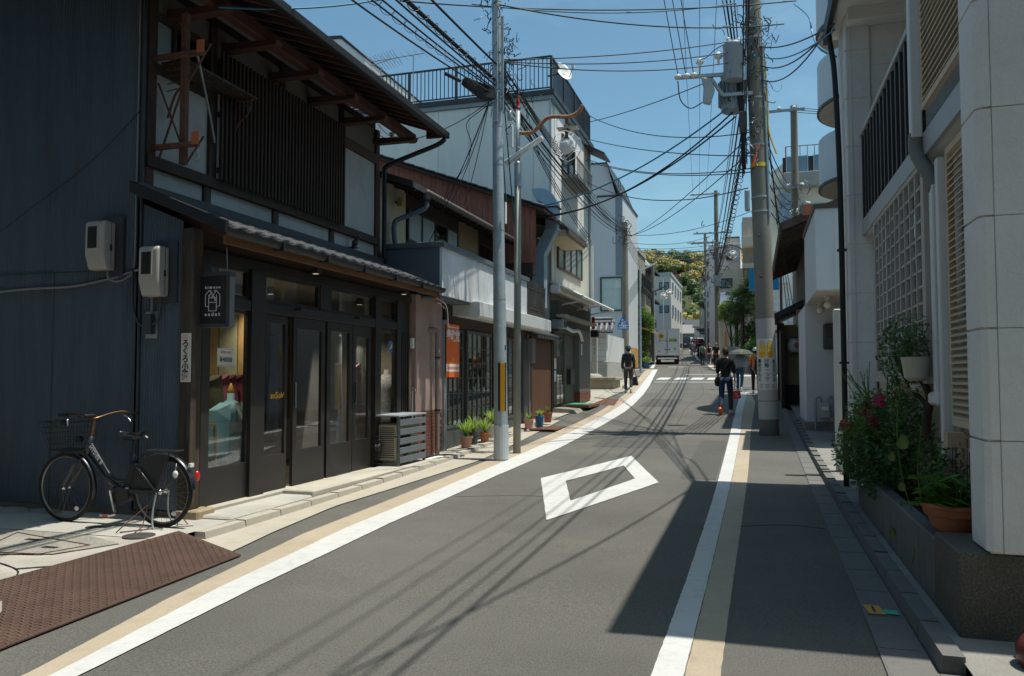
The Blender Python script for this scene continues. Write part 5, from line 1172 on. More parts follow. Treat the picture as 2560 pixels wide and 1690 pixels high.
mAWN = M('awning_cream', (.58, .54, .44), .8, .08, 2, dirt=(.40, .33, .22), dirtamt=.5, dscale=3)
MB().prism([(EX + .02, 21.3, 4.10), (EX + .95, 21.3, 3.66), (EX + .95, 21.3, 3.70), (EX + .02, 21.3, 4.15)], (0, 4.9, 0)).build('cloth', mAWN, aw)
B('roller_box', mWHITE, aw, EX + .02, 21.28, 3.80, EX + .35, 26.2, 4.05, bev=.05); MB().tube([(EX + .96, 21.3, 3.67), (EX + .96, 26.2, 3.67)], .045, 10).build('front_bar', mWHITE, aw)
for y in (22, 24, 26): MB().beam((EX + .05, y, 3.5), (EX + .93, y, 3.64), .03, .04).build('arm', mWHITE, aw)
fx_ = thing('fire_hydrant_box', 'red and black hose box under the awning end', 'fire box', (-5, 26, 2.6)); B('red_cylinder', mRED, fx_, EX + .3, 25.9, 3.05, EX + .40, 26.0, 3.45, bev=.02); B('black_case', mBLACKP, fx_, EX + .26, 25.9, 2.78, EX + .5, 26.2, 3.02, bev=.03)
wac = thing('wall_air_conditioner', 'grey wall unit over the dark door under the awning', 'air conditioner', (-5.2, 21.9, 2.9)); B('case', mSTEEL, wac, EX + .05, 21.45, 2.82, EX + .38, 21.95, 3.08, bev=.02); B('grille', mBLACKM, wac, EX + .38, 21.55, 2.86, EX + .388, 21.9, 3.04); MB().tube(smooth_path([(EX + .3, 22.0, 2.9), (EX + .32, 22.9, 2.82), (EX + .32, 23.8, 2.86), (EX + .3, 24.4, 2.6)], 4), .05, 8).build('duct_pipe', mWHITE, wac, smooth=True)
# door ramp with green mat
rp = thing('entrance_ramp', 'grey sloping entrance ramp with a red step in front of the dark door', 'ramp', (-4.9, 22.3, .45))
MB().prism([(-5.35, 21.4, .34), (-4.55, 21.4, .40), (-4.75, 21.4, .58), (-5.35, 21.4, .62)], (0, 2.2, 0)).build('slope', mAGG, rp); B('step', mTILEB, rp, -5.3, 22.3, .60, -4.5, 24.0, .67)
gm = tag(B('door_mat', M('green_mat', (.02, .33, .17), .9, .1, 20), None, -5.2, 22.5, .672, -4.62, 23.6, .69), 'bright green mat on the entrance ramp', 'mat')
pk = tag(MB().prism([(-5.4, 24.6, .55), (-4.1, 24.2, .575), (-4.35, 26.6, .70), (-5.3, 27.4, .73)], (0, 0, .03)).build('gutter_plate', mRUST, None), 'rusty steel plate over the gutter past the green mat', 'plate')
# things on the roofs
an = thing('tv_antenna', 'comb-like television antenna on a mast behind the townhouse roof', 'antenna', (-9.6, 18, 8.0))
p = onY(952, 200, 19.0); MB().tube([(p.x, 19, 7), (p.x, 19, p.z + .35)], .015, 6).build('mast', mSTEEL, an)
q = onY(925, 165, 19.0); r_ = onY(993, 143, 19.0); MB().tube([q, r_], .012, 6).build('boom', mSTEEL, an)
for i in range(11):
    c_ = q.lerp(r_, i / 10); MB().tube([c_ + Vector((-.03, -.28, .1)), c_ + Vector((.03, .28, -.1))], .006, 4).build('element', mSTEEL, an)
for i in range(7): MB().tube([(p.x - .35 + .1 * i, 19, p.z - .05), (p.x - .3 + .1 * i, 19, p.z - .4)], .004, 4).build('reflector_rod', mSTEEL, an)
an2 = thing('tv_antenna', 'long thin television antenna on a mast above the roof railing', 'antenna', (-7.5, 20.5, 9))
p = onY(1033, 210, 21.0); MB().tube([(p.x, 21, p.z - .8), (p.x, 21, onY(1034, 138, 21).z)], .014, 6).build('mast', mSTEEL, an2)
q = onY(930, 155, 21.0); r_ = onY(1060, 133, 21); MB().tube([q, r_], .010, 5).build('boom', mRUST, an2)
for i in range(9):
    c_ = q.lerp(r_, i / 8); MB().tube([c_ + Vector((0, -.3, .0)), c_ + Vector((0, .3, 0))], .005, 4).build('element', mSTEEL, an2)
dish = thing('satellite_dish', 'small white satellite dish on the roof railing corner', 'satellite dish', (-5.3, 23.5, 10.3))
p = onX(1405, 183, EX + .1)
MB().lathe([(.0, .0), (.12, .012), (.24, .05), (.30, .09), (.30, .10), (.24, .06), (.12, .022), (.0, .01)], p, 20, (.75, -.5, .35), cap=False).build('bowl', mWHITE, dish, smooth=True)
MB().tube([p, p + Vector((.25, -.12, -.18)), p + Vector((.38, -.22, .05))], .012, 6).build('feed_arm', mSTEEL, dish); B('feed', mWHITE, dish, p.x + .34, p.y - .26, p.z + .03, p.x + .42, p.y - .18, p.z + .12); MB().tube([p, p + Vector((-.45, .1, 0))], .03, 6).build('mount', mFRD, dish)
dr = thing('white_gabled_house', 'white rendered gable end of a house behind the townhouse roof', 'building', (-13, 23, 0))
gp = lambda *q: [onY(u, v, 23) for u, v in q]
MB().prism(gp((790, 122), (860, 122), (902, 166), (900, 420), (790, 420)), (0, 4, 0)).build('wall', mWHITE, dr); MB().prism([p + Vector((0, -.35, 0)) for p in gp((788, 112), (866, 108), (926, 156), (924, 170), (904, 168), (858, 126), (788, 126))], (0, 5, 0)).build('eave', mWHITE, dr); MB().prism([p + Vector((0, -.38, 0)) for p in gp((788, 104), (868, 100), (928, 152), (926, 156), (866, 108), (788, 112))], (0, 5, 0)).build('roof', mFRD, dr)
# ================================================================ RIGHT SIDE
mWALLW = M('ivory_wall_panel', (.68, .69, .67), .72, .05, 1.2, .9, 28, fine=.04, dirt=(.50, .48, .43), dirtamt=.5, dscale=1.3)
mJOINT = M('joint_sealant', (.62, .56, .45), .8, .1)
mAGGD = M('dark_exposed_aggregate', (.115, .105, .085), .9, .2, 3, .9, 110, fine=.5, fscale=85, dirt=(.07, .068, .06), dirtamt=.6, dscale=2.5)
mLOUV = M('cream_louvre', (.56, .47, .35), .5, .06, 3)
mGRILL = M('grey_beige_grille', (.40, .375, .34), .55, .05, 4)
mBROWNP = M('dark_brown_panel', (.030, .026, .023), .5, .12, 3)
R1 = thing('white_panel_house', 'near white panelled house with balcony, louvred shutters and window grille', 'building', (1.2, 7.5, .07))
# near pier with panel joints
B('pier_base', mAGGD, R1, 1.05, 4.905, .0, 4.2, 5.5, .545, bev=.012)
PX, PY = 1.19, 4.88
B('pier_core', mJOINT, R1, PX + .02, PY + .02, .545, 4.2, 5.21, 6.0)
zs = [.548, 1.15, 1.76, 2.375, 2.975, 3.59, 4.2, 4.8, 5.4, 5.95]
for a, c_ in zip(zs, zs[1:]):
    for x0, x1 in ((PX + .075, 2.55), (2.555, 4.2)): B('wall_panel', mWALLW, R1, x0 + .002, PY, a + .002, x1 - .004, PY + .04, c_ - .002, bev=.003)
    MB().prism([(PX, 5.21, a + .006), (PX, PY + .035, a + .006), (PX + .03, PY + .002, a + .006), (PX + .075, PY + .002, a + .006), (PX + .075, 5.21, a + .006)], (0, 0, c_ - a - .012)).build('corner_panel', mWALLW, R1, bev=.004)
# recessed house body behind
XF = 1.47
B('body', mWALLW, R1, XF, 5.21, .5, 6.0, 11.1, 3.28)
B('body', mWALLW, R1, 2.9, 5.21, 3.28, 6.0, 11.1, 5.95)
B('footing', mCONCD, R1, 1.43, 5.21, .0, 6.0, 11.1, .5)
B('cream_wall', M('cream_lower', (.42, .385, .30), .85, .1, 2), R1, 1.43, 5.5, .5, 1.47, 10.4, 1.52)
# planter
B('planter_wall', M('planter_concrete', (.15, .145, .135), .92, .2, 3, .5, 60, stretch=(1, 3, .5), dirt=(.075, .072, .068), dirtamt=.8, dscale=2.2), R1, 1.05, 5.505, .0, 1.165, 9.3, .50, bev=.012)
B('planter_end', mCONCD, R1, 1.165, 9.18, .0, 1.43, 9.3, .50); B('planter_soil', mSOIL, R1, 1.165, 5.5, .3, 1.43, 9.18, .42)
# balcony slab, dark ribbed parapet, rails
XR_ = 1.31
B('balcony_slab', mWALLW, R1, XR_, 5.21, 3.22, 2.9, 10.45, 3.30); B('slab_edge', mFRA, R1, XR_ - .03, 5.21, 3.20, XR_, 10.45, 3.38)
B('parapet_panel', mBROWNP, R1, XR_ + .005, 6.95, 3.385, XR_ + .03, 10.47, 4.40)
for k in range(15): B('parapet_rib', mBROWNP, R1, XR_ - .025, 7.0 + k * .235, 3.39, XR_ + .005, 7.07 + k * .235, 4.395)
B('parapet_cap', mFRA, R1, XR_ - .04, 6.93, 4.40, XR_ + .05, 10.49, 4.45, bev=.004)
B('end_wall', mWALLW, R1, 1.42, 10.45, 3.28, 2.9, 10.6, 5.95)
for z in (4.62, 5.3): B('end_wall_joint', mJOINT, R1, 1.42, 10.445, z, 2.9, 10.452, z + .012)
B('wing_column', mWALLW, R1, 1.12, 10.42, .07, 1.42, 11.1, 5.95, bev=.02)
for z in (.7, 1.3, 1.9, 2.5, 3.1, 3.7, 4.3, 4.9, 5.5): B('column_joint', mJOINT, R1, 1.117, 10.416, z, 1.423, 11.1, z + .012)
B('column_groove', mJOINT, R1, 1.19, 10.415, .07, 1.20, 10.425, 5.95)
B('roof_slab', mWALLW, R1, 1.0, 4.78, 5.95, 6.2, 11.15, 6.08); B('roof_edge', mBROWNP, R1, .94, 4.77, 5.90, 1.0, 11.17, 6.12)
B('soffit_lamp', mFRD, R1, 1.7, 9.4, 5.93, 1.95, 9.6, 5.951)
B('roof_beam', mWALLW, R1, 1.14, 10.2, 5.80, 2.9, 10.44, 5.95)
# louvred shutters: every blade a part
def louvre(name, X, y0, y1, z0, z1, pitch, mat, tiltd=.03, frame=.05):
    o = MB().box(X, y0, z0, X + .045, y0 + frame, z1).box(X, y1 - frame, z0, X + .045, y1, z1).box(X, y0 + frame, z0, X + .045, y1 - frame, z0 + frame).box(X, y0 + frame, z1 - frame, X + .045, y1 - frame, z1).build(name, mat, R1)
    me = MB().prism([(-.012, y0 + frame, 0), (.042, y0 + frame, pitch * .85), (.046, y0 + frame, pitch * .85 - .006), (-.008, y0 + frame, -.006)], (0, y1 - y0 - 2 * frame, 0)).mesh('blade', mat)
    n_ = int((z1 - z0 - 2 * frame) / pitch)
    for k in range(n_): inst('blade', me, o, T(X, 0, z0 + frame + k * pitch + .005))
    return o
louvre('shutter', 1.35, 5.60, 6.40, 1.15, 3.15, .048, mLOUV)
louvre('shutter', 1.27, 5.45, 6.75, 3.56, 5.6, .055, mLOUV)
louvre('shutter', 1.22, 10.50, 11.02, 3.40, 4.44, .06, mLOUV)
# square white downpipe with a corrugated offset
mWPIPE = M('white_pipe', (.58, .60, .60), .45, .04, 3)
B('drain_pipe', mWPIPE, R1, 1.285, 6.53, 1.34, 1.365, 6.64, 2.93, bev=.008); B('drain_pipe', mWPIPE, R1, 1.20, 6.76, 3.36, 1.28, 6.87, 5.9, bev=.008)
MB().tube(smooth_path([(1.24, 6.815, 3.40), (1.24, 6.81, 3.25), (1.30, 6.65, 3.02), (1.325, 6.585, 2.90)], 6), [.052 + .004 * (k % 2) for k in range(19)], 10).build('flexible_bend', M('grey_flex', (.17, .165, .15), .7), R1, smooth=True)
B('pipe_shoe', mWPIPE, R1, 1.27, 6.5, 1.28, 1.38, 6.78, 1.38, bev=.02); B('pipe_post', mWPIPE, R1, 1.30, 6.41, .9, 1.38, 6.5, 3.1, bev=.006)
# window grille
gr_ = MB().box(1.29, 6.86, 1.50, 1.33, 6.98, 3.20).box(1.29, 9.50, 1.50, 1.33, 9.56, 3.23).box(1.29, 6.98, 3.16, 1.33, 9.50, 3.22).box(1.29, 6.98, 1.50, 1.33, 9.50, 1.55).build('window_grille', mGRILL, R1)
for k in range(1, 10): B('upright_bar', mGRILL, gr_, 1.294, 6.98 + k * .252 - .018, 1.55, 1.322, 6.98 + k * .252 + .018, 3.16)
for k in range(1, 12): B('cross_bar', mGRILL, gr_, 1.300, 6.98, 1.55 + k * .134 - .009, 1.316, 9.50, 1.55 + k * .134 + .009)
win_x(R1, XF, 6.95, 9.52, 1.50, 3.22, 3, mFRA, [mFROST, mGLASSD, mFROST], d=-.05)
B('grille_sill', mGRILL, R1, 1.28, 6.84, 1.44, 1.47, 9.58, 1.50)
MB().tube(smooth_path([(.97, 10.78, 5.95), (1.0, 10.78, 5.7), (1.035, 10.74, 5.3), (1.06, 10.62, 4.0), (1.065, 10.60, 2.0), (1.065, 10.60, .1)], 4), .034, 10).build('black_downpipe', mBLACKP, R1, smooth=True)
for z in (3.05, 1.65): B('pipe_clip', mBLACKM, R1, 1.01, 10.56, z, 1.12, 10.64, z + .025)
# ---------------- plants in the planter
def leaf_cloud(name, blobs, n_, size, mat, parent=None, flat=.5):
    """many small leaf faces spread through ellipsoid volumes"""
    b = MB(); tot = sum(q[3] * q[4] * q[5] for q in blobs)
    for (cx, cy, cz, ax, ay, az) in blobs:
        m_ = int(n_ * ax * ay * az / tot)
        for _ in range(m_):
            while True:
                d = Vector((random.uniform(-1, 1), random.uniform(-1, 1), random.uniform(-1, 1)))
                if d.length <= 1: break
            d *= (.55 + .45 * random.random()) / max(.35, d.length) if random.random() < .55 else 1
            p = Vector((cx + d.x * ax, cy + d.y * ay, cz + d.z * az))
            t = Vector((random.gauss(0, 1), random.gauss(0, 1), random.gauss(0, .6))).normalized(); s_ = size * random.uniform(.6, 1.25)
            u_ = (t.cross(Vector((random.gauss(0, .4), random.gauss(0, .4), 1)))).normalized()
            w_ = t.cross(u_) * .15
            b.add([p - t * s_, p + u_ * s_ * flat + w_ * s_, p + t * s_, p - u_ * s_ * flat + w_ * s_], [(0, 1, 2, 3)])
    return stuff(b.build(name, mat, parent))
sh1 = thing('flowering_shrub', 'dense dark shrub with pink rose clusters filling the left half of the planter', 'shrub', (1.3, 8.2, .42))
leaf_cloud('foliage', [(1.18, 8.7, .72, .33, .62, .38), (1.15, 8.05, .78, .30, .55, .45), (1.22, 7.4, .95, .22, .45, .42), (1.1, 9.0, .50, .22, .5, .2), (1.2, 7.9, 1.15, .2, .35, .25)], 5200, .030, mLEAFD, sh1)
leaf_cloud('foliage', [(1.08, 8.8, .92, .25, .5, .28), (1.1, 8.2, 1.15, .2, .3, .25), (.98, 9.2, .70, .2, .5, .3), (1.05, 8.6, 1.15, .2, .4, .2)], 2600, .028, mLEAFG, sh1)
for k in range(7): 
    y = 7.2 + k * .3; MB().tube(smooth_path([(1.3, y, .42), (1.25, y + random.uniform(-.1, .1), .7), (1.15, y + random.uniform(-.2, .2), 1.05)], 4), .012, 5).build('stem', mWOODD, sh1)
mROSE = Leaf('rose_petal', (.50, .02, .09), (.72, .10, .22), .3, 20)
for k, (u, v, n_) in enumerate(((2182, 1020, 60), (2178, 1035, 40), (2128, 1065, 55), (2140, 1070, 40), (2200, 1050, 18), (2215, 1000, 12))):
    p = onX(u, v, 1.02 if k in (2, 3) else 1.1); leaf_cloud('rose_cluster', [(p.x - .06, p.y, p.z, .055, .085, .07)], n_ * 3, .028, mROSE, sh1, .8)
leaf_cloud('white_blooms', [(1.02, 8.9, .45, .12, .5, .07), (1.02, 8.3, .42, .1, .3, .05)], 26, .016, M('petal_white', (.6, .6, .55), .7), sh1, .8)
for k in range(16):
    y = random.uniform(7.3, 9.2); z0_ = random.uniform(1.0, 1.3); b = MB(); a = random.uniform(-.25, .1)
    pts = smooth_path([(1.15, y, z0_ - .2), (1.12 + a * .4, y + .1, z0_ + .12), (1.1 + a, y + random.uniform(.1, .3), z0_ + random.uniform(.25, .45))], 5)
    b.tube(pts, .004, 4)
    for p in pts[3:]:
        for s_ in (-1, 1):
            b.add([p, p + Vector((.01, s_ * .02, .012)), p + Vector((.0, s_ * .05, .0)), p + Vector((-.012, s_ * .02, -.004))], [(0, 1, 2, 3)])
    b.build('leafy_twig', mLEAFG, sh1)
sm = thing('small_tree', 'small tree with a bare curved trunk and loose leaves behind the planter shrub', 'tree', (1.36, 6.95, .42))
MB().tube(smooth_path([(1.36, 7.0, .42), (1.34, 6.95, .8), (1.30, 7.02, 1.1), (1.32, 6.98, 1.35), (1.22, 7.15, 1.6)], 5), [.05 - .0015 * k for k in range(21)], 8).build('trunk', mPOSTW, sm, smooth=True)
MB().tube(smooth_path([(1.32, 7.0, 1.25), (1.22, 7.3, 1.45), (1.15, 7.5, 1.7)], 5), .018, 6).build('branch', mPOSTW, sm)
leaf_cloud('crown', [(1.15, 7.35, 1.68, .16, .30, .25), (1.18, 7.15, 1.42, .14, .3, .2), (1.2, 7.6, 1.9, .12, .2, .15), (1.22, 6.8, 1.85, .1, .2, .15)], 900, .028, mLEAFD, sm, .4)
cr_ = thing('climber', 'thin climbing vine with pale round leaves in front of the planter', 'vine', (1.08, 6.5, .5))
for pts in ([(1.12, 6.6, .45), (1.05, 6.65, .8), (1.04, 6.7, 1.15), (1.08, 6.75, 1.4)], [(1.1, 6.3, .45), (1.03, 6.1, .25), (1.03, 6.2, .18)], [(1.14, 6.2, .5), (1.08, 6.15, .8), (1.1, 6.1, 1.15)]):
    MB().tube(smooth_path(pts, 6), .004, 4).build('stem', mLEAFG, cr_)
mPALELF = Leaf('pale_leaf', (.14, .20, .05), (.24, .30, .09), .3)
for (u, v, s_) in ((2257, 1103, .055), (2230, 1140, .036), (2255, 1215, .036), (2232, 1330, .04), (2255, 1258, .022)):
    p = onX(u, v, 1.03); b = MB(); vs = []
    for i in range(10):
        a = 2*math.pi*i/10; vs.append(p + Vector((s_ * .75 * math.cos(a), .015 * math.sin(2 * a), s_ * (math.sin(a) - .25 * abs(math.cos(a))))))
    b.add(vs, [tuple(range(10))]).build('leaf', mPALELF, cr_)
hp = thing('hanging_pot', 'cream hanging flower pot hooked on the window grille', 'flower pot', (1.22, 6.95, 1.5))
p = onX(2290, 920, 1.2); MB().lathe([(.055, -.10), (.085, -.075), (.105, .07), (.11, .085), (.10, .085), (.09, .06), (0, .055)], p, 20, cap=False).build('pot', M('cream_pot', (.45, .43, .36), .55, .06), hp, smooth='angle')
leaf_cloud('foliage', [(p.x, p.y + .05, p.z + .16, .12, .16, .12), (p.x - .02, p.y + .25, p.z + .12, .1, .15, .12)], 260, .03, mLEAFD, hp, .4)
MB().tube([p + Vector((.1, 0, .08)), p + Vector((.06, 0, .25)), (1.3, p.y, p.z + .35)], .003, 4).build('hook', mBLACKM, hp)
mp_ = thing('white_saucer', 'white ceramic bowl on the wall below the hanging pot', 'bowl', (1.35, 6.6, 1.35)); p = onX(2306, 968, 1.3); MB().lathe([(.03, -.05), (.08, -.03), (.095, .03), (.09, .03), (0, .02)], p, 18, cap=False).build('bowl', mWHITE, mp_, smooth=True); mp_.name = 'ceramic_bowl'
cp_ = thing('clay_pot', 'wide terracotta bowl with a lobed green plant on the planter edge', 'potted plant', (1.2, 5.86, .5))
cx, cy = 1.25, 5.80
MB().lathe([(.13, .0), (.15, .02), (.18, .085), (.186, .10), (.20, .106), (.212, .15), (.226, .155), (.23, .18), (.212, .182), (.2, .15), (0, .14)], (cx, cy, .502), 28, cap=False).build('pot', mTERRA, cp_, smooth='angle')
for k in range(60):
    a = random.uniform(0, 2*math.pi); r_ = random.uniform(.03, .25); h_ = random.uniform(.18, .36); c0 = Vector((cx + r_*math.cos(a), cy + r_*math.sin(a), .5 + h_)); b = MB(); vs = [c0]; s_ = random.uniform(.035, .06); tl_ = random.uniform(-.5, .5)
    for i in range(15):
        t = 2*math.pi*i/15; rr_ = s_ * (1 + .28*math.cos(5*t)); vs.append(c0 + Vector((rr_*math.cos(t), rr_*math.sin(t), .5*rr_*math.sin(t + a)*.8 - .012)))
    b.add(vs, [(0, i, i % 15 + 1) for i in range(1, 16)]); b.tube([(cx, cy, .62), c0], .003, 4, False); b.build('leaf', mLEAFG, cp_)
hv = thing('pink_spray_plant', 'airy plant with tiny pink flower sprays behind the terracotta bowl', 'plant', (1.3, 6.05, .42))
leaf_cloud('flower_spray', [(1.3, 5.75, .98, .07, .12, .2), (1.3, 6.1, .95, .07, .1, .22), (1.3, 5.5, .95, .05, .08, .2), (1.18, 6.45, .85, .05, .1, .15)], 260, .009, Leaf('tiny_pink', (.34, .06, .09), (.45, .16, .18), .2, 20), hv, .8)
leaf_cloud('foliage', [(1.28, 6.2, .75, .14, .4, .22), (1.3, 6.6, .8, .12, .4, .3)], 900, .026, mLEAFD, hv)
for y in (5.55, 5.75, 6.05, 6.15): MB().tube([(1.3, y + .05, .5), (1.3, y, 1.1)], .003, 4).build('stalk', mWOODB, hv)
rbx = thing('red_cabinet', 'dark red cabinet standing between the planter and the pier', 'cabinet', (1.35, 5.75, .42)); B('case', M('dark_red_wood', (.03, .008, .007), .6, .2, 3), rbx, 1.34, 5.48, .43, 1.43, 5.9, 1.0); B('lid', M('cream_lid', (.42, .33, .22), .6), rbx, 1.24, 6.0, 1.02, 1.38, 6.12, 1.12)
st_ = thing('brown_stool', 'rounded dark red seat at the right edge beside the pier', 'seat', (1.33, 4.6, .07)); MB().lathe([(.10, 0), (.145, .03), (.15, .10), (.12, .15), (.05, .17)], (1.36, 4.52, .072), 18, cap=True).build('cushion', M('maroon_vinyl', (.09, .022, .018), .35, .1, 4), st_, smooth=True); MB().tube([(1.42, 4.62, .2), (1.42, 4.66, .55)], .012, 6).build('rod', mBLACKM, st_); MB().lathe([(.03, .0), (.035, .05), (.02, .09)], (1.42, 4.66, .56), 12).build('knob', M('maroon_knob', (.14, .02, .02), .4), st_, smooth=True)

# ---------------------------------------------------------------- white stuccoed wing wall
mSTUC = M('white_stucco', (.56, .57, .53), .5, .05, 3, 1.0, 22, fine=.05)
sw = tag(B('stucco_wall', mSTUC, None, 1.07, 11.86, .08, 1.55, 12.0, 2.43, bev=.01), 'narrow white rough stuccoed wall beside the black downpipe', 'wall')
# ---------------------------------------------------------------- white box house with overhang
mBOXW = M('white_board', (.58, .62, .64), .6, .04, 1.2)
R3 = thing('white_box_house', 'white box-shaped house whose upper floor overhangs a recessed entrance', 'building', (1.1, 16.5, .3))
B('overhang_box', mBOXW, R3, 1.06, 14.75, 3.0, 6, 17.9, 4.42)
B('roof_trim', mFRG, R3, 1.03, 14.72, 4.42, 6, 17.95, 4.50)
for x in (1.35, 1.75): B('board_joint', mJOINT, R3, x, 14.746, 3.02, x + .006, 14.752, 4.42)
B('soffit', M('soffit_cream', (.52, .50, .42), .8), R3, 1.062, 14.76, 2.985, 6, 17.88, 3.0)
B('wall', mBOXW, R3, 1.04, 17.72, .55, 6, 20.3, 2.985); B('base', mCONCD, R3, 1.0, 17.70, .1, 6, 20.3, .55)
B('entrance_wall', mWOODB, R3, 1.9, 14.9, .1, 2.0, 17.7, 2.985)
for k in range(5): B('timber_lath', M('tan_lath', (.26, .19, .12), .7), R3, 1.86, 15.0 + k * .5, 2.3, 1.9, 15.1 + k * .5, 2.98)
for (x, y) in ((1.30, 17.1), (1.34, 15.9)):
    lb = thing('globe_lamp', ('farther' if y > 16.5 else 'nearer') + ' white globe lamp under the overhang of the box house', 'lamp', (x, y, 2.98), 'globe lamps under the overhang')
    MB().lathe([(.07, 0), (.07, -.03), (.03, -.05), (.03, -.09)], (x, y, 2.984), 14).build('rose', M('lamp_cream', (.5, .45, .32), .5), lb); MB().sphere((x, y, 2.83), .075, 14).build('globe', M('opal_glass', (.62, .60, .54), .25), lb, smooth=True)
mb = thing('dark_meter', 'dark grey meter box on the white wall under the overhang', 'meter box', (1.4, 17.6, 2.1)); B('case', M('meter_dark', (.07, .072, .07), .5), mb, 1.38, 17.55, 2.05, 1.64, 17.72, 2.58, bev=.03); B('dial', mFRD, mb, 1.43, 17.54, 2.3, 1.58, 17.551, 2.5, bev=.01)
gm_ = thing('gas_meter', 'pale grey gas meter on pipes at the foot of the white wall', 'gas meter', (1.35, 17.6, .35))
B('meter_case', M('gas_grey', (.36, .37, .36), .5), gm_, 1.26, 17.45, .62, 1.50, 17.62, .95, bev=.04); B('dial', mLETW, gm_, 1.31, 17.445, .8, 1.44, 17.452, .88)
for s_ in (0, 1): MB().tube(smooth_path([(1.2 + s_ * .36, 17.56, .32), (1.2 + s_ * .36, 17.56, .95), (1.24 + s_ * .28, 17.56, 1.06), (1.30 + s_ * .16, 17.56, 1.06), (1.31 + s_ * .14, 17.56, .94)], 4), .022, 8).build('pipe', mSTEEL, gm_, smooth=True)
# ---------------------------------------------------------------- tiled house with deep eaves
R4 = thing('tiled_house', 'old dark timber house with deep tiled eaves beyond the white box house', 'building', (1.3, 23, .5))
B('wall', mWOODD, R4, 1.35, 20.4, .4, 6, 27.2, 4.9)
ev = [(.62, 4.78), (5.5, 6.7)]
MB().prism([(.62, 18.4, 4.72), (5.5, 18.4, 6.62), (5.5, 18.4, 6.75), (.62, 18.4, 4.82)], (0, 9.2, 0)).build('roof', mWOODD, R4)
tile3 = MB().lathe([(.06, 0), (.06, 4.9)], (0, 0, 0), 8, (4.88, 0, 1.9)).mesh('tile_roll', mTILE, True)
for k in range(33): inst('tile_roll', tile3, R4, T(.60, 18.5 + k * .28, 4.83))
for k in range(21): MB().beam((.66, 18.6 + k * .43, 4.69), (1.5, 18.6 + k * .43, 5.02), .06, .07).build('rafter', mPOSTW, R4)
B('eave_board', mPOSTW, R4, .60, 18.4, 4.68, .64, 27.6, 4.83); MB().prism([(.6, 27.6, 4.66), (2.4, 27.6, 5.36), (2.4, 27.6, 5.56), (.6, 27.6, 4.84)], (0, .06, 0)).build('barge_board', mPOSTW, R4)
MB().prism([(.62, 18.34, 4.70), (5.5, 18.34, 6.6), (5.5, 18.34, 6.8), (.62, 18.34, 4.88)], (0, .06, 0)).build('barge_board', M('rust_barge', (.10, .06, .05), .8, .35, 5), R4)
B('flower_box', mTERRA, R4, 1.05, 18.25, 5.0, 1.3, 18.42, 5.22)
# lower porch with yellow wall and paper lantern
mYEL = M('ochre_plaster', (.44, .36, .19), .9, .08, 2)
R4b = thing('yellow_walled_porch', 'ochre plastered porch with a black base and small tiled roof', 'porch', (1.1, 25, .6))
B('wall', mYEL, R4b, .86, 24.6, 1.25, 1.36, 27.0, 3.0); B('base', mBLACKM, R4b, .84, 24.58, .45, 1.37, 27.0, 1.25)
B('post', mWOODD, R4b, .74, 23.9, .5, .84, 24.0, 3.0); B('post', mWOODD, R4b, .72, 26.9, .5, .84, 27.0, 3.2); B('lattice_front', mWOODD, R4b, .78, 24.05, .5, .82, 26.9, 2.9)
MB().prism([(.35, 23.6, 3.0), (1.6, 23.6, 3.6), (1.6, 23.6, 3.72), (.35, 23.6, 3.1)], (0, 3.9, 0)).build('roof', mTILE, R4b)
for k in range(12): MB().tube([(.36, 23.75 + k * .32, 3.12), (1.55, 23.75 + k * .32, 3.70)], .05, 7).build('roof_tile', mTILE, R4b, smooth=True)
B('white_fascia', mLETW, R4b, 1.2, 24.0, 2.9, 1.34, 24.55, 3.4)
ln = thing('paper_lantern', 'white paper lantern with a red crest by the ochre wall', 'lantern', (1.12, 24.3, 2.3))
MB().lathe([(.10, -.21), (.16, -.18), (.205, -.08), (.21, .0), (.205, .08), (.16, .18), (.10, .21)], (1.12, 24.3, 2.38), 20).build('paper', M('lantern_paper', (.62, .62, .58), .7, .04), ln, smooth=True)
for z in (2.15, 2.58): MB().lathe([(.09, 0), (.10, .03)], (1.12, 24.3, z), 14).build('rim', mBLACKM, ln)
MB().lathe([(.075, 0), (.055, .006)], (1.17, 24.093, 2.38), 14, (.25, -1, 0)).build('crest', mRED, ln)
for a in range(5): MB().sphere((1.17 + .04*math.cos(a*1.257), 24.083, 2.38 + .04*math.sin(a*1.257)), .012, 6).build('crest_petal', mLETW, ln)
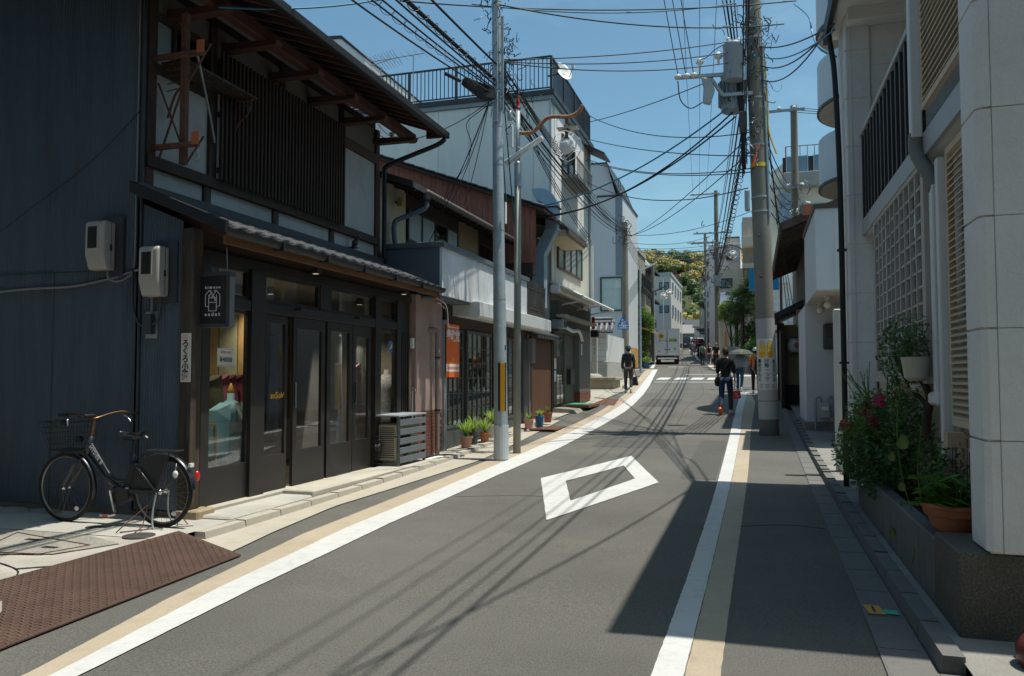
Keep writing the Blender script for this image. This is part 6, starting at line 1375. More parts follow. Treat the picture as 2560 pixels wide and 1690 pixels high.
# ---------------------------------------------------------------- apartment tower with curved balconies
R5 = thing('curved_balcony_building', 'pale apartment building with rounded projecting balconies', 'building', (4, 24, .5))
mBALW = M('balcony_grey_white', (.50, .555, .60), .6, .05, 1)
cx, cy, rr_ = 4.0, 24.0, 2.15
B('tower', mPLAST, R5, 3.2, 23.0, .4, 9, 30, 16)
for z0_, z1_ in ((6.75, 8.15), (8.95, 10.35), (11.15, 12.5)):
    b = MB(); vs = []; n_ = 28
    for i in range(n_ + 1):
        a = math.pi * .5 + math.pi * i / n_
        for r_, z in ((rr_, z0_ + .1), (rr_, z1_), (rr_ - .1, z1_), (rr_ - .1, z0_ + .1)): vs.append((cx + r_*math.cos(a), cy + r_*math.sin(a), z))
    b.add(vs, [(i*4+j, i*4+(j+1) % 4, (i+1)*4+(j+1) % 4, (i+1)*4+j) for i in range(n_) for j in range(4)]); b.build('balcony_parapet', mBALW, R5, smooth='angle')
    def disc(r_, za, zb_): return MB().prism([(cx, cy + r_, za)] + [(cx + r_*math.cos(math.pi*.5 + math.pi*i/20), cy + r_*math.sin(math.pi*.5 + math.pi*i/20), za) for i in range(1, 20)] + [(cx, cy - r_, za)], (0, 0, zb_ - za))
    disc(rr_ + .03, z0_ + .02, z0_ + .1).build('balcony_rim', mFRD, R5); disc(rr_ - .03, z0_, z0_ + .02).build('balcony_soffit', M('soffit_cream', (0, 0, 0)), R5)
# ---------------------------------------------------------------- cream apartment block
R6 = thing('cream_apartment_block', 'tall cream apartment block with grey balconies behind the tiled house', 'building', (4, 52, 1.8))
mCRM = M('cream_render', (.72, .67, .54), .85, .06, .6, fine=.02)
Y6 = 52
q6 = lambda u, v: onY(u, v, Y6)
l6 = q6(1930, 600).x; z6 = q6(1960, 430).z
B('block', mCRM, R6, l6, Y6, 1.5, 14, 62, z6)
MB().prism([(l6 + .0, Y6 - .02, z6), (l6 + .8, Y6 - .02, z6 + .6), (10, Y6 - .02, z6 + .6), (10, Y6 - .02, z6)], (0, 8, 0)).build('roof_tank_wall', mPLAST, R6)
for zz in (q6(1960, 470).z, q6(1960, 590).z, q6(1960, 700).z):
    B('balcony', M('grey_parapet', (.30, .30, .29), .8, .1, 1), R6, l6 + .7, Y6 - .9, zz - .1, 9, Y6, zz + .75, bev=.02)
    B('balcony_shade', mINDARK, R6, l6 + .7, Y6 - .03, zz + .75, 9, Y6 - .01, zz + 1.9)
    for k in range(3): win_y(R6, Y6 - .03, l6 + .9 + k * 1.6, l6 + 2.2 + k * 1.6, zz + .2, zz + 1.95, 2, mFRA, M('blue_pane', (.12, .19, .25), .15, spec=.7))
railing(R6, [(l6 + .9, Y6 + .1, z6 + .6), (8, Y6 + .1, z6 + .6)], 1.0, .4, M('rusty_rail', (.30, .16, .12), .8), .02, 2, .04)
B('blue_tank', M('blue_grey_tank', (.20, .28, .36), .6), R6, l6 + .4, Y6 - .7, q6(1960, 600).z + .9, l6 + 1.5, Y6 - .1, q6(1960, 600).z + 2.8)
# white lower house across the side street
R6b = thing('grey_stucco_house', 'pale grey house with a small window behind the concrete pole', 'building', (2, 48.5, 1.6))
B('wall', M('pale_grey_render', (.60, .61, .60), .85, .06), R6b, .95, 49, 1.4, 5.0, 51.9, 8.0); win_y(R6b, 49, 1.9, 2.6, 4.6, 6.0, 1, mFRA, M('white_pane', (.5, .55, .58), .3)); B('shade_roof', mFRD, R6b, .8, 48.2, 4.0, 5, 49, 4.15); B('beam', mWHITE, R6b, .9, 48.4, 6.9, 2.0, 49, 7.3)
# blue sign board behind the pole
bs_ = thing('blue_sign', 'plain bright blue sign board behind the concrete pole', 'sign', (.5, 34, 4.5))
mSBL = M('sign_blue', (.012, .23, .50), .45, .04); 
for (u0, u1) in ((1888, 1897), (1935, 1946)):
    p, q = onY(u0, 675, 34), onY(u1, 724, 34)
p, q = onY(1872, 672, 34), onY(1948, 724, 34); B('board', mSBL, bs_, p.x, 34, q.z, q.x, 34.12, p.z); B('post', mRUST, bs_, q.x + .02, 34.0, gz(34), q.x + .12, 34.1, p.z + .9)
# ================================================================ POLES, LAMPS, CABLES
mPCONC = M('pole_concrete', (.20, .185, .155), .88, .12, 2, .3, 60, stretch=(1, 1, .4), dirt=(.15, .14, .115), dirtamt=.6, dscale=1.6)
mPOLES = M('pole_galvanised', (.33, .385, .41), .55, .12, 5, metal=.3, fine=.06, dirt=(.24, .28, .30), dirtamt=.6, dscale=9)
mINSUL = M('porcelain', (.62, .60, .56), .25, .05)
def lean_pole(par, base, top, r0, r1, mat, n=20, name='shaft'):
    b = Vector(base); t = Vector(top); pts = [b.lerp(t, k / 8) for k in range(9)]
    return MB().tube(pts, [lerp(r0, r1, k / 8) for k in range(9)], n).build(name, mat, par, smooth='angle')
def band(par, base, top, z, r, h_, mat, name='band'):
    b = Vector(base); t = Vector(top); k = (z - b.z) / (t.z - b.z); c = b.lerp(t, k); return MB().lathe([(r, 0), (r, h_)], c, 18).build(name, mat, par)
# --- steel pole on the left
SB, ST = (-3.96, 12.43, gz(12.4) - .02), (-4.09, 12.5, 8.7)
SP = thing('steel_pole', 'slim galvanised steel utility pole with a yellow reflector strip', 'utility pole', SB)
lean_pole(SP, SB, ST, .118, .066, mPOLES)
for z in (1.66, 2.75, 3.9, 5.0, 5.65, 6.9, 7.4): band(SP, SB, ST, z, lerp(.121, .071, z / 8.7), .03, mSTEEL)
for z in (.75,): band(SP, SB, ST, z - .6, .1225, .55, M('pole_sleeve', (.46, .50, .52), .5, .06), 'base_sleeve')
rfl = Vector((-3.92, 12.32, 0)); mYELLOW = M('reflector_yellow', (.78, .36, .01), .35, .06, 6); 
B('reflector_backing', mBLACKM, SP, -3.98, 12.305, .93, -3.845, 12.335, 1.72, bev=.006); B('reflector_strip', mYELLOW, SP, -3.935, 12.295, .935, -3.862, 12.306, 1.715, bev=.004)
B('tag', M('tag_blue', (.05, .1, .3), .5), SP, -3.87, 12.325, 1.92, -3.85, 12.34, 2.0); B('white_tag', mLETW, SP, -3.875, 12.33, 4.0, -3.858, 12.40, 4.35)
MB().box(-4.06, 12.32, 5.7, -4.0, 12.38, 8.6).build('square_riser', mSTEEL, SP); MB().box(-3.96, 12.4, 5.9, -3.92, 12.44, 7.5).build('square_riser', mSTEEL, SP)
for k in range(9):
    z = 2.3 + k * .62; MB().tube([(-3.98, 12.33 - .02, z), (-3.95, 12.28, z + .02), (-3.93, 12.27, z - .01)], .005, 4).build('wire_tie', mSTEEL, SP)
cam_b = thing('splice_closure', 'black cable splice closure hanging beside the steel pole', 'cable closure', (-4.2, 12.0, 6.05))
MB().prism([(-4.42, 11.72, 6.14), (-4.40, 11.72, 6.24), (-4.16, 12.1, 6.20), (-4.08, 12.25, 6.12), (-4.08, 12.25, 6.02), (-4.20, 12.05, 5.98)], (.11, -.05, .01)).build('closure_body', mBLACKP, cam_b, bev=.015)
MB().tube([(-4.42, 11.7, 6.2), (-4.55, 11.4, 6.22)], .03, 8).build('cable_neck', mBLACKP, cam_b); MB().tube([(-4.06, 12.25, 6.08), (-4.02, 12.4, 6.1)], .015, 6).build('hook', mSTEEL, cam_b)
# --- ornamental lamp pole
LB, LT = (-3.97, 13.36, gz(13.4) - .02), (-3.96, 13.4, 6.25)
LP = thing('lamp_post', 'old lamp post with a rusty curved arm and a caged globe', 'street lamp', LB)
MB().tube([LB, (-3.965, 13.38, 2.6), (-3.96, 13.39, 5.2)], [.068, .062, .058], 16).build('shaft', M('lamp_post_grey', (.23, .235, .205), .6, .15, 3, metal=.2), LP, smooth=True)
MB().lathe([(.066, 0), (.066, .42), (.05, .45)], (-3.96, 13.39, 4.85), 16).build('collar', mPOLES, LP)
MB().tube([(-3.96, 13.39, 5.2), LT], .042, 12).build('shaft', mPOLES, LP, smooth=True)
MB().lathe([(.05, 0), (.03, .03), (.03, .09), (.04, .12), (.012, .26), (0.002, .30)], LT, 12).build('finial', mRED, LP, smooth=True)
g4 = lambda x, y: onY(1280 + x * 200 / 871., 200 + y * 200 / 871., 13.40)
apts = [g4(*q) for q in ((80, 575), (150, 578), (230, 565), (300, 500), (370, 425), (440, 400), (520, 400), (610, 400), (690, 372), (740, 330), (772, 275))]
MB().tube(smooth_path(apts, 4), .034, 10).build('arm', M('rusty_pipe', (.27, .125, .055), .8, .35, 9, .3, 50, dirt=(.30, .30, .29), dirtamt=.8, dscale=5), LP, smooth=True)
gc = g4(595, 720)
MB().tube([g4(592, 400), g4(594, 510)], .024, 8).build('drop_pipe', mRUST, LP); MB().lathe([(.05, .0), (.055, .04), (.03, .06), (.028, .14), (.05, .16), (.05, .26), (.035, .28)], (gc.x, gc.y, gc.z + .10), 14).build('socket', mRUST, LP, smooth=True)
MB().sphere(gc, .13, 20, (1, 1, 1.05)).build('globe', M('opal_globe', (.55, .57, .57), .25, .05), LP, smooth=True)
MB().sphere(gc, .07, 12, (1, 1, 1.3)).build('bulb', mWHITE, LP, smooth=True)
cg = MB(); ph = (1 + 5 ** .5) / 2
dod = [Vector(v) for v in [(a, b, c_) for a in (-1, 1) for b in (-1, 1) for c_ in (-1, 1)]] + [Vector(v) for a in (-1, 1) for b in (-1, 1) for v in ((0, a / ph, b * ph), (a / ph, b * ph, 0), (a * ph, 0, b / ph))]
for i in range(20):
    for j in range(i + 1, 20):
        if (dod[i] - dod[j]).length < 1.3 and not (dod[i].z < -1.2 and dod[j].z < -1.2): cg.tube([gc + dod[i] * .155, gc + dod[j] * .155], .0075, 5)
cg.build('cage', M('cage_white', (.60, .60, .58), .5, .2, 9), LP)
MB().box(gc.x - .16, gc.y - .1, gc.z + .30, gc.x + .2, gc.y + .1, gc.z + .315).build('shade_plate', M('shade_cream', (.5, .47, .38), .6), LP)
FL_ = thing('fluorescent_lamp', 'slanted white fluorescent street lamp fixed to the lamp post', 'street lamp', (-3.9, 13.3, 5.4))
a_, b_ = onY(1357, 344, 13.2), onY(1262, 408, 13.2)
MB().beam(a_, b_, .085, .07).build('housing', mWHITE, FL_, bev=.01); MB().tube([a_ + Vector((-.05, -.02, -.055)), b_ + Vector((.05, -.02, -.055))], .017, 8).build('tube', mINSUL, FL_, smooth=True)
MB().beam((-3.96, 13.36, 5.55), a_.lerp(b_, .5) + Vector((0, .05, 0)), .03, .03).build('bracket', mSTEEL, FL_)
B('ballast', mWHITE, FL_, -4.12, 13.32, 5.55, -4.03, 13.42, 5.95, bev=.01); MB().lathe([(.04, 0), (.05, .03), (.05, .14), (.03, .17)], (-4.10, 13.36, 6.05), 12).build('photo_sensor', mSTEEL, FL_, smooth=True)
# --- big concrete pole on the right
RB, RT = (.285, 17.25, gz(17.2) - .03), (.02, 17.3, 12.0)
RP = thing('concrete_pole', 'tall concrete utility pole with transformers and a safety poster', 'utility pole', RB)
lean_pole(RP, RB, RT, .195, .148, mPCONC, 24)
rc = lambda z: Vector(RB).lerp(Vector(RT), (z - RB[2]) / (RT[2] - RB[2]))
rr = lambda z: lerp(.195, .148, (z - RB[2]) / (RT[2] - RB[2]))
mWRAP = M('grey_wrap', (.36, .37, .37), .55, .06, 4)
def wrap(z0, z1, mat, name, e=.004): 
    c0, c1 = rc(z0), rc(z1); return MB().tube([c0, c1], [rr(z0) + e, rr(z1) + e], 24).build(name, mat, RP, smooth='angle')
wrap(1.0, 2.68, mWRAP, 'grey_wrap'); wrap(.62, .98, mWRAP, 'grey_wrap', .003); wrap(.12, .6, M('dark_wrap', (.12, .12, .11), .8, .2, 4), 'base_wrap', .003)
for z in (6.3, 5.2, 4.9, 7.3, 8.6): wrap(z, z + .035, mSTEEL, 'steel_band', .008)
wrap(5.85, 5.93, M('yellow_tape', (.62, .47, .03), .6), 'yellow_tape', .006); 
MB().tube([rc(6.0) + Vector((.0, -.17, .3)), rc(6.0) + Vector((-.12, -.2, -.15))], .03, 6).build('orange_tape', mORANGE, RP)
for z in (3.55, 4.4): MB().sphere(rc(z) + Vector((-.05, -rr(z), 0)), .03, 8).build('bolt', mRUST, RP)
def curve_sheet(z0, z1, a0, a1, e, mat, name, n_=10):
    vs = []
    for i in range(n_ + 1):
        a = lerp(a0, a1, i / n_)
        for z in (z0, z1): c = rc(z); r_ = rr(z) + e; vs.append((c.x + r_*math.cos(a), c.y + r_*math.sin(a), z))
    return MB().add(vs, [(2*i, 2*i+2, 2*i+3, 2*i+1) for i in range(n_)]).build(name, mat, RP, smooth=True)
fa = R(-90) - .0          # direction that faces the camera
fa = math.atan2(-17.2, -.285)
curve_sheet(1.22, 2.26, fa - 1.15, fa + 1.15, .006, M('poster_white', (.60, .61, .60), .55, .03), 'poster_sheet')
mSHOE = M('poster_yellow', (.72, .44, .03), .55); mSHOE2 = M('poster_orange', (.65, .25, .03), .55); mGREYP = M('poster_grey', (.42, .43, .44), .55)
def on_pole(s_, z, e):      # s_ = metres round the pole from the facing line
    c = rc(z); r_ = rr(z) + e; a = fa + s_ / rr(1.7); return Vector((c.x + r_*math.cos(a), c.y + r_*math.sin(a), z))
def blob_on_pole(cs, cz, rw, rh, mat, name, e, pts=18, f=None):
    vs = [on_pole(cs, cz, e)]
    for i in range(pts): a = 2*math.pi*i/pts; q = f(a) if f else 1; vs.append(on_pole(cs + rw*q*math.cos(a), cz + rh*math.sin(a), e))
    MB().add(vs, [(0, 1 + (i + 1) % pts, 1 + i) for i in range(pts)]).build(name, mat, RP)
for s_ in (-.085, .075):
    blob_on_pole(s_, 2.17, .05, .07, mGREYP, 'shoe_top', .0082); blob_on_pole(s_, 2.03, .075, .16, mSHOE, 'shoe_picture', .009); blob_on_pole(s_, 1.93, .07, .05, mSHOE2, 'shoe_toe', .0098)
    for k in range(3): MB().quad(on_pole(s_ - .04, 2.02 + k*.045, .0105), on_pole(s_ + .04, 2.03 + k*.045, .0105), on_pole(s_ + .04, 2.042 + k*.045, .0105), on_pole(s_ - .04, 2.032 + k*.045, .0105)).build('lace', mLETW, RP)
def pole_text(col_s, ztop, chars, size):
    z = ztop
    for ch_ in chars:
        p = on_pole(col_s, z, .0095); a = fa + col_s / rr(1.7)
        lettering(ch_, mBLACKM, RP, face_mtx(p, (-math.sin(a), math.cos(a), 0), (0, 0, 1)), size, bold=.001); z -= size * .98
pole_text(.145, 1.80, 'あぶないよ', .095); pole_text(0, 1.80, '行動一つで', .095); pole_text(-.145, 1.80, '事故のもと', .095)
for k in range(3):
    p = on_pole(0, 1.315 - k * .032, .0095); a = fa
    for s_ in (-.12, 0, .12):
        zk = 1.315 - k * .032; [MB().quad(on_pole(s_ + d_, zk, .0095), on_pole(s_ + d_ + .012, zk, .0095), on_pole(s_ + d_ + .012, zk + .016, .0095), on_pole(s_ + d_, zk + .016, .0095)).build('small_print', mBLACKM, RP) for d_ in (-.04, -.02, 0, .02)]
# transformers
mTRAFO = M('transformer_grey', (.24, .285, .32), .5, .06, 2, dirt=(.19, .22, .24), dirtamt=.4, dscale=3)
def trafo(x, y, z0, z1, r, label, fins):
    t = thing('pole_transformer', label, 'transformer', (x, y, z0), 'transformers on the concrete pole')
    h_ = z1 - z0
    MB().lathe([(r * .9, 0), (r, .03), (r, h_ * .88), (r * 1.05, h_ * .9), (r * 1.05, h_ * .95), (r * .9, h_), (0, h_ + .01)], (x, y, z0), 24, cap=True).build('tank', mTRAFO, t, smooth='angle')
    if fins:
        for k in range(14):
            a = math.pi * .55 + math.pi * 1.35 * k / 13; c, s_ = math.cos(a), math.sin(a); MB().beam((x + c * r, y + s_ * r, z0 + h_ * .45), (x + c * (r + .06), y + s_ * (r + .06), z0 + h_ * .45), .012, h_ * .6).build('fin', mTRAFO, t)
    for a in (.3, 2.0, 3.6): MB().lathe([(.03, 0), (.045, .03), (.025, .05), (.045, .08), (.02, .12)], (x + r * .55 * math.cos(a), y + r * .55 * math.sin(a), z1), 10).build('bushing', mINSUL, t, smooth=True)
    return t
trafo(-.32, 16.86, 7.62, 8.40, .205, 'upper smooth grey pole transformer nearer the camera', False)
trafo(-.36, 17.30, 7.1, 7.95, .235, 'lower finned grey pole transformer beneath the smooth one', True)
arm = thing('crossarm', 'steel crossarm with white insulators left of the transformers', 'crossarm', (-1.0, 17, 7.7))
MB().beam((.05, 17.05, 7.38), (-.55, 17.0, 7.38), .07, .07).build('bracket', mSTEEL, arm); MB().beam((-.55, 17.0, 7.38), (-.80, 16.9, 7.76), .06, .06).build('brace', mSTEEL, arm); MB().beam((-.5, 16.9, 7.78), (-1.5, 16.8, 7.78), .07, .07).build('arm', mSTEEL, arm)
for x in (-1.45, -1.27, -1.12): MB().lathe([(.0, -.03), (.06, -.015), (.075, .03), (.06, .07), (.0, .085)], (x, 16.78, 7.76), 12, (0, -.3, 1)).build('insulator', mINSUL, arm, smooth=True)
MB().lathe([(.02, 0), (.025, .22), (.06, .24), (.09, .27), (.05, .30), (.06, .33), (.02, .36)], (-1.0, 16.85, 7.8), 12).build('arrester', mINSUL, arm, smooth=True); MB().lathe([(.02, 0), (.025, .1), (.07, .12), (.10, .16), (.06, .2), (.03, .25)], (-.62, 16.85, 8.0), 12).build('arrester', mINSUL, arm, smooth=True)
MB().prism([(-.98, 16.8, 7.75), (-.78, 16.8, 7.70), (-.70, 16.8, 7.45), (-.80, 16.8, 7.15), (-.95, 16.8, 7.2), (-.93, 16.8, 7.5)], (0, .12, 0)).build('fuse_switch', M('switch_grey', (.36, .38, .39), .5), arm, bev=.02)
riser = thing('riser_cables', 'thick bundle of black cables strapped up the side of the concrete pole', 'cable bundle', (.1, 17.05, 6))
for k in range(4):
    x0 = -.16 - .03 * k; MB().tube(smooth_path([(x0 + .08, 17.06 - .02 * (k % 2), 5.9 - .1 * k), (x0 + .04, 17.05, 7.0), (x0 - .05 - .02 * k, 17.03, 8.2), (x0 - .14 - .05 * k, 17.0, 9.5)], 5), .014 + .004 * (k % 3), 6).build('cable', mWIRE, riser, smooth=True)
def tangle(par, c, n_, spread, length, mats, name='cable_tangle', r=.006):
    for mi, mt in enumerate(mats):
        b = MB()
        for k in range(n_ // len(mats)):
            p = Vector((c[0] + random.gauss(0, spread[0]), c[1] + random.gauss(0, spread[1]), c[2] + random.gauss(0, spread[2]))); pts = [p]
            d = Vector((random.gauss(0, 1), random.gauss(0, 1), random.gauss(0, 1)))
            for j in range(5):
                d = (d + Vector((random.gauss(0, .8), random.gauss(0, .8), random.gauss(0, .8)))).normalized(); p = p + Vector((d.x, d.y, d.z * 1.3)) * length * random.uniform(.05, .16); pts.append(p)
            b.tube(smooth_path(pts, 4), r * random.uniform(.7, 1.4), 4, False)
        stuff(b.build(name, mt, par))
tangle(RP, (.0, 17.0, 8.7), 70, (.2, .12, .75), .7, [mWIRE, mWIRE, mWIREB], r=.009)
tangle(RP, (.28, 17.05, 8.3), 30, (.1, .1, .6), .6, [mWIRE, mWIREB]); tangle(RP, (.1, 17.0, 6.5), 26, (.08, .08, .4), .4, [mWIRE, mSTEEL])
tangle(SP, (-3.98, 12.5, 6.75), 60, (.12, .15, .35), .45, [mWIRE, mWIRE, mWIREB], r=.007); tangle(SP, (-3.8, 12.9, 6.35), 36, (.12, .3, .2), .4, [mWIRE], r=.006)
tangle(SP, (-4.15, 12.4, 7.7), 20, (.1, .1, .25), .5, [mWIRE, mWIREB], r=.007)
MB().tube(smooth_path([rc(8.3) + Vector((.19, -.1, 0)), rc(7.2) + Vector((.22, -.1, 0)), rc(6.6) + Vector((.22, -.1, 0)), rc(6.2) + Vector((.36, -.1, -.1))], 5), .02, 6).build('yellow_guard', M('guard_yellow', (.6, .42, .05), .6), RP)
MB().tube([rc(4.8) + Vector((.17, -.1, 0)), rc(8.4) + Vector((.165, -.1, 0))], .03, 8).build('conduit', mSTEEL, RP)
B('splice', M('splice_brown', (.06, .05, .045), .6), RP, rc(6.9).x - .36, 16.95, 6.55, rc(6.9).x - .20, 17.1, 7.0, bev=.03); B('splice', mSTEEL, RP, rc(5.3).x - .31, 16.95, 4.9, rc(5.3).x - .2, 17.08, 5.35, bev=.03)
# --- farther poles
def far_pole(label, x, y, top, r0, r1, mat=None, arms=(), extra=None):
    p = thing('utility_pole', label, 'utility pole', (x, y, gz(y)))
    lean_pole(p, (x, y, gz(y) - .1), (x, y, top), r0, r1, mat or mPCONC, 14)
    for (z, x0, x1) in arms:
        MB().beam((x + x0, y - .15, z), (x + x1, y - .15, z), .09, .09).build('crossarm', mSTEEL, p)
        for k in range(3): MB().lathe([(.05, 0), (.09, .05), (.05, .12)], (lerp(x + x0, x + x1, (k + .3) / 3), y - .15, z + .05), 8).build('insulator', mINSUL, p)
    return p
PL = far_pole('concrete pole carrying the blue crossing sign on the left pavement', -6.39, 41.4, 9.55, .19, .15)
tangle(PL, (-6.35, 41.2, 9.0), 40, (.2, .2, .4), .7, [mWIRE], r=.014)
PR = far_pole('tall concrete pole with two crossarms beyond the palm trees', -2.6, 62, 15.6, .21, .15, None, ((15.35, -1.9, .3), (12.35, -1.7, 1.2), (11.6, -1.9, .4)))
B('pole_box', M('box_grey', (.36, .38, .39), .6), PR, -2.85, 61.7, 8.3, -2.3, 61.9, 9.2); B('mirror_pole', mORANGE, PR, -2.0, 60.5, gz(60), -1.9, 60.6, gz(60) + 2.6)
P3 = far_pole('farther concrete pole left of the tall crossarm pole', -5.1, 92, 17.6, .2, .15, None, ((16.6, -2, 1), (15.6, -2.2, 1.4)))
P4 = far_pole('distant pole in the middle of the view below the wooded hill', -9.3, 150, 19.5, .2, .15, None, ((18.5, -1.5, 1.5),))
P5 = far_pole('pole behind the tiled house with a long crossarm', 1.65, 33, 12.2, .17, .13, None, ((12.0, -1.3, .4), (8.9, -.9, .6)))
tangle(P5, (1.5, 32.8, 8.3), 40, (.4, .2, .5), .7, [mWIRE, mSTEEL], r=.012); tangle(PR, (-2.6, 61.5, 10), 50, (.5, .3, 1.2), 1.2, [mWIRE], r=.02)
tangle(P3, (-5.2, 91, 12), 50, (.6, .3, 1.8), 1.6, [mWIRE, mSTEEL], r=.025)
P6 = far_pole('slim grey lamp pole on the left pavement past the crossing sign', -6.63, 48.9, 8.2, .075, .05, mPOLES); MB().beam((-6.6, 48.8, 7.95), (-5.6, 48.7, 8.4), .1, .08).build('lamp_head', mWHITE, P6)
P7 = far_pole('slim grey lamp pole left of the delivery truck', -7.64, 64.5, 8.4, .075, .05, mPOLES); MB().beam((-7.6, 64.4, 8.3), (-6.6, 64.3, 8.7), .08, .08).build('lamp_arm', mRUST, P7)
P8 = far_pole('concrete pole behind the delivery truck', -8.6, 72, 11.5, .16, .13)
P9 = far_pole('distant concrete pole before the grey apartment building', -10.2, 84, 12.2, .16, .13)
for (P_, x, y, z) in ((P7, -6.4, 64.3, 8.1), (P8, -7.6, 71.5, 8.6), (PR, -1.4, 61.6, 10.6)):
    MB().sphere((x, y, z), .2, 10).build('globe', mINSUL, P_, smooth=True); cgb = MB()
    for i in range(20):
        for j in range(i + 1, 20):
            if (dod[i] - dod[j]).length < 1.3: cgb.tube([Vector((x, y, z)) + dod[i] * .2, Vector((x, y, z)) + dod[j] * .2], .016, 4)
    cgb.build('cage', mWHITE, P_)
MB().tube(smooth_path([(-2.6, 61.8, 11.2), (-2.0, 61.7, 11.2), (-1.4, 61.6, 11.3), (-.6, 61.5, 10.9)], 4), .05, 6).build('lamp_arm', mRUST, PR)
# blue crossing sign
sgn = thing('crossing_sign', 'blue school crossing sign with two white walking figures', 'sign', (-6.3, 41.1, 3.5))
q = lambda x, y: onY(1420 + x * 280 / 1689., 780 + y * 280 / 1689., 41.1)
MB().prism([q(832, 55), q(748, 195), q(748, 262), q(917, 262), q(917, 195)], (0, .03, 0)).build('plate', M('sign_plate_blue', (.01, .16, .50), .4, .03), sgn)
def lim(pts, w):
    b = MB(); pp = [q(*t) + Vector((0, -.012, 0)) for t in pts]
    for a, c in zip(pp, pp[1:]): b.beam(a, c, w, .01, (0, 1, 0))
    return b.build('figure', mLETW, sgn)
for (cx_, cy_, s_) in ((822, 120, 1.0), (860, 148, .8)):
    MB().lathe([(.045 * s_, 0), (.045 * s_, .012)], q(cx_, cy_) + Vector((0, -.012, 0)), 10, (0, -1, 0)).build('figure_head', mLETW, sgn)
    lim([(cx_, cy_ + 18), (cx_ - 3, cy_ + 55 * s_)], .09 * s_); lim([(cx_ - 3, cy_ + 55 * s_), (cx_ - 26 * s_, cy_ + 100 * s_)], .055); lim([(cx_ - 3, cy_ + 55 * s_), (cx_ + 12 * s_, cy_ + 75 * s_), (cx_ + 8, cy_ + 100 * s_)], .055); lim([(cx_, cy_ + 22), (cx_ - 24 * s_, cy_ + 48 * s_)], .04); lim([(cx_, cy_ + 22), (cx_ + 22 * s_, cy_ + 45 * s_)], .04)
lim([(758, 240), (908, 240)], .04); lim([(765, 203), (785, 203)], .05); lim([(880, 203), (902, 203)], .05)

# ---------------------------------------------------------------- overhead cables
def W(p, q, s_, r, mat=None, label='thin black overhead wire crossing the sky between the poles', group='overhead wires', n=18, cat='overhead cable'):
    return tag(MB().tube(sag(p, q, s_, n), r, 5, False).build('overhead_cable', mat or mWIRE, None, smooth=True), label, cat, group)
def spiral(p, q, s_, r, R_, turns, label):
    pts = sag(p, q, s_, turns * 8); out = []
    for k, c in enumerate(pts): a = k * 2*math.pi/8; out.append(c + Vector((R_*math.cos(a), 0, R_*math.sin(a))))
    return tag(MB().tube(out, r, 4, False).build('spiral_hanger', mWIRE, None), label, 'overhead cable', 'spiral hangers')
# along the left side, from behind the camera over the townhouse front to the steel pole, and on
L1 = 'black cable of the bundle passing over the townhouse to the steel pole'
G1 = 'cables of the left bundle'
behind = Vector((-4.35, -14, 6.6))
for k, (dz, dx, r, s_) in enumerate(((.0, 0, .032, .55), (-.12, .05, .014, .62), (-.17, -.05, .012, .75), (-.22, .02, .012, .9), (-.3, -.02, .012, 1.05), (.32, .1, .018, .5))):
    e = Vector((-4.05 + dx * .3, 12.45, 6.42 + dz * .8)); W(behind + Vector((dx, 0, dz)), e, s_, r, None, L1, G1, 30)
    W(e, Vector((-6.3 + dx, 41.2, 9.1 + dz * .8)), .40 + .04 * k, r * .8, None, 'black cable of the bundle running from the steel pole up the street', 'cables up the left side', 24)
spiral(behind, (-4.05, 12.45, 6.42), .55, .006, .055, 90, 'spiral hanger wire wound round the thick left cable')
spiral(behind + Vector((0, 0, -.2)), (-4.05, 12.45, 6.26), .9, .004, .05, 80, 'loose spiral hanger wire on the thin left cables')
for k in range(5):
    W((-4.0 + .03 * k, 12.6, 6.75 - .05 * k), (-6.3 - .05 * k, 41.2, 9.2 - .05 * k), .30 + .05 * k, .009, None, 'thin black cable fanning from the steel pole up the street', 'thin cables up the left side', 20)
for k in range(3): W((-3.98, 12.5, 6.5 - .04 * k), (-5.35, 26.9 + .2 * k, 6.3 - .12 * k), .22 + .03 * k, .010, None, 'slanting black drop cable from the steel pole to the white building', 'drop cables to the white building', 14)
# from the left lower closure down to the low shop
for k, (dx, yy, zz) in enumerate(((0, 13.6, 4.72), (.1, 13.7, 4.7), (-.3, 12.6, 3.0), (.25, 14.0, 4.72), (-.2, 12.25, 5.5))):
    W((-4.1, 12.2, 6.0), (-5.45 + dx, yy, zz), .12, .007, None, 'thin drop wire from the splice closure to the low shop', 'drop wires to the low shop', 10)
tag(MB().tube(smooth_path([(-5.45, 13.6, 4.75), (-5.3, 13.5, 5.0), (-4.9, 13.2, 5.2), (-4.7, 13.0, 5.55), (-4.75, 12.9, 5.9), (-4.4, 12.6, 6.0), (-4.1, 12.4, 6.05)], 6), .008, 4).build('looped_wire', mWIRE, None), 'wire hanging in a loose loop above the low shop roof', 'overhead cable')
tag(MB().tube(smooth_path([(-5.3, 12.1, 3.0), (-5.1, 12.3, 2.82), (-5.0, 12.6, 2.7), (-5.02, 12.75, 2.35)], 5), .008, 5).build('hanging_wire', mWHITE, None), 'pale cable dangling from the corner between the two shops', 'cable'); tangle(Bs, (-5.05, 12.5, 2.72), 14, (.08, .15, .1), .25, [mWIRE, mORANGE, mWHITE], r=.005)
for (a, c_) in (((-4.12, 12.5, 8.2), (-4.0, 13.6, 3.2)), ((-4.14, 12.5, 8.0), (-4.02, 12.9, 4.4))): W(a, c_, .0, .012, M('green_wire', (.01, .10, .08), .6), 'green sheathed guy wire slanting beside the steel pole', 'green guy wires', 4)
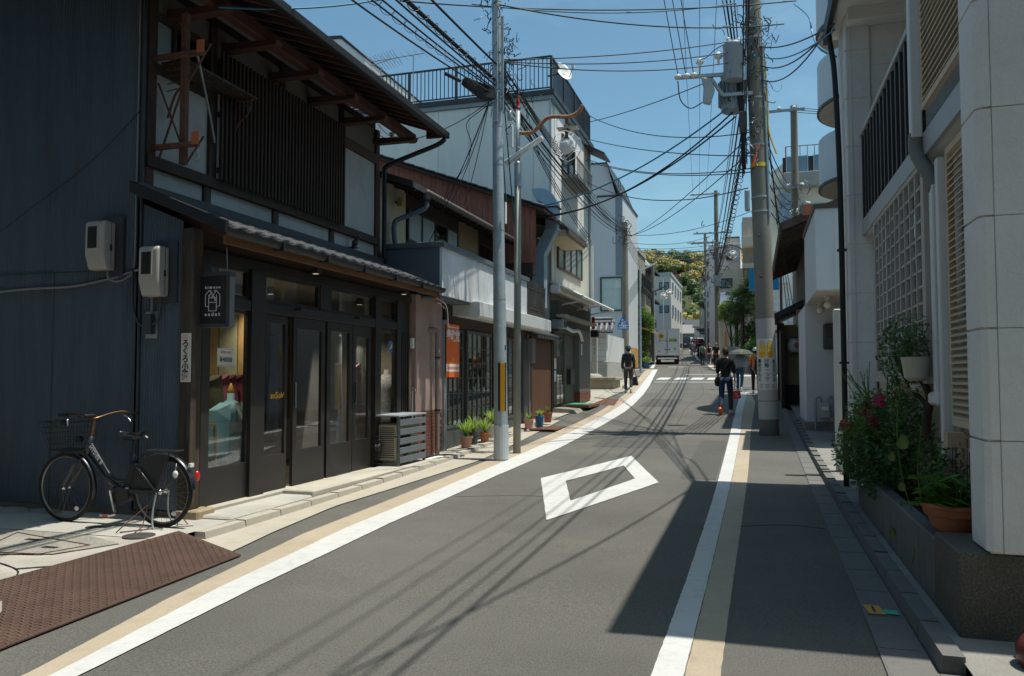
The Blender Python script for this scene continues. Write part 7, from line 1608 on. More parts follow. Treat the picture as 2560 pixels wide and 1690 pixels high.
# blue telephone cables sweeping across the top
p0 = onY(640, 8, 6.6); W((-5.3, 6.9, 5.35), (-2.4, 11.2, 8.2), .42, .012, mWIREB, 'bright blue telephone cable sagging across the top of the view', 'blue cables', 20)
for k, (u0, v0, u1, v1, dz) in enumerate(((1000, 2, 1990, 2, .3), (1250, 12, 1960, 60, .35), (1180, 10, 1840, 8, .3))):
    W(onY(u0, v0, 12.5), onY(u1, v1, 17.0), dz * .6, .014, mWIREB if k == 2 else mWIRE, 'cable crossing high over the street from the steel pole to the concrete pole', 'high crossing cables', 16)
for k, (v0, v1) in enumerate(((145, 95), (150, 118), (152, 138))): W((-4.0, 12.6, onY(1290, v0, 12.6).z), rc(8.6 - .22 * k) + Vector((-.1, -.1, 0)), .10 + .05 * k, .011, None, 'twisted cable crossing the street just above the roof railing', 'crossing cables above the railing', 14)
# fan from the concrete pole down to the left fronts
X_L = 'cable slanting from the transformers down to the left building fronts'
for k, (u, v, Y, x, zz) in enumerate(((1330, 540, 24, -.35, 7.0), (1340, 545, 24, -.3, 6.9), (1330, 520, 24, -.45, 7.1))):
    p = onX(u, v, -5.3); W((x, 17.0, zz), p, .55 - .1 * k, .018, mWIREB if k == 2 else mWIRE, X_L, 'cables slanting to the left fronts', 18)
for k, (u0, v0, u1, v1, X1, s_) in enumerate(((1455, 280, 1880, 330, -5.3, .4), (1460, 345, 1880, 390, -5.3, .15), (1440, 440, 1870, 470, -5.5, .5), (1460, 400, 1880, 430, -5.5, .25), (1460, 395, 1885, 420, -5.6, .3), (1450, 310, 1780, 200, -5.3, .1))):
    W(onX(u0, v0, X1), onY(u1, v1, 17.0), s_, .012, None, 'thin cable strung level across the street to the white building', 'level crossing cables', 16)
# from the concrete pole along the street both ways (these throw the long shadows on the road)
G3 = 'cables along the right side'
for k, (z, x, r, s_, z2) in enumerate(((8.9, -.02, .016, .7, 12.2), (9.6, .0, .014, .6, 12.3), (7.4, -.15, .022, .5, 10.0), (6.6, -.1, .030, .6, 9.2), (7.0, -.12, .02, .55, 9.6), (10.5, -.6, .008, .5, 15.4), (10.6, -1.0, .008, .5, 15.4), (10.7, -1.4, .008, .5, 15.4))):
    W((x, 17.2, z), (-2.6 + (x if k < 5 else x * 1.2), 61.8, z2), s_, r, None, 'black cable running up the right side between the concrete poles', G3, 22)
    if k < 5: W((x, 17.2, z), (.5 + x * .5, -18, z + .5), s_ * .8, r * .5, None, 'black cable running from the concrete pole overhead past the camera', 'cables toward the camera', 22)
spiral(rc(6.6) + Vector((-.2, -.1, 0)), (-2.6, 61.7, 9.2), .6, .012, .10, 60, 'spiral hanger wire round the thick right-hand cable')
for k in range(3): W(onY(1640 + 22 * k, 0, 17.0) + Vector((0, 0, 1.0)), (-1.45 + .16 * k, 16.8, 7.85), .0, .010, None, 'vertical lead dropping to the insulators on the crossarm', 'leads to the insulators', 4)
tag(MB().tube(smooth_path([(-1.45, 16.78, 7.7), (-1.4, 16.8, 7.3), (-1.2, 16.8, 7.1), (-.95, 16.8, 7.2)], 6), .012, 5).build('jumper_lead', mWIRE, None), 'curved jumper lead under the crossarm', 'cable'); tag(MB().tube(smooth_path([(-1.0, 16.8, 8.1), (-.85, 16.8, 8.15), (-.7, 16.85, 8.3), (-.5, 16.85, 8.4)], 6), .010, 5).build('jumper_lead', mWIRE, None), 'curved jumper lead from the arrester to the upper transformer', 'cable')
# to the right: building attachments and the pole behind the tiled house
for k, (z, u, v) in enumerate(((8.4, 2085, 60), (8.2, 2085, 75), (8.0, 2080, 66), (7.7, 2075, 62))): W(rc(z) + Vector((.12, -.1, 0)), onX(u, v, 1.0), .12 + .06 * k, .012, mWIREB if k == 1 else mWIRE, 'cable from the concrete pole to the eave of the white panelled house', 'cables to the white panelled house', 12)
W((1.0, 10.9, 6.0), (.2, 2.0, 8.8), .35, .014, mWIREB, 'green-blue cable rising from the right eave past the camera', 'eave cables', 14)
tag(MB().tube(smooth_path([onX(1985, 10, .95), onX(2020, 40, .95), onX(2030, 80, .97), onX(2045, 115, 1.0), onX(2090, 142, 1.05)], 5), .014, 5).build('looped_cable', mWIREB, None), 'dark blue cable looping below the right eave', 'cable')
for k in range(6): W(rc(6.5 - .3 * k) + Vector((.15, 0, 0)), (1.6, 32.9, 9.0 - .3 * k), .3, .012, None, 'cable from the concrete pole to the pole behind the tiled house', 'cables behind the tiled house', 12)
for k in range(3): W(rc(7.7 - .5 * k) + Vector((.15, -.05, 0)), (.95 + .1 * k, 24.2, 3.2), .15, .010, None, 'service wire slanting down from the concrete pole to the porch', 'service wires to the porch', 10)
for k in range(3): W((1.0 + .4 * k, 33, 12.1), (6 + k, 34, 12.0), .2, .015, None, 'wire leaving the far right pole crossarm', 'wires right of the far pole', 8)
# distant crossings
for k in range(9): W((-8.2, 55 + 1.5 * k, 10.4 + .12 * k), (-1.2 - .1 * k, 58 + 1.5 * k, 11.0 + .1 * k), .25 + .05 * (k % 3), .016, mWIREB if k % 3 == 1 else mWIRE, 'distant cable strung level across the street above the houses', 'distant level cables', 10)
for k in range(6): W((-2.6 + .3 * (k % 2), 62, 12.3 - .5 * k), (-5.1, 92, 15.6 - .5 * k), .5, .02, None, 'distant cable between the two far right poles', 'distant right cables', 10)
for k in range(5): W((-5.1, 92, 15.6 - .5 * k), (-9.3, 150, 18.4 - .5 * k), .8, .025, None, 'cable to the farthest pole below the wooded hill', 'farthest cables', 10)
for k in range(6): W((-6.35, 41.3, 9.2 - .15 * k), (-8.6, 72, 11.3 - .2 * k), .5, .014, None, 'distant cable along the left house fronts', 'distant left cables', 10)
for k in range(4): W((-8.6, 72, 11.2 - .2 * k), (-10.2, 84, 12 - .2 * k), .3, .016, None, 'distant cable between the far left poles', 'distant left cables between poles', 8)
for k, (x0, y0, z0_, x1, y1, z1_) in enumerate(((-6.4, 41.3, 8.5, -2.6, 62, 12.3), (-6.4, 41.3, 8.9, .3, 33, 8.2), (-8.2, 58, 9.2, -2.6, 62, 11.0), (.0, 17.2, 6.2, -6.4, 41.3, 8.8), (-.05, 17.2, 6.5, -8.3, 52, 10.5))): W((x0, y0, z0_), (x1, y1, z1_), .4, .013, None, 'thin wire crossing diagonally above the junction', 'diagonal wires above the junction', 12)
# ================================================================ PEOPLE
def skin_mesh(name, verts, edges, radii, mat, sub=1):
    me = bpy.data.meshes.new('tmp'); me.from_pydata(verts, edges, []); o = bpy.data.objects.new('tmp', me); COL.objects.link(o)
    sk_ = o.modifiers.new('s', 'SKIN'); sk_.use_smooth_shade = True
    lay = me.skin_vertices[0].data
    for i, r in enumerate(radii): lay[i].radius = r if isinstance(r, tuple) else (r, r)
    lay[0].use_root = True
    ss = o.modifiers.new('u', 'SUBSURF'); ss.levels = sub; ss.render_levels = sub
    dg = bpy.context.evaluated_depsgraph_get(); m2 = bpy.data.meshes.new_from_object(o.evaluated_get(dg)); bpy.data.objects.remove(o); bpy.data.meshes.remove(me)
    m2.materials.clear(); m2.materials.append(mat); m2.name = name
    for p in m2.polygons: p.use_smooth = True
    return m2
def person(label, loc, heading, h_, top, trou, shoe, hair, stride=.25, arms=(.15, -.15), sleeve='long', group=None, hat=None, legs=None, bend=(.15, .15), hold=0, female=False, hood=False, hairlen=0, skirt=None, cloth_trou=None):
    s_ = h_ / 1.72; root = thing('person', label, 'person', loc, group)
    root.rotation_euler.z = heading
    def child(nm, me, m=None):
        o = bpy.data.objects.new(nm, me); COL.objects.link(o); o.parent = root; o.matrix_parent_inverse = Matrix(); o.scale = (s_, s_, s_); return o
    f, b_ = stride, -stride
    def leg(sx, st):                      # hip, knee, ankle; st>0 forward
        kn = Vector((sx * .10, st * .55 + (.04 if st > 0 else .06), .50)); an_ = Vector((sx * .10, st - (.02 if st > 0 else .10), .085 + (.0 if st > 0 else .07)))
        return Vector((sx * .095, 0, .90)), kn, an_
    hl, kl, al = leg(-1, f if (legs or 1) > 0 else b_); hr, kr_, ar = leg(1, b_ if (legs or 1) > 0 else f)
    def armj(sx, sw, bd):
        sh_ = Vector((sx * .175, 0, 1.405)); el = sh_ + Vector((sx * .034, sw * .8 - .01, -.275)); wr = el + Vector((sx * .01, sw * .5 + bd, -.245 + bd * .3)); ha = wr + Vector((0, sw * .1 + bd * .25, -.085)); return sh_, el, wr, ha
    LA, RA = armj(-1, arms[0], bend[0]), armj(1, arms[1], bend[1])
    PV, SP_, CH, NK, HB = Vector((0, 0, .94)), Vector((0, .005, 1.14)), Vector((0, 0, 1.33)), Vector((0, .0, 1.47)), Vector((0, .02, 1.55))
    V = [PV, SP_, CH, NK, HB, hl, kl, al, hr, kr_, ar, *LA, *RA]
    E = [(0, 1), (1, 2), (2, 3), (3, 4), (0, 5), (5, 6), (6, 7), (0, 8), (8, 9), (9, 10), (2, 11), (11, 12), (12, 13), (13, 14), (2, 15), (15, 16), (16, 17), (17, 18)]
    Rr = [(.13, .10), (.115, .085), (.13, .095), (.055, .055), (.05, .05), .08, .052, .038, .08, .052, .038, .05, .038, .027, (.035, .018), .05, .038, .027, (.035, .018)]
    bm_ = skin_mesh('body', V, E, Rr, mSKIN)
    # head, nose, ears and fingers joined into the same body mesh
    hd = MB(); hc = Vector((0, .03, 1.63)); n_ = 16
    for i in range(11):
        th = math.pi * i / 10
        for j in range(n_):
            a = 2*math.pi*j/n_; x = .075*math.sin(th)*math.cos(a); y = .095*math.sin(th)*math.sin(a); z = .115*math.cos(th)
            if z < -.02: x *= 1 + z * 2.2; y = y * (1 + z * 1.2) + .012
            if math.sin(a) > .93 and -.05 < z < .01: y += .02
            hd.v.append(tuple(hc + Vector((x, y, z))))
    hd.f += [(i*n_+j, (i+1)*n_+j, (i+1)*n_+(j+1) % n_, i*n_+(j+1) % n_) for i in range(10) for j in range(n_)]; hd.mi += [0] * 160
    for sx in (-1, 1): hd.sphere(hc + Vector((sx * .077, .0, -.01)), .028, 8, (.4, .7, 1.1))
    for J, sx in ((LA, -1), (RA, 1)):
        w_, ha = J[2], J[3]; d = (ha - w_).normalized(); fwd = Vector((0, 1, 0)); fwd = (fwd - d * fwd.dot(d)).normalized()
        for k in range(4):
            base = ha + fwd * (.026 - .0175 * k) - d * .01; ln_ = (.07, .08, .075, .06)[k]; inw = Vector((-sx, 0, 0)) * (.03 if not hold else .045)
            hd.tube([base, base + d * ln_ * .5 + inw * .25, base + d * ln_ * (.95 if not hold else .6) + inw], [.0095, .009, .007], 6)
        hd.tube([w_.lerp(ha, .4) + fwd * .025, w_.lerp(ha, .9) + fwd * .05, ha + d * .03 + fwd * .048], [.011, .010, .008], 6)
    hm = hd.mesh('h', mSKIN, True); bm2 = bmesh.new(); bm2.from_mesh(bm_); bm2.from_mesh(hm); bm2.to_mesh(bm_); bm2.free(); bpy.data.meshes.remove(hm)
    for p in bm_.polygons: p.use_smooth = True
    child('body', bm_)
    for sx in (-1, 1): 
        e_ = MB().sphere(hc + Vector((sx * .03, .093, .005)), .011, 6).mesh('eye', mBLACKM); child('eye', e_)
    # clothes
    wl = 1.0 if not female else .93
    LAs, RAs = LA, RA
    def cut(J, t): return [J[0], J[1]] + ([J[1].lerp(J[2], t)] if t > 0 else [])
    tt = {'long': .97, 'roll': .25, 'short': 0, 'none': None}[sleeve]
    Vc = [SP_, CH, Vector((0, 0, 1.45)), Vector((0, 0, .90))]; Ec = [(0, 1), (1, 2), (0, 3)]; Rc = [(.142 * wl, .112), (.152 * wl, .118), (.062, .062), (.150, .118)]
    for J in (LA, RA):
        if tt is None: 
            Vc.append(J[0] * .9 + Vector((0, 0, .14))); Ec.append((1, len(Vc) - 1)); Rc.append(.06); continue
        c_ = [J[0], J[1] if tt else J[0].lerp(J[1], .75)] + ([J[1].lerp(J[2], tt)] if tt else []); i0 = len(Vc); Vc += c_; Ec.append((1, i0)); Ec += [(i0 + k, i0 + k + 1) for k in range(len(c_) - 1)]; Rc += [.078, .064] + ([.052] if tt else [])
    child('shirt', skin_mesh('shirt', Vc, Ec, Rc, top))
    if skirt: child('skirt', MB().lathe([(.14, 1.02), (.17, .9), (.22, .55), (.27, .18)], (0, 0, 0), 18).mesh('skirt', skirt, True))
    Vt = [Vector((0, 0, .96)), hl * 1.0, kl, al + Vector((0, 0, .02)), hr * 1.0, kr_, ar + Vector((0, 0, .02))]
    if sleeve != 'x': child('trousers', skin_mesh('trousers', Vt, [(0, 1), (1, 2), (2, 3), (0, 4), (4, 5), (5, 6)], [(.142, .112), (.098, .105), .072, .058, (.098, .105), .072, .058], trou))
    for an_, st in ((al, f), (ar, b_)):
        pitch = 0 if an_.z < .1 else -.7; b = MB(); secs = [(-.075, .034, .03), (-.05, .042, .06), (.02, .044, .055), (.09, .05, .035), (.15, .042, .026), (.175, .02, .018)]; vs = []
        for y, w_, t_ in secs:
            for j in range(8):
                a = 2*math.pi*j/8; yy, zz = y, max(-.0, t_ * (1 + math.sin(a))) - .0; vs.append((an_.x + w_*math.cos(a), an_.y + yy*math.cos(pitch) - (zz - .08)*math.sin(pitch), an_.z - .085 + .08 + (zz - .08)*math.cos(pitch) + yy*math.sin(pitch)))
        b.add(vs, [(i*8+j, i*8+(j+1) % 8, (i+1)*8+(j+1) % 8, (i+1)*8+j) for i in range(5) for j in range(8)] + [tuple(range(8))[::-1], tuple(range(40, 48))]); child('shoe', b.mesh('shoe', shoe if not isinstance(shoe, tuple) else shoe[0 if an_ is al else 1], True))
    # hair
    hb_ = MB(); n_ = 18; vs = []
    for i in range(10):
        th = math.pi * .78 * i / 9
        for j in range(n_):
            a = 2*math.pi*j/n_; lim_ = .42 if math.sin(a) > .3 else 1.0; t2 = th * (lim_ if math.sin(a) > .3 else 1); rr2 = 1.0 + .05 * math.sin(5 * a + 3 * th)
            vs.append(tuple(hc + Vector((.086*rr2*math.sin(t2)*math.cos(a), -.006 + .106*rr2*math.sin(t2)*math.sin(a), .01 + .124*math.cos(t2) - (hairlen * (i / 9) ** 2 if math.sin(a) < .2 else 0)))))
    hb_.add(vs, [(i*n_+j, (i+1)*n_+j, (i+1)*n_+(j+1) % n_, i*n_+(j+1) % n_) for i in range(9) for j in range(n_)]); child('hair', hb_.mesh('hair', hair, True))
    if hat: child('hat', MB().lathe([(.135, -.012), (.14, -.005), (.098, .02), (.092, .05), (.086, .09), (.06, .115), (0, .12)], hc + Vector((0, 0, .03)), 22, cap=False).mesh('hat', hat, True))
    if hood: child('hood', MB().sphere(Vector((0, -.07, 1.45)), .11, 12, (1.1, .7, .55)).mesh('hood', top, True))
    return root, [root.matrix_world, LA, RA, s_]
def hand_pos(root, J, s_, heading, loc): 
    p = J[3] * s_; c, sn = math.cos(heading), math.sin(heading); return Vector((loc[0] + p.x*c - p.y*sn, loc[1] + p.x*sn + p.y*c, loc[2] + p.z))
mHBR = M('hair_brown', (.05, .026, .015), .5, .2, 20, stretch=(3, 3, 1)); mHBK = M('hair_black', (.012, .010, .010), .45, .2, 20); mHOR = M('hair_auburn', (.22, .09, .04), .6)
mSHBK = M('shirt_black', (.016, .016, .017), .85, .15, 10, .3, 40); mJEAN = M('jeans_blue', (.022, .042, .085), .85, .25, 8, .3, 80); mJEANL = M('jeans_light', (.06, .12, .20), .85, .25, 8)
mSHW = M('shoe_white', (.55, .55, .54), .6); mSHO = M('shoe_orange', (.75, .14, .02), .6); mSHK = M('shoe_black', (.02, .02, .02), .6); mTRG = M('trouser_grey', (.05, .045, .042), .85, .15, 8)
def at(x, y): return (x, y, gz(y) + .004)
# man in black with a red bag
ml = at(-.72, 21.75); mh = R(-6)
mr_, inf = person('man in a black shirt and jeans walking away with a red bag', ml, mh, 1.74, mSHBK, mJEAN, (mSHO, mSHW), mHBR, .20, (.10, .06), 'roll', legs=-1, bend=(.03, .05), hold=1)
hp_ = hand_pos(mr_, inf[2], inf[3], mh, ml)
rb_ = thing('red_bag', 'small red paper bag in the hand of the man in black', 'bag', hp_ - Vector((0, 0, .32)))
c = hp_ + Vector((.03, .01, -.30)); MB().prism([(c.x - .11, c.y - .05, c.z - .12), (c.x + .12, c.y - .05, c.z - .10), (c.x + .10, c.y - .05, c.z + .10), (c.x - .08, c.y - .05, c.z + .10)], (0, .11, 0)).build('bag_body', M('bag_red', (.62, .05, .05), .6, .1, 8, .4, 30), rb_, bev=.012)
MB().tube(smooth_path([(c.x - .06, c.y, c.z + .10), hp_ + Vector((0, 0, -.05)), (c.x + .06, c.y, c.z + .10)], 5), .008, 5).build('handle', mSHBK, rb_); MB().tube(smooth_path([(c.x - .04, c.y - .053, c.z + .03), (c.x + .03, c.y - .053, c.z + .02), (c.x - .01, c.y - .053, c.z - .02), (c.x + .05, c.y - .053, c.z - .05)], 4), .008, 5).build('printed_mark', mLETW, rb_)
hb2 = thing('hip_bag', 'dark brown bag at the left hip of the man in black', 'bag', (ml[0] - .2, ml[1], ml[2] + .95)); MB().sphere((ml[0] - .22, ml[1] + .02, ml[2] + .86), .12, 12, (.6, .8, 1.1)).build('pouch', M('bag_brown', (.03, .016, .012), .6), hb2, smooth=True); MB().tube(smooth_path([(ml[0] - .2, ml[1] - .12, ml[2] + .98), (ml[0], ml[1] - .15, ml[2] + 1.25), (ml[0] + .14, ml[1] - .1, ml[2] + 1.45)], 5), .012, 5).build('strap', mSHBK, hb2)
# person with parasol just beyond
l2 = at(-.52, 31.2); r2, i2 = person('person in a grey cape and jeans walking under a parasol', l2, R(-8), 1.52, M('cape_grey', (.28, .31, .33), .85, .1, 6), M('jeans_mid', (.03, .08, .16), .85), mSHW, mHBK, .16, (.05, .03), 'roll', female=True)
child_o = MB().lathe([(.08, 1.47), (.22, 1.38), (.33, 1.15), (.36, .98), (.34, .97)], (0, 0, 0), 20, cap=False).mesh('cape', MATS['cape_grey'], True); o = bpy.data.objects.new('cape', child_o); COL.objects.link(o); o.parent = r2; o.matrix_parent_inverse = Matrix(); o.scale = (.96, .7, .96)
pu = thing('parasol', 'grey and green parasol over the person in the grey cape', 'umbrella', (l2[0] + .05, l2[1], l2[2] + 1.3))
cx, cy, cz = l2[0] + .05, l2[1] - .05, l2[2] + 1.40
for k in range(8):
    a0, a1 = 2*math.pi*k/8, 2*math.pi*(k+1)/8; vs = []
    for i in range(5):
        t = i / 4; r_ = .46 * math.sin(t * 1.25) / math.sin(1.25); z = .20 * (1 - t * t)
        for a in (a0, a1): vs.append((cx + r_*math.cos(a), cy + r_*math.sin(a), cz + z))
    MB().add(vs, [(2*i, 2*i+1, 2*i+3, 2*i+2) for i in range(4)]).build('canopy_panel', M('parasol_grey', (.09, .093, .085), .7) if k % 3 else M('parasol_green', (.07, .10, .05), .7), pu)
MB().tube([(cx, cy, cz + .24), (cx + .08, cy + .02, cz - .55)], .008, 6).build('shaft', mSTEEL, pu)
# two people half hidden behind the concrete pole
person('person in an orange jacket and white cap half hidden by the concrete pole', at(.06, 30.3), R(0), 1.62, M('jacket_orange', (.70, .20, .03), .8, .12, 6, .3, 30), mSHBK, mSHW, mHBK, .15, (.1, -.1), 'long', hat=mSHW, female=True)
person('person in a dark jacket right behind the concrete pole', at(.27, 29.6), R(10), 1.60, mSHBK, M('floral_trousers', (.12, .12, .13), .85, .6, 20), mSHW, mHBK, .15, (.1, -.1), 'long')
bgp = thing('purple_bag', 'grey-purple shoulder bag carried by the person in orange', 'bag', at(-.1, 30.5)); MB().sphere((-.13, 30.45, gz(30.5) + .95), .15, 12, (.7, .8, 1.5)).build('bag_body', M('bag_purple', (.16, .13, .17), .8, .2, 6), bgp, smooth=True)
# man in a bucket hat on the left
hl_ = at(-4.55, 30.1); hr_ = R(8)
h1, hi = person('man in a black hooded jacket and bucket hat walking on the left', hl_, hr_, 1.74, M('jacket_black', (.018, .020, .022), .7, .2, 8, .3, 30), mTRG, mSHW, mHBK, .10, (.04, .02), 'long', hat=M('hat_navy', (.030, .045, .065), .8, .15, 8), bend=(.03, .02), hood=True, hold=1)
hh = hand_pos(h1, hi[2], hi[3], hr_, hl_); tb_ = thing('tote_bag', 'black tote bag in the right hand of the man in the bucket hat', 'bag', hh - Vector((0, 0, .5)))
MB().prism([(hh.x - .12, hh.y - .05, hh.z - .55), (hh.x + .16, hh.y - .05, hh.z - .53), (hh.x + .10, hh.y - .05, hh.z - .2), (hh.x - .06, hh.y - .05, hh.z - .2)], (0, .1, 0)).build('bag_body', M('tote_dark', (.03, .035, .035), .7), tb_, bev=.015); MB().tube(smooth_path([(hh.x - .05, hh.y, hh.z - .2), (hh.x, hh.y, hh.z + .0), (hh.x + .08, hh.y, hh.z - .2)], 5), .008, 5).build('handle', mSHBK, tb_)
# the group farther up the street
mTW = M('tshirt_white', (.62, .63, .62), .85, .05)
bp_l = at(-3.72, 61.8); person('person in a white t-shirt with a green backpack in the far group', bp_l, R(4), 1.68, mTW, M('trouser_navy', (.02, .025, .04), .85), mSHK, mHBR, .14, (.1, -.1), 'short')
bpk = thing('backpack', 'green and white backpack on the person in the white t-shirt', 'backpack', (bp_l[0], bp_l[1] - .2, bp_l[2] + 1)); MB().sphere((bp_l[0], bp_l[1] - .2, bp_l[2] + 1.2), .2, 14, (.9, .55, 1.35)).build('pack', M('pack_green', (.10, .20, .13), .8, .6, 9), bpk, smooth=True)
person('woman with auburn hair and a black top in the far group', at(-3.28, 62.8), R(4), 1.62, mSHBK, M('trouser_print', (.14, .13, .12), .85, .6, 12), mSHW, mHOR, .12, (.08, -.06), 'none', female=True, hairlen=.16)
person('man in a dark shirt facing the camera at the right of the far group', at(-2.45, 55.6), R(178), 1.76, M('shirt_navy', (.016, .02, .03), .85), M('trouser_black', (.012, .012, .013), .85), mSHK, mHBR, .08, (.1, .1), 'short', bend=(.25, .25))
person('woman in a white blouse and patterned trousers at the left of the far group', at(-5.62, 79.5), R(5), 1.64, mTW, M('trouser_floral', (.4, .4, .38), .85, .6, 10), mSHW, mHBK, .12, (.08, -.08), 'short', female=True)
person('person in a black dress behind the white blouse in the far group', at(-5.1, 80), R(0), 1.6, mSHBK, mSHBK, mSHK, mHBK, .1, (.06, -.06), 'short', female=True, skirt=mSHBK)
person('person in blue and white at the back of the far group', at(-6.1, 84), R(5), 1.7, M('shirt_pale_blue', (.35, .42, .5), .85), mJEAN, mSHW, mHBR, .12, (.08, -.08), 'short')
person('distant person in a red top far up the street', at(-7.0, 104), R(0), 1.68, mRED, mJEAN, mSHK, mHBK, .12, (.05, -.05), 'short')
person('distant person in black far up the street beside the blue umbrella', at(-5.6, 98), R(0), 1.7, mSHBK, mSHBK, mSHK, mHBK, .12, (.05, -.05), 'short')
um = thing('blue_parasol', 'dark blue shop parasol far up the street on the right', 'umbrella', at(-5.4, 104)); z = gz(104); MB().lathe([(1.3, 2.2), (.7, 2.6), (.05, 2.9)], (-5.4, 104, z), 12).build('canopy', M('umbrella_blue', (.015, .05, .13), .7), um); MB().tube([(-5.4, 104, z), (-5.4, 104, z + 2.9)], .03, 6).build('pole', mSTEEL, um)

# ================================================================ VEHICLES
tk = thing('delivery_truck', 'white delivery truck with closed rear box doors seen from behind', 'truck', at(-6.62, 64.6))
tk.rotation_euler.z = R(5)
mTRK = M('truck_white', (.82, .84, .84), .5, .05, 1.5, dirt=(.62, .63, .62), dirtamt=.5, dscale=1.5)
TC = []
def tpart(name, b, mat, par=None, bev=0.0, sm=False):
    o = bpy.data.objects.new(name, b.mesh(name, mat, sm)); COL.objects.link(o); o.parent = par or tk; o.matrix_parent_inverse = Matrix()
    if bev: m_ = o.modifiers.new('b', 'BEVEL'); m_.width = bev; m_.segments = 1
    return o
HW = .97
tpart('cargo_box', MB().box(-HW, .06, .78, HW, 4.2, 2.86), mTRK, bev=.02); tpart('rear_frame', MB().box(-HW, 0, .74, HW, .06, .82).box(-HW, 0, 2.80, HW, .06, 2.88).box(-HW, 0, .82, -HW + .05, .06, 2.80).box(HW - .05, 0, .82, HW, .06, 2.80), mTRK)
for s_ in (-1, 1):
    d = tpart('rear_door', MB().box(s_ * .012 if s_ > 0 else -HW + .06, .012, .83, HW - .06 if s_ > 0 else -.012, .05, 2.79), mTRK, bev=.01)
    tpart('handle', MB().box(s_ * .14 - .09, -.01, 1.17, s_ * .14 + .09, .012, 1.23), mBLACKM, d); tpart('lock_bar', MB().tube([(s_ * .03, .0, .85), (s_ * .03, .0, 2.78)], .014, 6), mSTEEL, d)
    tpart('tail_light', MB().box(s_ * .9 - .12, -.03, .60, s_ * .9 + .06 if s_ < 0 else s_ * .9 + .05, .03, .72), mRED); tpart('mud_flap', MB().box(s_ * .72 - .2, .45, .18, s_ * .72 + .2, .47, .62), mBLACKP)
    w_ = tpart('wheel', MB().lathe([(.20, -.11), (.33, -.11), (.35, -.07), (.35, .07), (.33, .11), (.20, .11)], (s_ * .76, .9, .35), 22, (1, 0, 0)), mRUBBER); tpart('rim', MB().lathe([(.19, -.02), (.12, .05), (.05, .05)], (s_ * .88, .9, .35), 14, (s_, 0, 0)), mSTEEL, w_)
    w_ = tpart('wheel', MB().lathe([(.20, -.1), (.33, -.1), (.35, -.07), (.35, .07), (.33, .1), (.20, .1)], (s_ * .76, 4.4, .35), 22, (1, 0, 0)), mRUBBER)
tpart('bumper', MB().box(-.78, -.12, .43, .78, .0, .53), mTRK, bev=.01); tpart('under_frame', MB().box(-.6, .1, .5, .6, 5.2, .74), mBLACKM); tpart('licence_plate', MB().box(-.17, -.125, .36, .17, -.12, .43), M('plate_green', (.03, .22, .12), .5))
tpart('cab', MB().prism([(-.95, 4.3, .55), (-.95, 5.9, .55), (-.95, 5.95, 1.3), (-.95, 5.6, 2.15), (-.95, 4.3, 2.2)], (1.9, 0, 0)), mTRK, bev=.03)
for s_ in (-1, 1): tpart('mirror', MB().box(s_ * 1.08 - .08, 5.5, 1.5, s_ * 1.08 + .08, 5.55, 1.9), mBLACKM)
tpart('yellow_oval', MB().lathe([(.0, 0), (.22, 0)], (-.48, .008, 2.28), 22, (0, -1, 0), cap=False), M('logo_yellow', (.78, .45, .02), .5)).scale = (1, 1, 1)
tpart('dark_mark', MB().sphere((-.48, .004, 2.29), .1, 10, (1.2, .02, .5)).box(-.58, .002, 2.2, -.55, .006, 2.28).box(-.42, .002, 2.2, -.39, .006, 2.28), mBLACKM)
def ttext(t, x, z, size, mat, bold=.004): 
    o = lettering(t, mat, None, face_mtx((x, .004, z), (1, 0, 0), (0, 0, 1)), size, bold=bold); o.parent = tk; o.matrix_parent_inverse = Matrix()
ttext('クール', -.36, 1.92, .24, M('text_blue', (.03, .25, .45), .5)); tpart('green_band', MB().box(.14, .005, 1.84, .74, .009, 2.08), M('band_green', (.02, .25, .10), .5)); ttext('宅急便', .44, 1.955, .19, M('text_yellow', (.75, .6, .05), .5), .006)
tpart('sticker', MB().box(.52, .005, 1.2, .66, .009, 1.34), M('sticker_lime', (.25, .45, .12), .5)); tpart('sticker', MB().box(-.72, .005, 1.0, -.56, .009, 1.14), M('sticker_pale', (.45, .55, .4), .5)); tpart('sticker', MB().box(-.9, .005, 2.70, -.7, .009, 2.76), M('sticker_violet', (.3, .15, .3), .5))
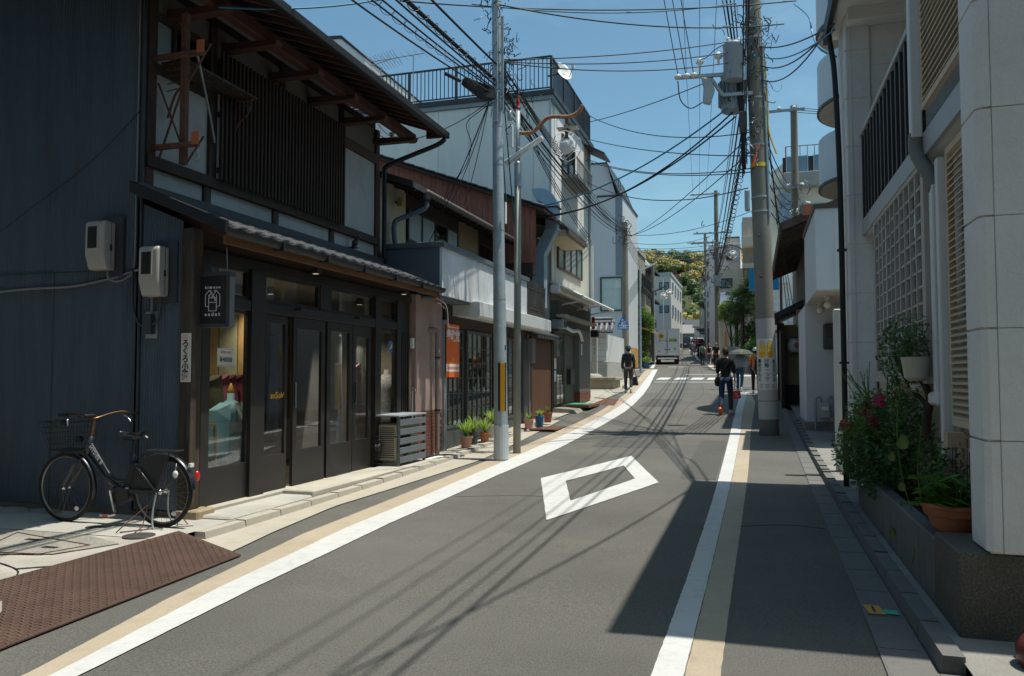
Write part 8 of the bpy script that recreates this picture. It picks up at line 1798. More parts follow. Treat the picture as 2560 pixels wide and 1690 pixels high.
def car(label, x, y, heading, mat, wag=False):
    c = thing('parked_car', label, 'car', at(x, y), 'cars far up the street'); c.rotation_euler.z = heading
    def cpt(nm, b, m_, par=None, bev=0, sm=False):
        o = bpy.data.objects.new(nm, b.mesh(nm, m_, sm)); COL.objects.link(o); o.parent = par or c; o.matrix_parent_inverse = Matrix()
        if bev: q_ = o.modifiers.new('b', 'BEVEL'); q_.width = bev; q_.segments = 2
        return o
    top = 1.78 if wag else 1.45
    cpt('body', MB().prism([(-.86, 0, .3), (-.86, 4.3, .3), (-.86, 4.35, .75), (-.86, 3.4, .95), (-.86, .05, .98), (-.86, -.03, .7)], (1.72, 0, 0)), mat, bev=.06)
    g_ = MB(); lo = [(0.02, .96), (3.4, .95)]; g_.add([(-.82, .04, .96), (.82, .04, .96), (.82, 3.3, .95), (-.82, 3.3, .95), (-.66, .3, top), (.66, .3, top), (.66, 2.4, top), (-.66, 2.4, top)], [(0,1,5,4),(1,2,6,5),(2,3,7,6),(3,0,4,7),(4,5,6,7)]); cpt('cabin', g_, mat, bev=.04)
    cpt('rear_window', MB().quad((-.68, .075, 1.04), (.68, .075, 1.04), (.58, .255, top - .1), (-.58, .255, top - .1)), MATS['meter_glass']); 
    for s_ in (-1, 1):
        cpt('side_window', MB().quad((s_ * .815, .35, 1.02), (s_ * .815, 3.0, 1.02), (s_ * .69, 2.3, top - .1), (s_ * .69, .5, top - .1)), MATS['meter_glass']); cpt('tail_light', MB().box(s_ * .78 - .08, -.05, .75, s_ * .78 + .07, .02, 1.15 if wag else .92), mRED)
        for yy in (.75, 3.4): w_ = cpt('wheel', MB().lathe([(.18, -.1), (.30, -.1), (.32, 0), (.30, .1), (.18, .1)], (s_ * .76, yy, .32), 18, (1, 0, 0)), mRUBBER)
    cpt('bumper', MB().box(-.86, -.1, .32, .86, .0, .55), mat, bev=.03); cpt('licence_plate', MB().box(-.17, -.06, .66, .17, -.045, .78), mLETW)
    return c
car('dark minivan with red tail lights, the nearest car up the street', -9.35, 116, R(4), M('car_dark', (.012, .014, .02), .25, spec=.6, coat=.4), True)
car('silver car half hidden ahead of the dark minivan', -8.3, 130, R(4), M('car_silver', (.4, .41, .42), .3, metal=.5)); car('dark red car farther up the street', -7.7, 120, R(4), M('car_wine', (.12, .015, .02), .3, coat=.3)); car('pale car at the far end of the street', -10.2, 142, R(4), M('car_white', (.6, .6, .6), .3))
# ================================================================ TEMPLE CORNER AND THE FAR STREET
mSTONE = M('pale_granite', (.34, .33, .30), .9, .15, 5, .4, 50, fine=.15, dirt=(.20, .19, .165), dirtamt=.5, dscale=3)
mSTONEY = M('yellowed_stone', (.33, .29, .20), .9, .2, 4, .5, 50, fine=.15, dirt=(.16, .14, .095), dirtamt=.7, dscale=2)
tr = thing('stone_trough', 'low weathered stone basin at the temple corner', 'stone basin', (-6.1, 32.2, .97))
B('basin_front', mSTONEY, tr, -7.4, 31.9, .95, -5.42, 32.12, 1.32, bev=.02); B('basin_rim', mSTONEY, tr, -7.45, 31.82, 1.32, -5.30, 33.6, 1.46, bev=.03); B('basin_side', mSTONEY, tr, -5.6, 32.12, .95, -5.42, 33.6, 1.32, bev=.02); B('basin_block', mSTONEY, tr, -7.4, 32.12, .95, -5.6, 33.6, 1.31)
sp = thing('stone_marker', 'square stone marker pillar with carved characters behind the basin', 'stone pillar', (-6.35, 33.2, 1.45))
px_ = onY(1487, 930, 33.0).x; MB().prism([(px_ - .11, 32.9, 1.5), (px_ + .11, 32.9, 1.5), (px_ + .11, 33.12, 1.5), (px_ - .11, 33.12, 1.5)], (0, 0, 1.66)).build('shaft', mSTONE, sp, bev=.01); MB().add([(px_ - .11, 32.9, 3.16), (px_ + .11, 32.9, 3.16), (px_ + .11, 33.12, 3.16), (px_ - .11, 33.12, 3.16), (px_, 33.01, 3.22)], [(0, 1, 4), (1, 2, 4), (2, 3, 4), (3, 0, 4)]).build('cap', mSTONE, sp)
for k in range(4): MB().box(px_ - .045, 32.895, 2.45 + k * .17, px_ + .045, 32.9, 2.47 + k * .17).box(px_ - .01, 32.895, 2.40 + k * .17, px_ + .01, 32.9, 2.52 + k * .17).build('carved_mark', M('carved_grey', (.18, .175, .16), .9), sp)
MB().lathe([(.42, 0), (.40, .08), (.25, .14), (0, .15)], (px_ - .1, 33.0, 1.455), 16, cap=False).build('foot_stone', mSTONE, sp, smooth=True)
bl = tag(MB().sphere((-5.05, 32.6, 1.05), .2, 10, (.7, 1.1, .75)).build('boulder', M('pale_rock', (.55, .52, .45), .9, .2, 4), None, smooth=True), 'pale rounded boulder at the corner of the stone basin', 'boulder')
tw = thing('temple_wall', 'white plastered temple wall with grey tile coping on a stone base', 'wall', (-7.2, 36, 1.1))
tx = onY(1519, 930, 36).x; tz1 = onY(1500, 835, 36).z; tz0 = onY(1500, 903, 36).z
B('plaster', mPLAST, tw, -13, 36, tz0, tx - .05, 36.5, tz1); B('stone_base', mSTONE, tw, -13, 35.95, 1.0, tx, 36.55, tz0, bev=.02); B('plaster_return', mPLAST, tw, tx - .55, 36.5, tz0, tx - .05, 43.5, tz1); B('stone_base_return', mSTONE, tw, tx - .6, 36.55, 1.0, tx, 43.5, tz0)
for k in range(5): B('groove_line', M('line_grey', (.25, .26, .28), .8), tw, -13, 35.992, tz0 + .2 + k * .29, tx - .12, 35.999, tz0 + .215 + k * .29)
MB().prism([(-13, 35.45, tz1), (tx + .35, 35.45, tz1), (tx + .25, 36.25, tz1 + .42), (-13, 36.25, tz1 + .42)], (0, .0, .06)).build('coping', mTILE, tw)
for k in range(18): MB().tube([(tx + .25 - k * .24, 35.42, tz1 + .08), (tx + .2 - k * .24, 36.2, tz1 + .48)], .075, 8).build('coping_tile', M('pale_grey_tile', (.19, .195, .20), .5, .25, 6), tw, smooth=True)
MB().tube([(-13, 36.25, tz1 + .55), (tx + .3, 36.25, tz1 + .55)], .12, 10).build('ridge_tile', M('pale_grey_tile', (0, 0, 0)), tw, smooth=True); MB().tube([(-13, 36.25, tz1 + .72), (tx + .2, 36.25, tz1 + .72)], .08, 10).build('ridge_tile', M('pale_grey_tile', (0, 0, 0)), tw, smooth=True)
# ---------------- pale grey modern house with the corner curtain window
mPGR = M('pale_blue_grey_render', (.54, .575, .60), .8, .06, 1.0, fine=.02, stretch=(2, 2, .3), dirt=(.44, .46, .47), dirtamt=.5, dscale=.5)
F1 = thing('pale_grey_house', 'pale grey modern house with a big curtained corner window', 'building', (-8, 50, 1.7))
YF = 50.0; fq = lambda u, v: onY(u, v, YF)
xr = fq(1556, 700).x; zlow = fq(1552, 490).z; ztop = fq(1509, 410).z; xg = fq(1509, 410).x; zf0 = fq(1520, 863).z
B('block', mPGR, F1, -16, YF, zf0, xr, 57, zlow)
MB().prism([(-16, YF - .002, zlow), (xr - .35, YF - .002, zlow), (xg + .2, YF - .002, ztop), (-16, YF - .002, ztop)], (0, 6.5, 0)).build('gable', mPGR, F1)
MB().prism([(xr - .2, YF - .3, zlow + .05), (xg + .25, YF - .3, ztop + .05), (xg + .15, YF - .3, ztop + .15), (xr - .1, YF - .3, zlow + .15)], (0, 7, 0)).build('roof_verge', mFRD, F1); B('roof', mFRD, F1, -16, YF - .05, ztop, xg + .2, 56.5, ztop + .1); B('roof_edge', mFRD, F1, xr - 1.6, YF - .06, zlow, xr + .06, 57, zlow + .1)
B('ribbed_strip', M('grey_blue_ribbed', (.20, .235, .28), .6, .1, 1), F1, xr - .42, YF - .02, fq(1520, 693).z + .1, xr + .012, YF + .3, zlow - .02)
zw0, zw1 = fq(1520, 778).z, fq(1520, 693).z; xw0 = fq(1501, 700).x
cw_ = win_y(F1, YF, xw0, xr + .02, zw0, zw1, 1, mFRD, mGLASS, .08, d=.12)
cb = MB(); vs = []; n_ = 60
for i in range(n_ + 1):
    x = lerp(xw0 + .08, xr - .06, i / n_); y = YF - .018 - .012 * math.sin(i * 1.3)
    vs += [(x, y, zw0 + .08), (x, y, zw1 - .08)]
cb.add(vs, [(2*i, 2*i+2, 2*i+3, 2*i+1) for i in range(n_)]); o = cb.build('curtain', mCURT, cw_, smooth=True)
win_x(F1, xr + .012, YF + .1, YF + 1.6, zw0, zw1, 1, mFRD, mGLASSD, .08)
win_y(F1, YF, fq(1450, 600).x, fq(1474, 600).x, fq(1520, 634).z, fq(1520, 593).z, 1, mFRD, mGLASS, .08, back=mCURT); win_y(F1, YF, fq(1440, 470).x, fq(1474, 470).x, fq(1520, 505).z, fq(1520, 465).z, 1, mFRD, mGLASSD, .08)
win_x(F1, xr - .34, YF + .8, YF + 1.4, zlow + .4, zlow + 1.3, 1, mFRD, mGLASSD)
mOCH = M('orange_ochre_wall', (.46, .27, .09), .85, .1, 1)
B('ochre_wall', mOCH, F1, -16, YF + .1, zf0 - 1.35, xr, 57, zf0); B('dark_base', M('dark_skirting', (.14, .125, .11), .9), F1, -16, YF + .09, 1.5, xr + .01, 57, zf0 - 1.35); B('flashing', mWHITE, F1, -16, YF - .04, zf0 - .05, xr + .04, YF, zf0 + .04)
for k in range(5): B('corner_downpipe', mWHITE, F1, fq(1478, 700).x - .03, YF - .06, fq(1520, 720).z, fq(1478, 700).x + .03, YF, ztop - .5) if k == 0 else None
vp = thing('vent_post', 'short cream vent post by the ochre wall', 'post', (-8.7, 48.8, 1.7)); x_ = fq(1536, 930).x; B('post', M('vent_cream', (.50, .40, .2), .7), vp, x_ - .12, 49.3, 1.6, x_ + .12, 49.55, fq(1520, 885).z); B('cap', mSTEEL, vp, x_ - .3, 49.2, fq(1520, 885).z, x_ + .25, 49.6, fq(1520, 877).z, bev=.04)
gb = thing('green_banner', 'green bin standing between the temple wall and the ochre wall', 'bin', (-8.7, 46, 1.6)); x_ = onY(1523, 915, 46).x; B('bin', M('bin_green', (.02, .20, .09), .6), gb, x_ - .12, 45.9, 1.55, x_ + .12, 46.1, onY(1523, 903, 46).z); MB().lathe([(.1, 0), (.03, .12)], (x_, 46, onY(1523, 903, 46).z), 10).build('cap', MATS['bin_green'], gb); gb.name = 'green_bin'

# ---------------------------------------------------------------- row of old houses up the left side
def row_x(y): return interp([(54, -8.0), (65, -9.2), (90, -11.6), (130, -15), (200, -18)], y)
cols = [((.40, .36, .30), 'beige'), ((.30, .20, .16), 'red-brown'), ((.50, .49, .46), 'white'), ((.36, .30, .22), 'tan'), ((.22, .18, .15), 'dark brown'), ((.45, .44, .40), 'off-white'), ((.28, .26, .24), 'grey-brown')]
def row_house(k, y0, y1, h_, col, label, roof='tile', dxo=0.0, awn=None):
    z0 = gz(y0); x0 = row_x((y0 + y1) / 2) + dxo; a = thing('row_house', label, 'building', (x0, y0, z0), 'houses up the left side')
    m_ = M('row_wall_%d' % k, col, .85, .12, 1.2); zt_ = z0 + h_
    B('wall', m_, a, x0 - 7, y0 + .05, z0 - .3, x0, y1 - .05, zt_)
    if roof == 'tile':
        MB().prism([(x0 + .9, y0 - .1, zt_ - .15), (x0 - 7, y0 - .1, zt_ + 2.3), (x0 - 7, y0 - .1, zt_ + 2.45), (x0 + .9, y0 - .1, zt_)], (0, y1 - y0 + .2, 0)).build('roof', mTILE, a)
        for j in range(int((y1 - y0) / .55)): MB().tube([(x0 + .92, y0 + .2 + j * .55, zt_ + .02), (x0 - 3, y0 + .2 + j * .55, zt_ + 1.25)], .07, 6).build('roof_tile', mTILE, a)
        for j in range(int((y1 - y0) / .6)): MB().beam((x0 + .85, y0 + .3 + j * .6, zt_ - .17), (x0 - .1, y0 + .3 + j * .6, zt_ + .1), .07, .08).build('rafter', mWOODD, a)
    else: B('parapet', m_, a, x0 - 7, y0 + .02, zt_, x0 + .08, y1 - .02, zt_ + .35)
    zf = z0 + 2.75
    MB().prism([(x0 + .95, y0, zf - .1), (x0, y0, zf + .25), (x0, y0, zf + .33), (x0 + .95, y0, zf)], (0, y1 - y0, 0)).build('pent_eave', awn or mTILE, a)
    nb = max(1, int((y1 - y0) / 2.4))
    for s_ in range(max(1, int((h_ - 2.8) / 2.5))):
        for j in range(nb):
            ya = lerp(y0, y1, (j + .2) / nb); yb2 = lerp(y0, y1, (j + .8) / nb); win_x(a, x0, ya, yb2, zf + .8 + s_ * 2.6, zf + 1.9 + s_ * 2.6, 2, [mFRD, mFRA, mFRG][k % 3], [mGLASSD, mFROST], .07, d=.08)
        if k % 2 == 0: railing(a, [(x0 + .5, y0 + .3, zf + .5 + s_ * 2.6), (x0 + .5, y1 - .3, zf + .5 + s_ * 2.6)], .9, .25, mFRD, .02, 2, .03); B('balcony_floor', mFRD, a, x0, y0 + .3, zf + .42 + s_ * 2.6, x0 + .55, y1 - .3, zf + .5 + s_ * 2.6)
    win_x(a, x0, lerp(y0, y1, .12), lerp(y0, y1, .5), z0 + .3, z0 + 2.4, 3, mFRG, mGLASSD, .07); o = B('door', mDOORW, a, x0, lerp(y0, y1, .6), z0 + .1, x0 + .06, lerp(y0, y1, .85), z0 + 2.3); B('handle', mSTEEL, o, x0 + .06, lerp(y0, y1, .64), z0 + 1.0, x0 + .1, lerp(y0, y1, .655), z0 + 1.3)
    win_y(a, y0 + .05, x0 - 2.2, x0 - .8, zf + .9, zf + 2.0, 2, mFRD, mGLASSD, .07)
    return a
spec = [(57.2, 63.0, 8.6, 'narrow beige three-storey house just past the pale grey house', 'flat', .55, mOCH), (63.2, 68.6, 6.2, 'red-brown house with a railed balcony above the green tree', 'tile', .5, None), (68.8, 74.0, 6.6, 'white house with tiled eaves beyond the red-brown house', 'tile', .3, None), (74.2, 79.8, 8.6, 'tan house with a projecting roof above the delivery truck', 'tile', .6, None), (80.0, 86.0, 6.0, 'dark brown low house beyond the delivery truck', 'tile', .5, None), (86.2, 92.5, 7.0, 'off-white house before the grey apartment building', 'flat', .4, None)]
for k, (a_, b_, h_, lab, rf_, dxo, awn) in enumerate(spec): row_house(k, a_, b_, h_, cols[k][0], lab, rf_, dxo, awn)
# grey apartment building
mGAP = M('grey_apartment_render', (.54, .52, .48), .85, .06, .5)
G1_ = thing('grey_apartment_building', 'grey four-storey apartment building at the bend of the street', 'building', (-10, 100, 4.4))
yG = 100; xG = -9.75; zG = onY(1677, 688, yG).z
B('block', mGAP, G1_, -15.5, yG, gz(yG) - .5, xG, 116, zG); B('roof_edge', M('pale_green_edge', (.38, .44, .42), .7), G1_, -15.6, yG - .1, zG, xG + .1, 116.1, zG + .35)
railing(G1_, [(-15.4, yG + .1, zG + .35), (xG, yG + .1, zG + .35), (xG, 116, zG + .35)], .9, .8, mRUST, .02, 2.4, .03)
for j in range(3):
    zz = zG - 1.6 - j * 2.9; win_y(G1_, yG, onY(1648, 705, yG).x, onY(1672, 705, yG).x, zz - .2, zz + .75, 2, mFRD, M('blue_pane', (0, 0, 0)), .1); 
    for q_ in range(4): win_x(G1_, xG, 101.2 + q_ * 3.7, 102.6 + q_ * 3.7, zz - .5, zz + .9, 2, mFRA, mGLASSD, .1, d=.1)
B('downpipe', mWHITE, G1_, xG - 1.0, yG - .1, gz(yG), xG - .85, yG, zG - .4); B('white_penthouse', mPLAST, G1_, -15.3, yG + 3, zG + .35, -13.3, yG + 8, zG + 2.6)
row_house(9, 117, 124, 7.5, (.34, .32, .30), 'low grey house beyond the grey apartment building', 'tile', .6); row_house(10, 124.5, 133, 6.5, (.42, .36, .32), 'distant tan house near the end of the street', 'tile', .4)
# sheeted building at the end of the street and tiled roofs before the hill
SH = thing('sheeted_building', 'building wrapped in grey scaffold sheeting at the far end of the street', 'building', (-15, 200, 11))
p, q2 = onY(1702, 838, 200), onY(1737, 870, 200)
B('sheet_wall', M('scaffold_sheet', (.20, .19, .175), .9, .1, .3, stretch=(1, 1, .3)), SH, p.x, 200, gz(200) - 1, q2.x + .5, 208, p.z)
for k in range(7): B('sheet_seam', M('seam_grey', (.27, .26, .24), .9), SH, lerp(p.x, q2.x, k / 6) - .04, 199.9, gz(200) - 1, lerp(p.x, q2.x, k / 6) + .04, 199.98, p.z)
EH = thing('end_house', 'distant house with a tiled roof above the sheeted building', 'building', (-15, 212, 12)); B('wall', cols and M('end_wall', (.35, .3, .27), .9), EH, p.x - 3, 212, 10, q2.x + 1, 222, p.z + 1.2); MB().prism([(p.x - 3.6, 211, p.z + 1.0), (q2.x + 1.6, 211, p.z + 1.0), (q2.x + .5, 215, p.z + 3.2), (p.x - 2.5, 215, p.z + 3.2)], (0, .3, .3)).build('roof', M('pale_roof', (.22, .21, .21), .6), EH)
for (lab, x0, x1, y, zb_, c_) in (('distant pale house right of the sheeted building', q2.x + .6, q2.x + 5, 190, 3.2, (.42, .38, .33)), ('distant dark house left of the sheeted building', p.x - 8, p.x - .4, 196, 4.0, (.2, .18, .17)), ('distant blue-grey hall roof below the wooded hill', -30, -8, 260, 4.0, (.14, .20, .24)), ('distant grey house high up the street', -24, -19, 230, 4.5, (.3, .3, .3))):
    hh_ = thing('distant_house', lab, 'building', (x0, y, gz(y))); B('wall', M('dw_' + lab[8:13] + str(int(y)), c_, .9, .1, .4), hh_, x0, y, gz(y) - 1, x1, y + 8, gz(y) + zb_); MB().prism([(x0 - .4, y - .4, gz(y) + zb_), (x1 + .4, y - .4, gz(y) + zb_), (x1 + .2, y + 4, gz(y) + zb_ + 2), (x0 - .2, y + 4, gz(y) + zb_ + 2)], (0, 0, .25)).build('roof', mTILE, hh_); win_y(hh_, y, lerp(x0, x1, .3), lerp(x0, x1, .6), gz(y) + zb_ - 1.8, gz(y) + zb_ - .6, 2, mFRD, mGLASSD, .12)

# ---------------------------------------------------------------- right side far
sw2 = thing('garden_wall', 'brown stone garden wall below the palm trees', 'wall', (-.2, 47.5, 1.6))
mBST = M('brown_stone', (.135, .105, .085), .9, .3, 3, .5, 40)
B('wall_core', mBST, sw2, -.62, 47.45, 1.4, .95, 47.9, 2.72); B('wall_side', mBST, sw2, -.62, 47.9, 1.4, -.3, 60, 3.0)
for r in range(4):
    for k in range(5):
        x0 = -.62 + k * .33 - (.16 if r % 2 else 0); 
        if x0 < -.63: continue
        B('stone', mBST, sw2, x0 + .01, 47.41 - random.uniform(0, .03), 1.62 + r * .27, min(x0 + .32, .95), 47.46, 1.62 + r * .27 + .255, bev=.015)
stt = thing('stone_fence', 'row of upright stone fence posts beside the road past the garden wall', 'fence', (-1.5, 55, 2))
for k in range(12):
    y = 50 + k * .9; x = interp([(50, -.9), (60, -1.9)], y); B('post', mSTONE, stt, x - .08, y - .08, gz(y) - .1, x + .08, y + .08, gz(y) + 1.5)
MB().beam((-.9, 50, gz(50) + 1.2), (-1.9, 60, gz(60) + 1.2), .12, .14).build('rail', mSTONE, stt)
# palms
mPALM = Leaf('palm_frond', (.030, .065, .018), (.075, .125, .030), .3, 2.0); mPALMD = M('dry_frond', (.12, .095, .055), .9)
def fan_mesh():
    b = MB(); n_ = 17
    for k in range(n_):
        a = lerp(-1.9, 1.9, k / (n_ - 1)); L = .62 * (1 - .18 * abs(a) / 1.9); dx, dy_ = math.sin(a), math.cos(a); wx, wy = dy_ * .026, -dx * .026
        m1 = (dx * L * .5, .55 + dy_ * L * .5, .015 - .03 * (k % 2)); t_ = (dx * L, .55 + dy_ * L, -.10 - .10 * random.random())
        b.add([(0, .55, 0), (m1[0] + wx, m1[1] + wy, m1[2]), t_, (m1[0] - wx, m1[1] - wy, m1[2])], [(0, 1, 2, 3)])
    b.tube([(0, 0, 0), (0, .3, .03), (0, .56, 0)], .012, 4, False); return b.mesh('frond', mPALM)
fm1, fm2 = fan_mesh(), fan_mesh()
def palm(x, y, h_, label, n_=34, sc=1.0):
    z0 = gz(y) + .3; p = thing('palm_tree', label, 'palm tree', (x, y, z0), 'palm trees in the garden')
    MB().tube([(x, y, z0), (x + .1, y, z0 + h_ * .5), (x + .05, y, z0 + h_)], [.14, .11, .15], 10).build('trunk', M('palm_trunk', (.07, .05, .035), .95, .4, 6, .6, 30), p, smooth=True)
    for k in range(n_):
        el = lerp(-.9, 1.25, (k + .5) / n_); az = k * 2.4; inst('frond', fm1 if k % 2 else fm2, p, T(x + .05, y, z0 + h_ + .1 * math.sin(el)) @ RZ(az) @ RX(el) @ SC(sc, sc, sc))
palm(.15, 51.5, 4.6, 'tall fan palm nearest the concrete pole', 44, 1.25); palm(-.75, 53.5, 4.0, 'fan palm left of the tallest palm', 40, 1.15); palm(.7, 49.8, 3.4, 'shorter fan palm half hidden by the concrete pole', 36, 1.1); palm(-1.2, 57, 3.4, 'small fan palm leaning toward the street', 32, 1.0)
def tree(label, x, y, z0, h_, blobs, n_, size, mat, cat='tree', name='leafy_tree', group=None):
    t = thing(name, label, cat, (x, y, z0), group)
    MB().tube(smooth_path([(x, y, z0), (x + .08, y, z0 + h_ * .35), (x, y + .05, z0 + h_ * .7)], 4), [.10, .095, .09, .085, .08, .075, .07, .06, .05], 8).build('trunk', mPOSTW, t, smooth=True)
    for k in range(4): a = k * 1.6; MB().tube([(x + .05, y, z0 + h_ * .4), (x + .4*math.cos(a), y + .4*math.sin(a), z0 + h_ * (.6 + .08 * k))], [.04, .02], 6).build('limb', mPOSTW, t)
    leaf_cloud('crown', [(x + bx, y + by, z0 + bz, rx, ry, rz) for bx, by, bz, rx, ry, rz in blobs], n_, size, mat, t); return t
mLIME = Leaf('lime_leaf', (.13, .24, .03), (.26, .36, .06), .35, 1.5)
tree('dark evergreen tree behind the palms', .4, 54, gz(54), 4, [(0, 0, 2.4, 1.3, 1.2, 1.0), (-.8, .5, 2.0, 1.0, 1, .9), (.8, -.5, 1.8, .9, .9, .9)], 3600, .10, mLEAFD)
tree('bright green maple by the orange pole past the palms', -1.55, 57.5, gz(57), 4.4, [(-.2, 0, 4.2, .6, .6, .55), (-.5, 0, 3.6, .45, .5, .4), (.3, .2, 3.5, .5, .5, .5)], 1500, .09, mLIME)
tree('round clipped bush inside the garden wall', .35, 48.8, gz(48.8) + .5, 1.5, [(0, 0, 1.1, .75, .6, .6), (-.5, .2, .9, .5, .4, .45)], 2200, .06, mLEAFG, 'bush', 'garden_bush')
tree('bright green climbing tree against the left house fronts', -7.55, 57.5, gz(57.5), 4.5, [(0, 0, 3.8, .55, .6, .6), (.15, .3, 3.0, .65, .7, .7), (-.05, .2, 2.0, .55, .6, .7), (.0, .1, 1.0, .4, .5, .6), (.35, .3, 3.4, .45, .5, .45)], 3200, .075, Leaf('fresh_leaf', (.09, .20, .03), (.17, .30, .05), .35, 2.0))
pot_ = thing('blue_pot_plant', 'low plant in a blue pot at the foot of the climbing tree', 'potted plant', (-7.2, 56.2, gz(56))); MB().lathe([(.18, 0), (.22, .4), (.2, .4)], (-7.2, 56.2, gz(56)), 14).build('pot', mPOTBLUE, pot_); leaf_cloud('foliage', [(-7.2, 56.2, gz(56) + .6, .35, .35, .25)], 300, .06, mLIME, pot_)
# buildings beyond the palms
mBEI = M('beige_render', (.62, .56, .45), .85, .06, .5); mLIL = M('lilac_white_render', (.70, .66, .67), .85, .05, .5)
BE = thing('beige_apartment_house', 'beige apartment house with a wide window beyond the palm trees', 'building', (-1, 66, 2.6)); yb = 66
eq = lambda u, v: onY(u, v, yb)
B('block', mBEI, BE, eq(1790, 690).x, yb, 2, 5, 76, eq(1815, 672).z); win_y(BE, yb, eq(1797, 690).x, eq(1831, 690).x, eq(1815, 721).z, eq(1815, 696).z, 2, mFRD, [M('teal_glass', (.10, .20, .22), .15, spec=.7), mGLASSD], .1)
B('balcony', mBEI, BE, eq(1857, 690).x, yb - 1, eq(1815, 760).z, 5, yb, eq(1815, 712).z); railing(BE, [(eq(1860, 690).x, yb - .9, eq(1815, 712).z), (4, yb - .9, eq(1815, 712).z)], 1.1, .3, mFRD, .02, 2, .04); B('balcony_slab', mBEI, BE, eq(1857, 690).x, yb - 1, eq(1815, 676).z, 5, yb, eq(1815, 664).z)
B('stair_tower', M('tower_beige', (.36, .32, .26), .85), BE, eq(1857, 690).x, yb + 1, eq(1815, 672).z, 5, 74, eq(1815, 540).z); B('tower_balcony', mBEI, BE, eq(1855, 690).x, yb - .6, eq(1815, 618).z, 4, yb + 1, eq(1815, 598).z); railing(BE, [(eq(1857, 690).x, yb - .5, eq(1815, 598).z), (4, yb - .5, eq(1815, 598).z)], 1.2, .35, mFRA, .02, 2, .04)
LI = thing('lilac_white_house', 'lilac-white flat-roofed building above the beige house', 'building', (-2.5, 72, 3)); yl = 72; lq = lambda u, v: onY(u, v, yl)
B('block', mLIL, LI, lq(1771, 630).x, yl, 3, lq(1850, 630).x, 84, lq(1800, 613).z); B('roof_block', mPLAST, LI, lq(1812, 630).x, yl + 1, lq(1800, 613).z, lq(1848, 630).x, 80, lq(1800, 592).z); B('roof_edge', mFRG, LI, lq(1811, 630).x, yl + .9, lq(1800, 592).z, lq(1849, 630).x, 80, lq(1800, 589).z)
win_y(LI, yl, lq(1782, 630).x, lq(1803, 630).x, lq(1800, 645).z, lq(1800, 632).z, 2, mFRD, MATS['teal_glass'], .1); B('stair', mFRD, LI, lq(1815, 630).x, yl - 1.0, lq(1800, 652).z, lq(1832, 630).x, yl, lq(1800, 645).z); railing(LI, [(lq(1815, 630).x, yl - .9, lq(1800, 645).z), (lq(1832, 630).x, yl - .9, lq(1800, 645).z)], 1.0, .2, mFRD, .02, 1, .04)
WS = thing('striped_building', 'white building side with broad grey stripes beside the far pole', 'building', (-3.8, 76, 3)); yw = 76; wq = lambda u, v: onY(u, v, yw)
xa, xb_ = wq(1768, 780).x, wq(1786, 780).x
B('block', M('bright_white_render', (.76, .76, .75), .8, .05), WS, xa, yw, 2.5, 1.5, 88, wq(1777, 700).z)
for k in range(5): B('stripe', M('stripe_grey', (.36, .35, .35), .8), WS, xa - .01, yw - .02, wq(1777, 730 + k * 25).z - .5, xb_ + .2, yw, wq(1777, 730 + k * 25).z + .05)
B('shop_front', M('dark_front', (.16, .145, .13), .8), WS, xa - .01, yw - .03, 3, xb_ + .3, yw - .001, wq(1777, 820).z); B('drain_strip', mWHITE, WS, xa - .12, yw - .1, 3, xa - .02, yw, wq(1777, 715).z)
awb = thing('blue_awning', 'grey-blue awning roof on the shop beyond the palm trees', 'awning', (-1.5, 64.5, 7)); p = onY(1800, 757, 64.5); q2 = onY(1842, 745, 64.5)
MB().prism([(p.x, 63.6, p.z - .3), (q2.x, 63.6, p.z - .3), (q2.x, 65.9, p.z + .9), (p.x, 65.9, p.z + .9)], (0, 0, .08)).build('cloth', M('awning_slate', (.10, .13, .19), .8), awb); B('shop_front', mPLAST, awb, p.x + .6, 65.0, 2.3, q2.x + 1, 65.9, p.z - .2); B('dark_opening', mINDARK, awb, p.x + 1.3, 64.95, 2.3, q2.x, 65.0, p.z - 1.4)
vis = [(-4.0, 88, 6.5, (.3, .28, .26), 'narrow grey-brown house beyond the striped building'), (-5.4, 100, 6, (.36, .33, .30), 'tan house on the right far up the street'), (-7.0, 116, 6.5, (.30, .27, .25), 'brown house on the right before the far end'), (-8.4, 132, 7, (.40, .38, .35), 'pale house on the right at the far end')]
for k, (x, y, h_, c_, lab) in enumerate(vis):
    a = thing('row_house', lab, 'building', (x, y, gz(y)), 'houses up the right side'); m_ = M('rr_%d' % k, c_, .85); B('wall', m_, a, x + .4, y, gz(y) - .5, x + 8, y + 11, gz(y) + h_)
    MB().prism([(x - .3, y - .3, gz(y) + h_ - .1), (x + 8, y - .3, gz(y) + h_ + 2), (x + 8, y - .3, gz(y) + h_ + 2.15), (x - .3, y - .3, gz(y) + h_ + .05)], (0, 11.6, 0)).build('roof', mTILE, a); B('eave', mTILE, a, x - .5, y, gz(y) + 2.8, x + .4, y + 11, gz(y) + 2.95)
    for j in range(3): win_x(a, x + .4, y + .8 + j * 3.4, y + 2.6 + j * 3.4, gz(y) + 3.7, gz(y) + 5.1, 2, mFRD, mGLASSD, .1, d=-.1)
    win_y(a, y, x + .9, x + 2.4, gz(y) + 3.7, gz(y) + 5.0, 2, mFRD, mGLASSD, .1)

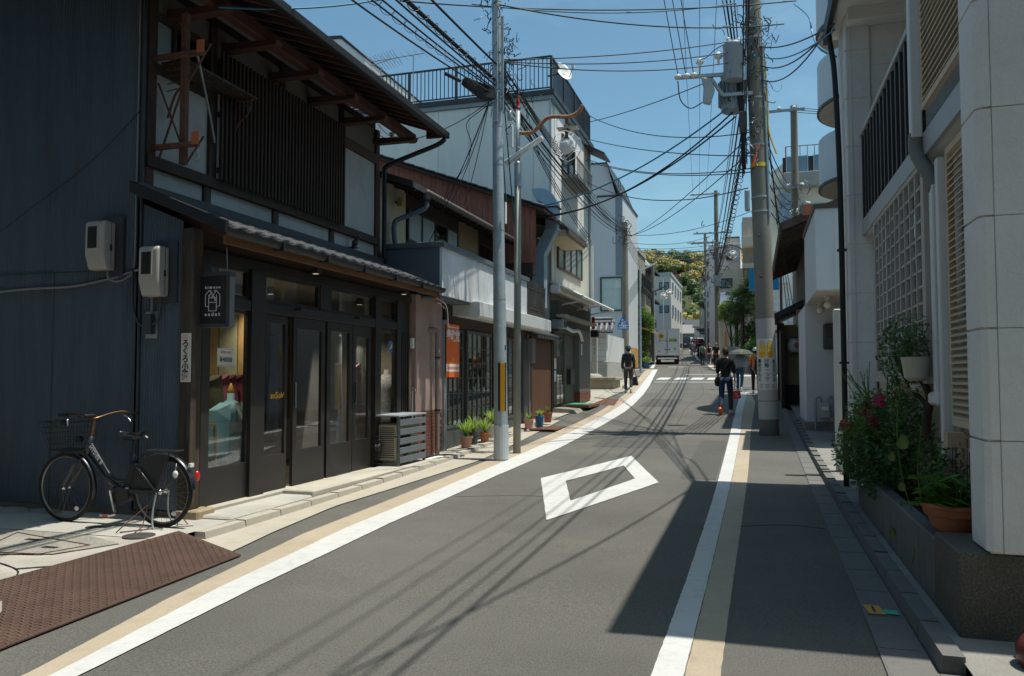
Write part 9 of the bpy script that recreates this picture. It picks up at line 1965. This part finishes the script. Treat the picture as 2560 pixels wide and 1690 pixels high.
# unseen house rows added behind the viewpoint to block sky light
for k, (x0, x1, y0, y1, h_, c_, lab) in enumerate(((-13, -5.4, -7, 2.2, 7.5, (.22, .20, .18), 'added unseen brown house on the left behind the viewpoint'), (-13, -5.3, -18, -7.2, 9, (.4, .39, .37), 'added unseen grey house on the left behind the viewpoint'), (-13, -5.4, -34, -18.2, 8, (.3, .26, .22), 'added unseen tan house row on the left behind the viewpoint'), (1.15, 9, -9, 1.9, 7.5, (.42, .40, .36), 'added unseen cream house on the right behind the viewpoint'), (1.1, 9, -20, -9.2, 8.5, (.25, .22, .2), 'added unseen dark house on the right behind the viewpoint'), (1.15, 9, -36, -20.2, 7, (.4, .4, .4), 'added unseen grey house row on the right behind the viewpoint'), (-13, 9, -60, -50, 10, (.35, .33, .3), 'added unseen pale block closing the street behind the viewpoint'))):
    a = thing('added_house', lab, 'building', (x0, y0, 0)); B('wall', M('behind_%d' % k, c_, .85, .15, .8), a, x0, y0, -.1, x1, y1, h_); B('roof', mTILE, a, x0 - .3, y0 - .1, h_, x1 + .3, y1 + .1, h_ + .3)
    for j in range(int((y1 - y0) / 3)):
        for zz in (1.0, 4.2):
            if x1 < 0: win_x(a, x1, y0 + .6 + j * 3, y0 + 2.4 + j * 3, zz, zz + 1.5, 2, mFRD, mGLASSD)
            elif k < 6: win_x(a, x0, y0 + .6 + j * 3, y0 + 2.4 + j * 3, zz, zz + 1.5, 2, mFRD, mGLASSD, d=-.035)
# ---------------------------------------------------------------- wooded hill
def hillz(x, y):
    t = max(0, min(1, (y - 300) / 260)); ridge = 1 - abs(y - 600) / 420 if y > 560 else 1
    e = (3 * t * t - 2 * t ** 3) * 63 * max(.2, ridge)
    return gz(min(y, 300)) * (1) + e * (1 + .10 * math.sin(x * .013 + 1.0) + .06 * math.sin(x * .031 + y * .02)) + 2 * math.sin(x * .05) * t
vs = []; fs = []; nx, ny = 60, 36
for j in range(ny + 1):
    for i in range(nx + 1): x = -430 + 14.0 * i; y = 280 + 16.0 * j; vs.append((x, y, hillz(x, y) - 1.0))
for j in range(ny):
    for i in range(nx): a = j * (nx + 1) + i; fs.append((a, a + 1, a + nx + 2, a + nx + 1))
struct(MB().add(vs, fs).build('hill', M('forest_floor', (.05, .055, .025), .95, .3, .2), smooth=True))
mats_h = [Leaf('canopy_gold', (.36, .29, .07), (.48, .38, .11), .15, .25), Leaf('canopy_dark', (.065, .11, .03), (.11, .16, .04), .15, .25), Leaf('canopy_olive', (.20, .20, .045), (.29, .26, .06), .15, .25), Leaf('canopy_lime', (.20, .31, .04), (.27, .38, .06), .15, .25)]
ico = bmesh.new(); bmesh.ops.create_icosphere(ico, subdivisions=1, radius=1); iv = [v.co.copy() for v in ico.verts]; ifs = [tuple(v.index for v in f.verts) for f in ico.faces]; ico.free()
def crown_lumps(b, c, r, mi):
    b.cur = mi; ph1, ph2 = random.uniform(0, 6.28), random.uniform(0, 6.28)
    b.add([(c[0] + v.x * r * .78, c[1] + v.y * r * .78, c[2] + v.z * r * .6) for v in iv], ifs)
    for k in range(int(26 * r)):
        d = Vector((random.gauss(0, 1), random.gauss(-.6, 1), random.gauss(.35, 1))).normalized(); q = (.8 + .16 * math.sin(4 * d.x + ph1) * math.sin(4 * d.z + ph2) + random.uniform(-.06, .16)) * r
        p = Vector((c[0] + d.x * q, c[1] + d.y * q, c[2] + d.z * q * .8)); t = Vector((random.gauss(0, 1), random.gauss(0, 1), random.gauss(0, 1))).normalized(); u_ = t.cross(d).normalized(); s_ = random.uniform(.45, .95)
        b.add([p - u_ * s_, p + t * s_ * .7, p + u_ * s_, p - t * s_ * .7], [(0, 1, 2, 3)])
wood = MB(); 
for k in range(1050):
    y = random.uniform(300, 600); x = random.uniform(-130, 40) - (y - 300) * .12; r = random.uniform(2.4, 5.0); cl_ = math.sin(x * .06 + 2) + math.sin(y * .045 + x * .02) + random.gauss(0, .9)
    mi = 0 if cl_ > .55 else (1 if cl_ < -.25 else 2); mi = 3 if random.random() < .07 else mi
    crown_lumps(wood, (x, y, hillz(x, y) + r * .45), r, mi)
for k in range(240):
    y = random.uniform(320, 600); x = random.choice([random.uniform(-400, -130), random.uniform(40, 380)]); r = random.uniform(6, 10); b_i = random.choice([0, 1, 1, 2]); b3 = wood; b3.cur = b_i
    crown_lumps(wood, (x, y, hillz(x, y) + r * .4), r, b_i)
o = wood.build('hillside_wood', mats_h); stuff(o); o['label'] = 'wooded hillside in golden and dark green leaf closing the street'; o['category'] = 'wood'
# tell apart the look-alikes of a group by their height (cables) or distance (the rest)
ORD = ['second', 'third', 'fourth', 'fifth', 'sixth', 'seventh', 'eighth', 'ninth']
by = {}
for o in S.objects:
    if o.parent is None and o.get('group'): by.setdefault((o['group'], o['label']), []).append(o)
for (g_, l_), os_ in by.items():
    if len(os_) < 2: continue
    cab = os_[0]['category'] == 'overhead cable'
    def key(o):
        v = o.data.vertices; p = o.matrix_world @ v[len(v) // 2].co; return -p.z if cab else p.y
    os_.sort(key=key); n_ = len(os_); w0, w1 = ('highest', 'lowest') if cab else ('nearest', 'farthest')
    for i, o in enumerate(os_): o['label'] = (w0 if i == 0 else w1 if i == n_ - 1 else ORD[min(i, 8) - 1] + ' ' + w0) + ' ' + l_
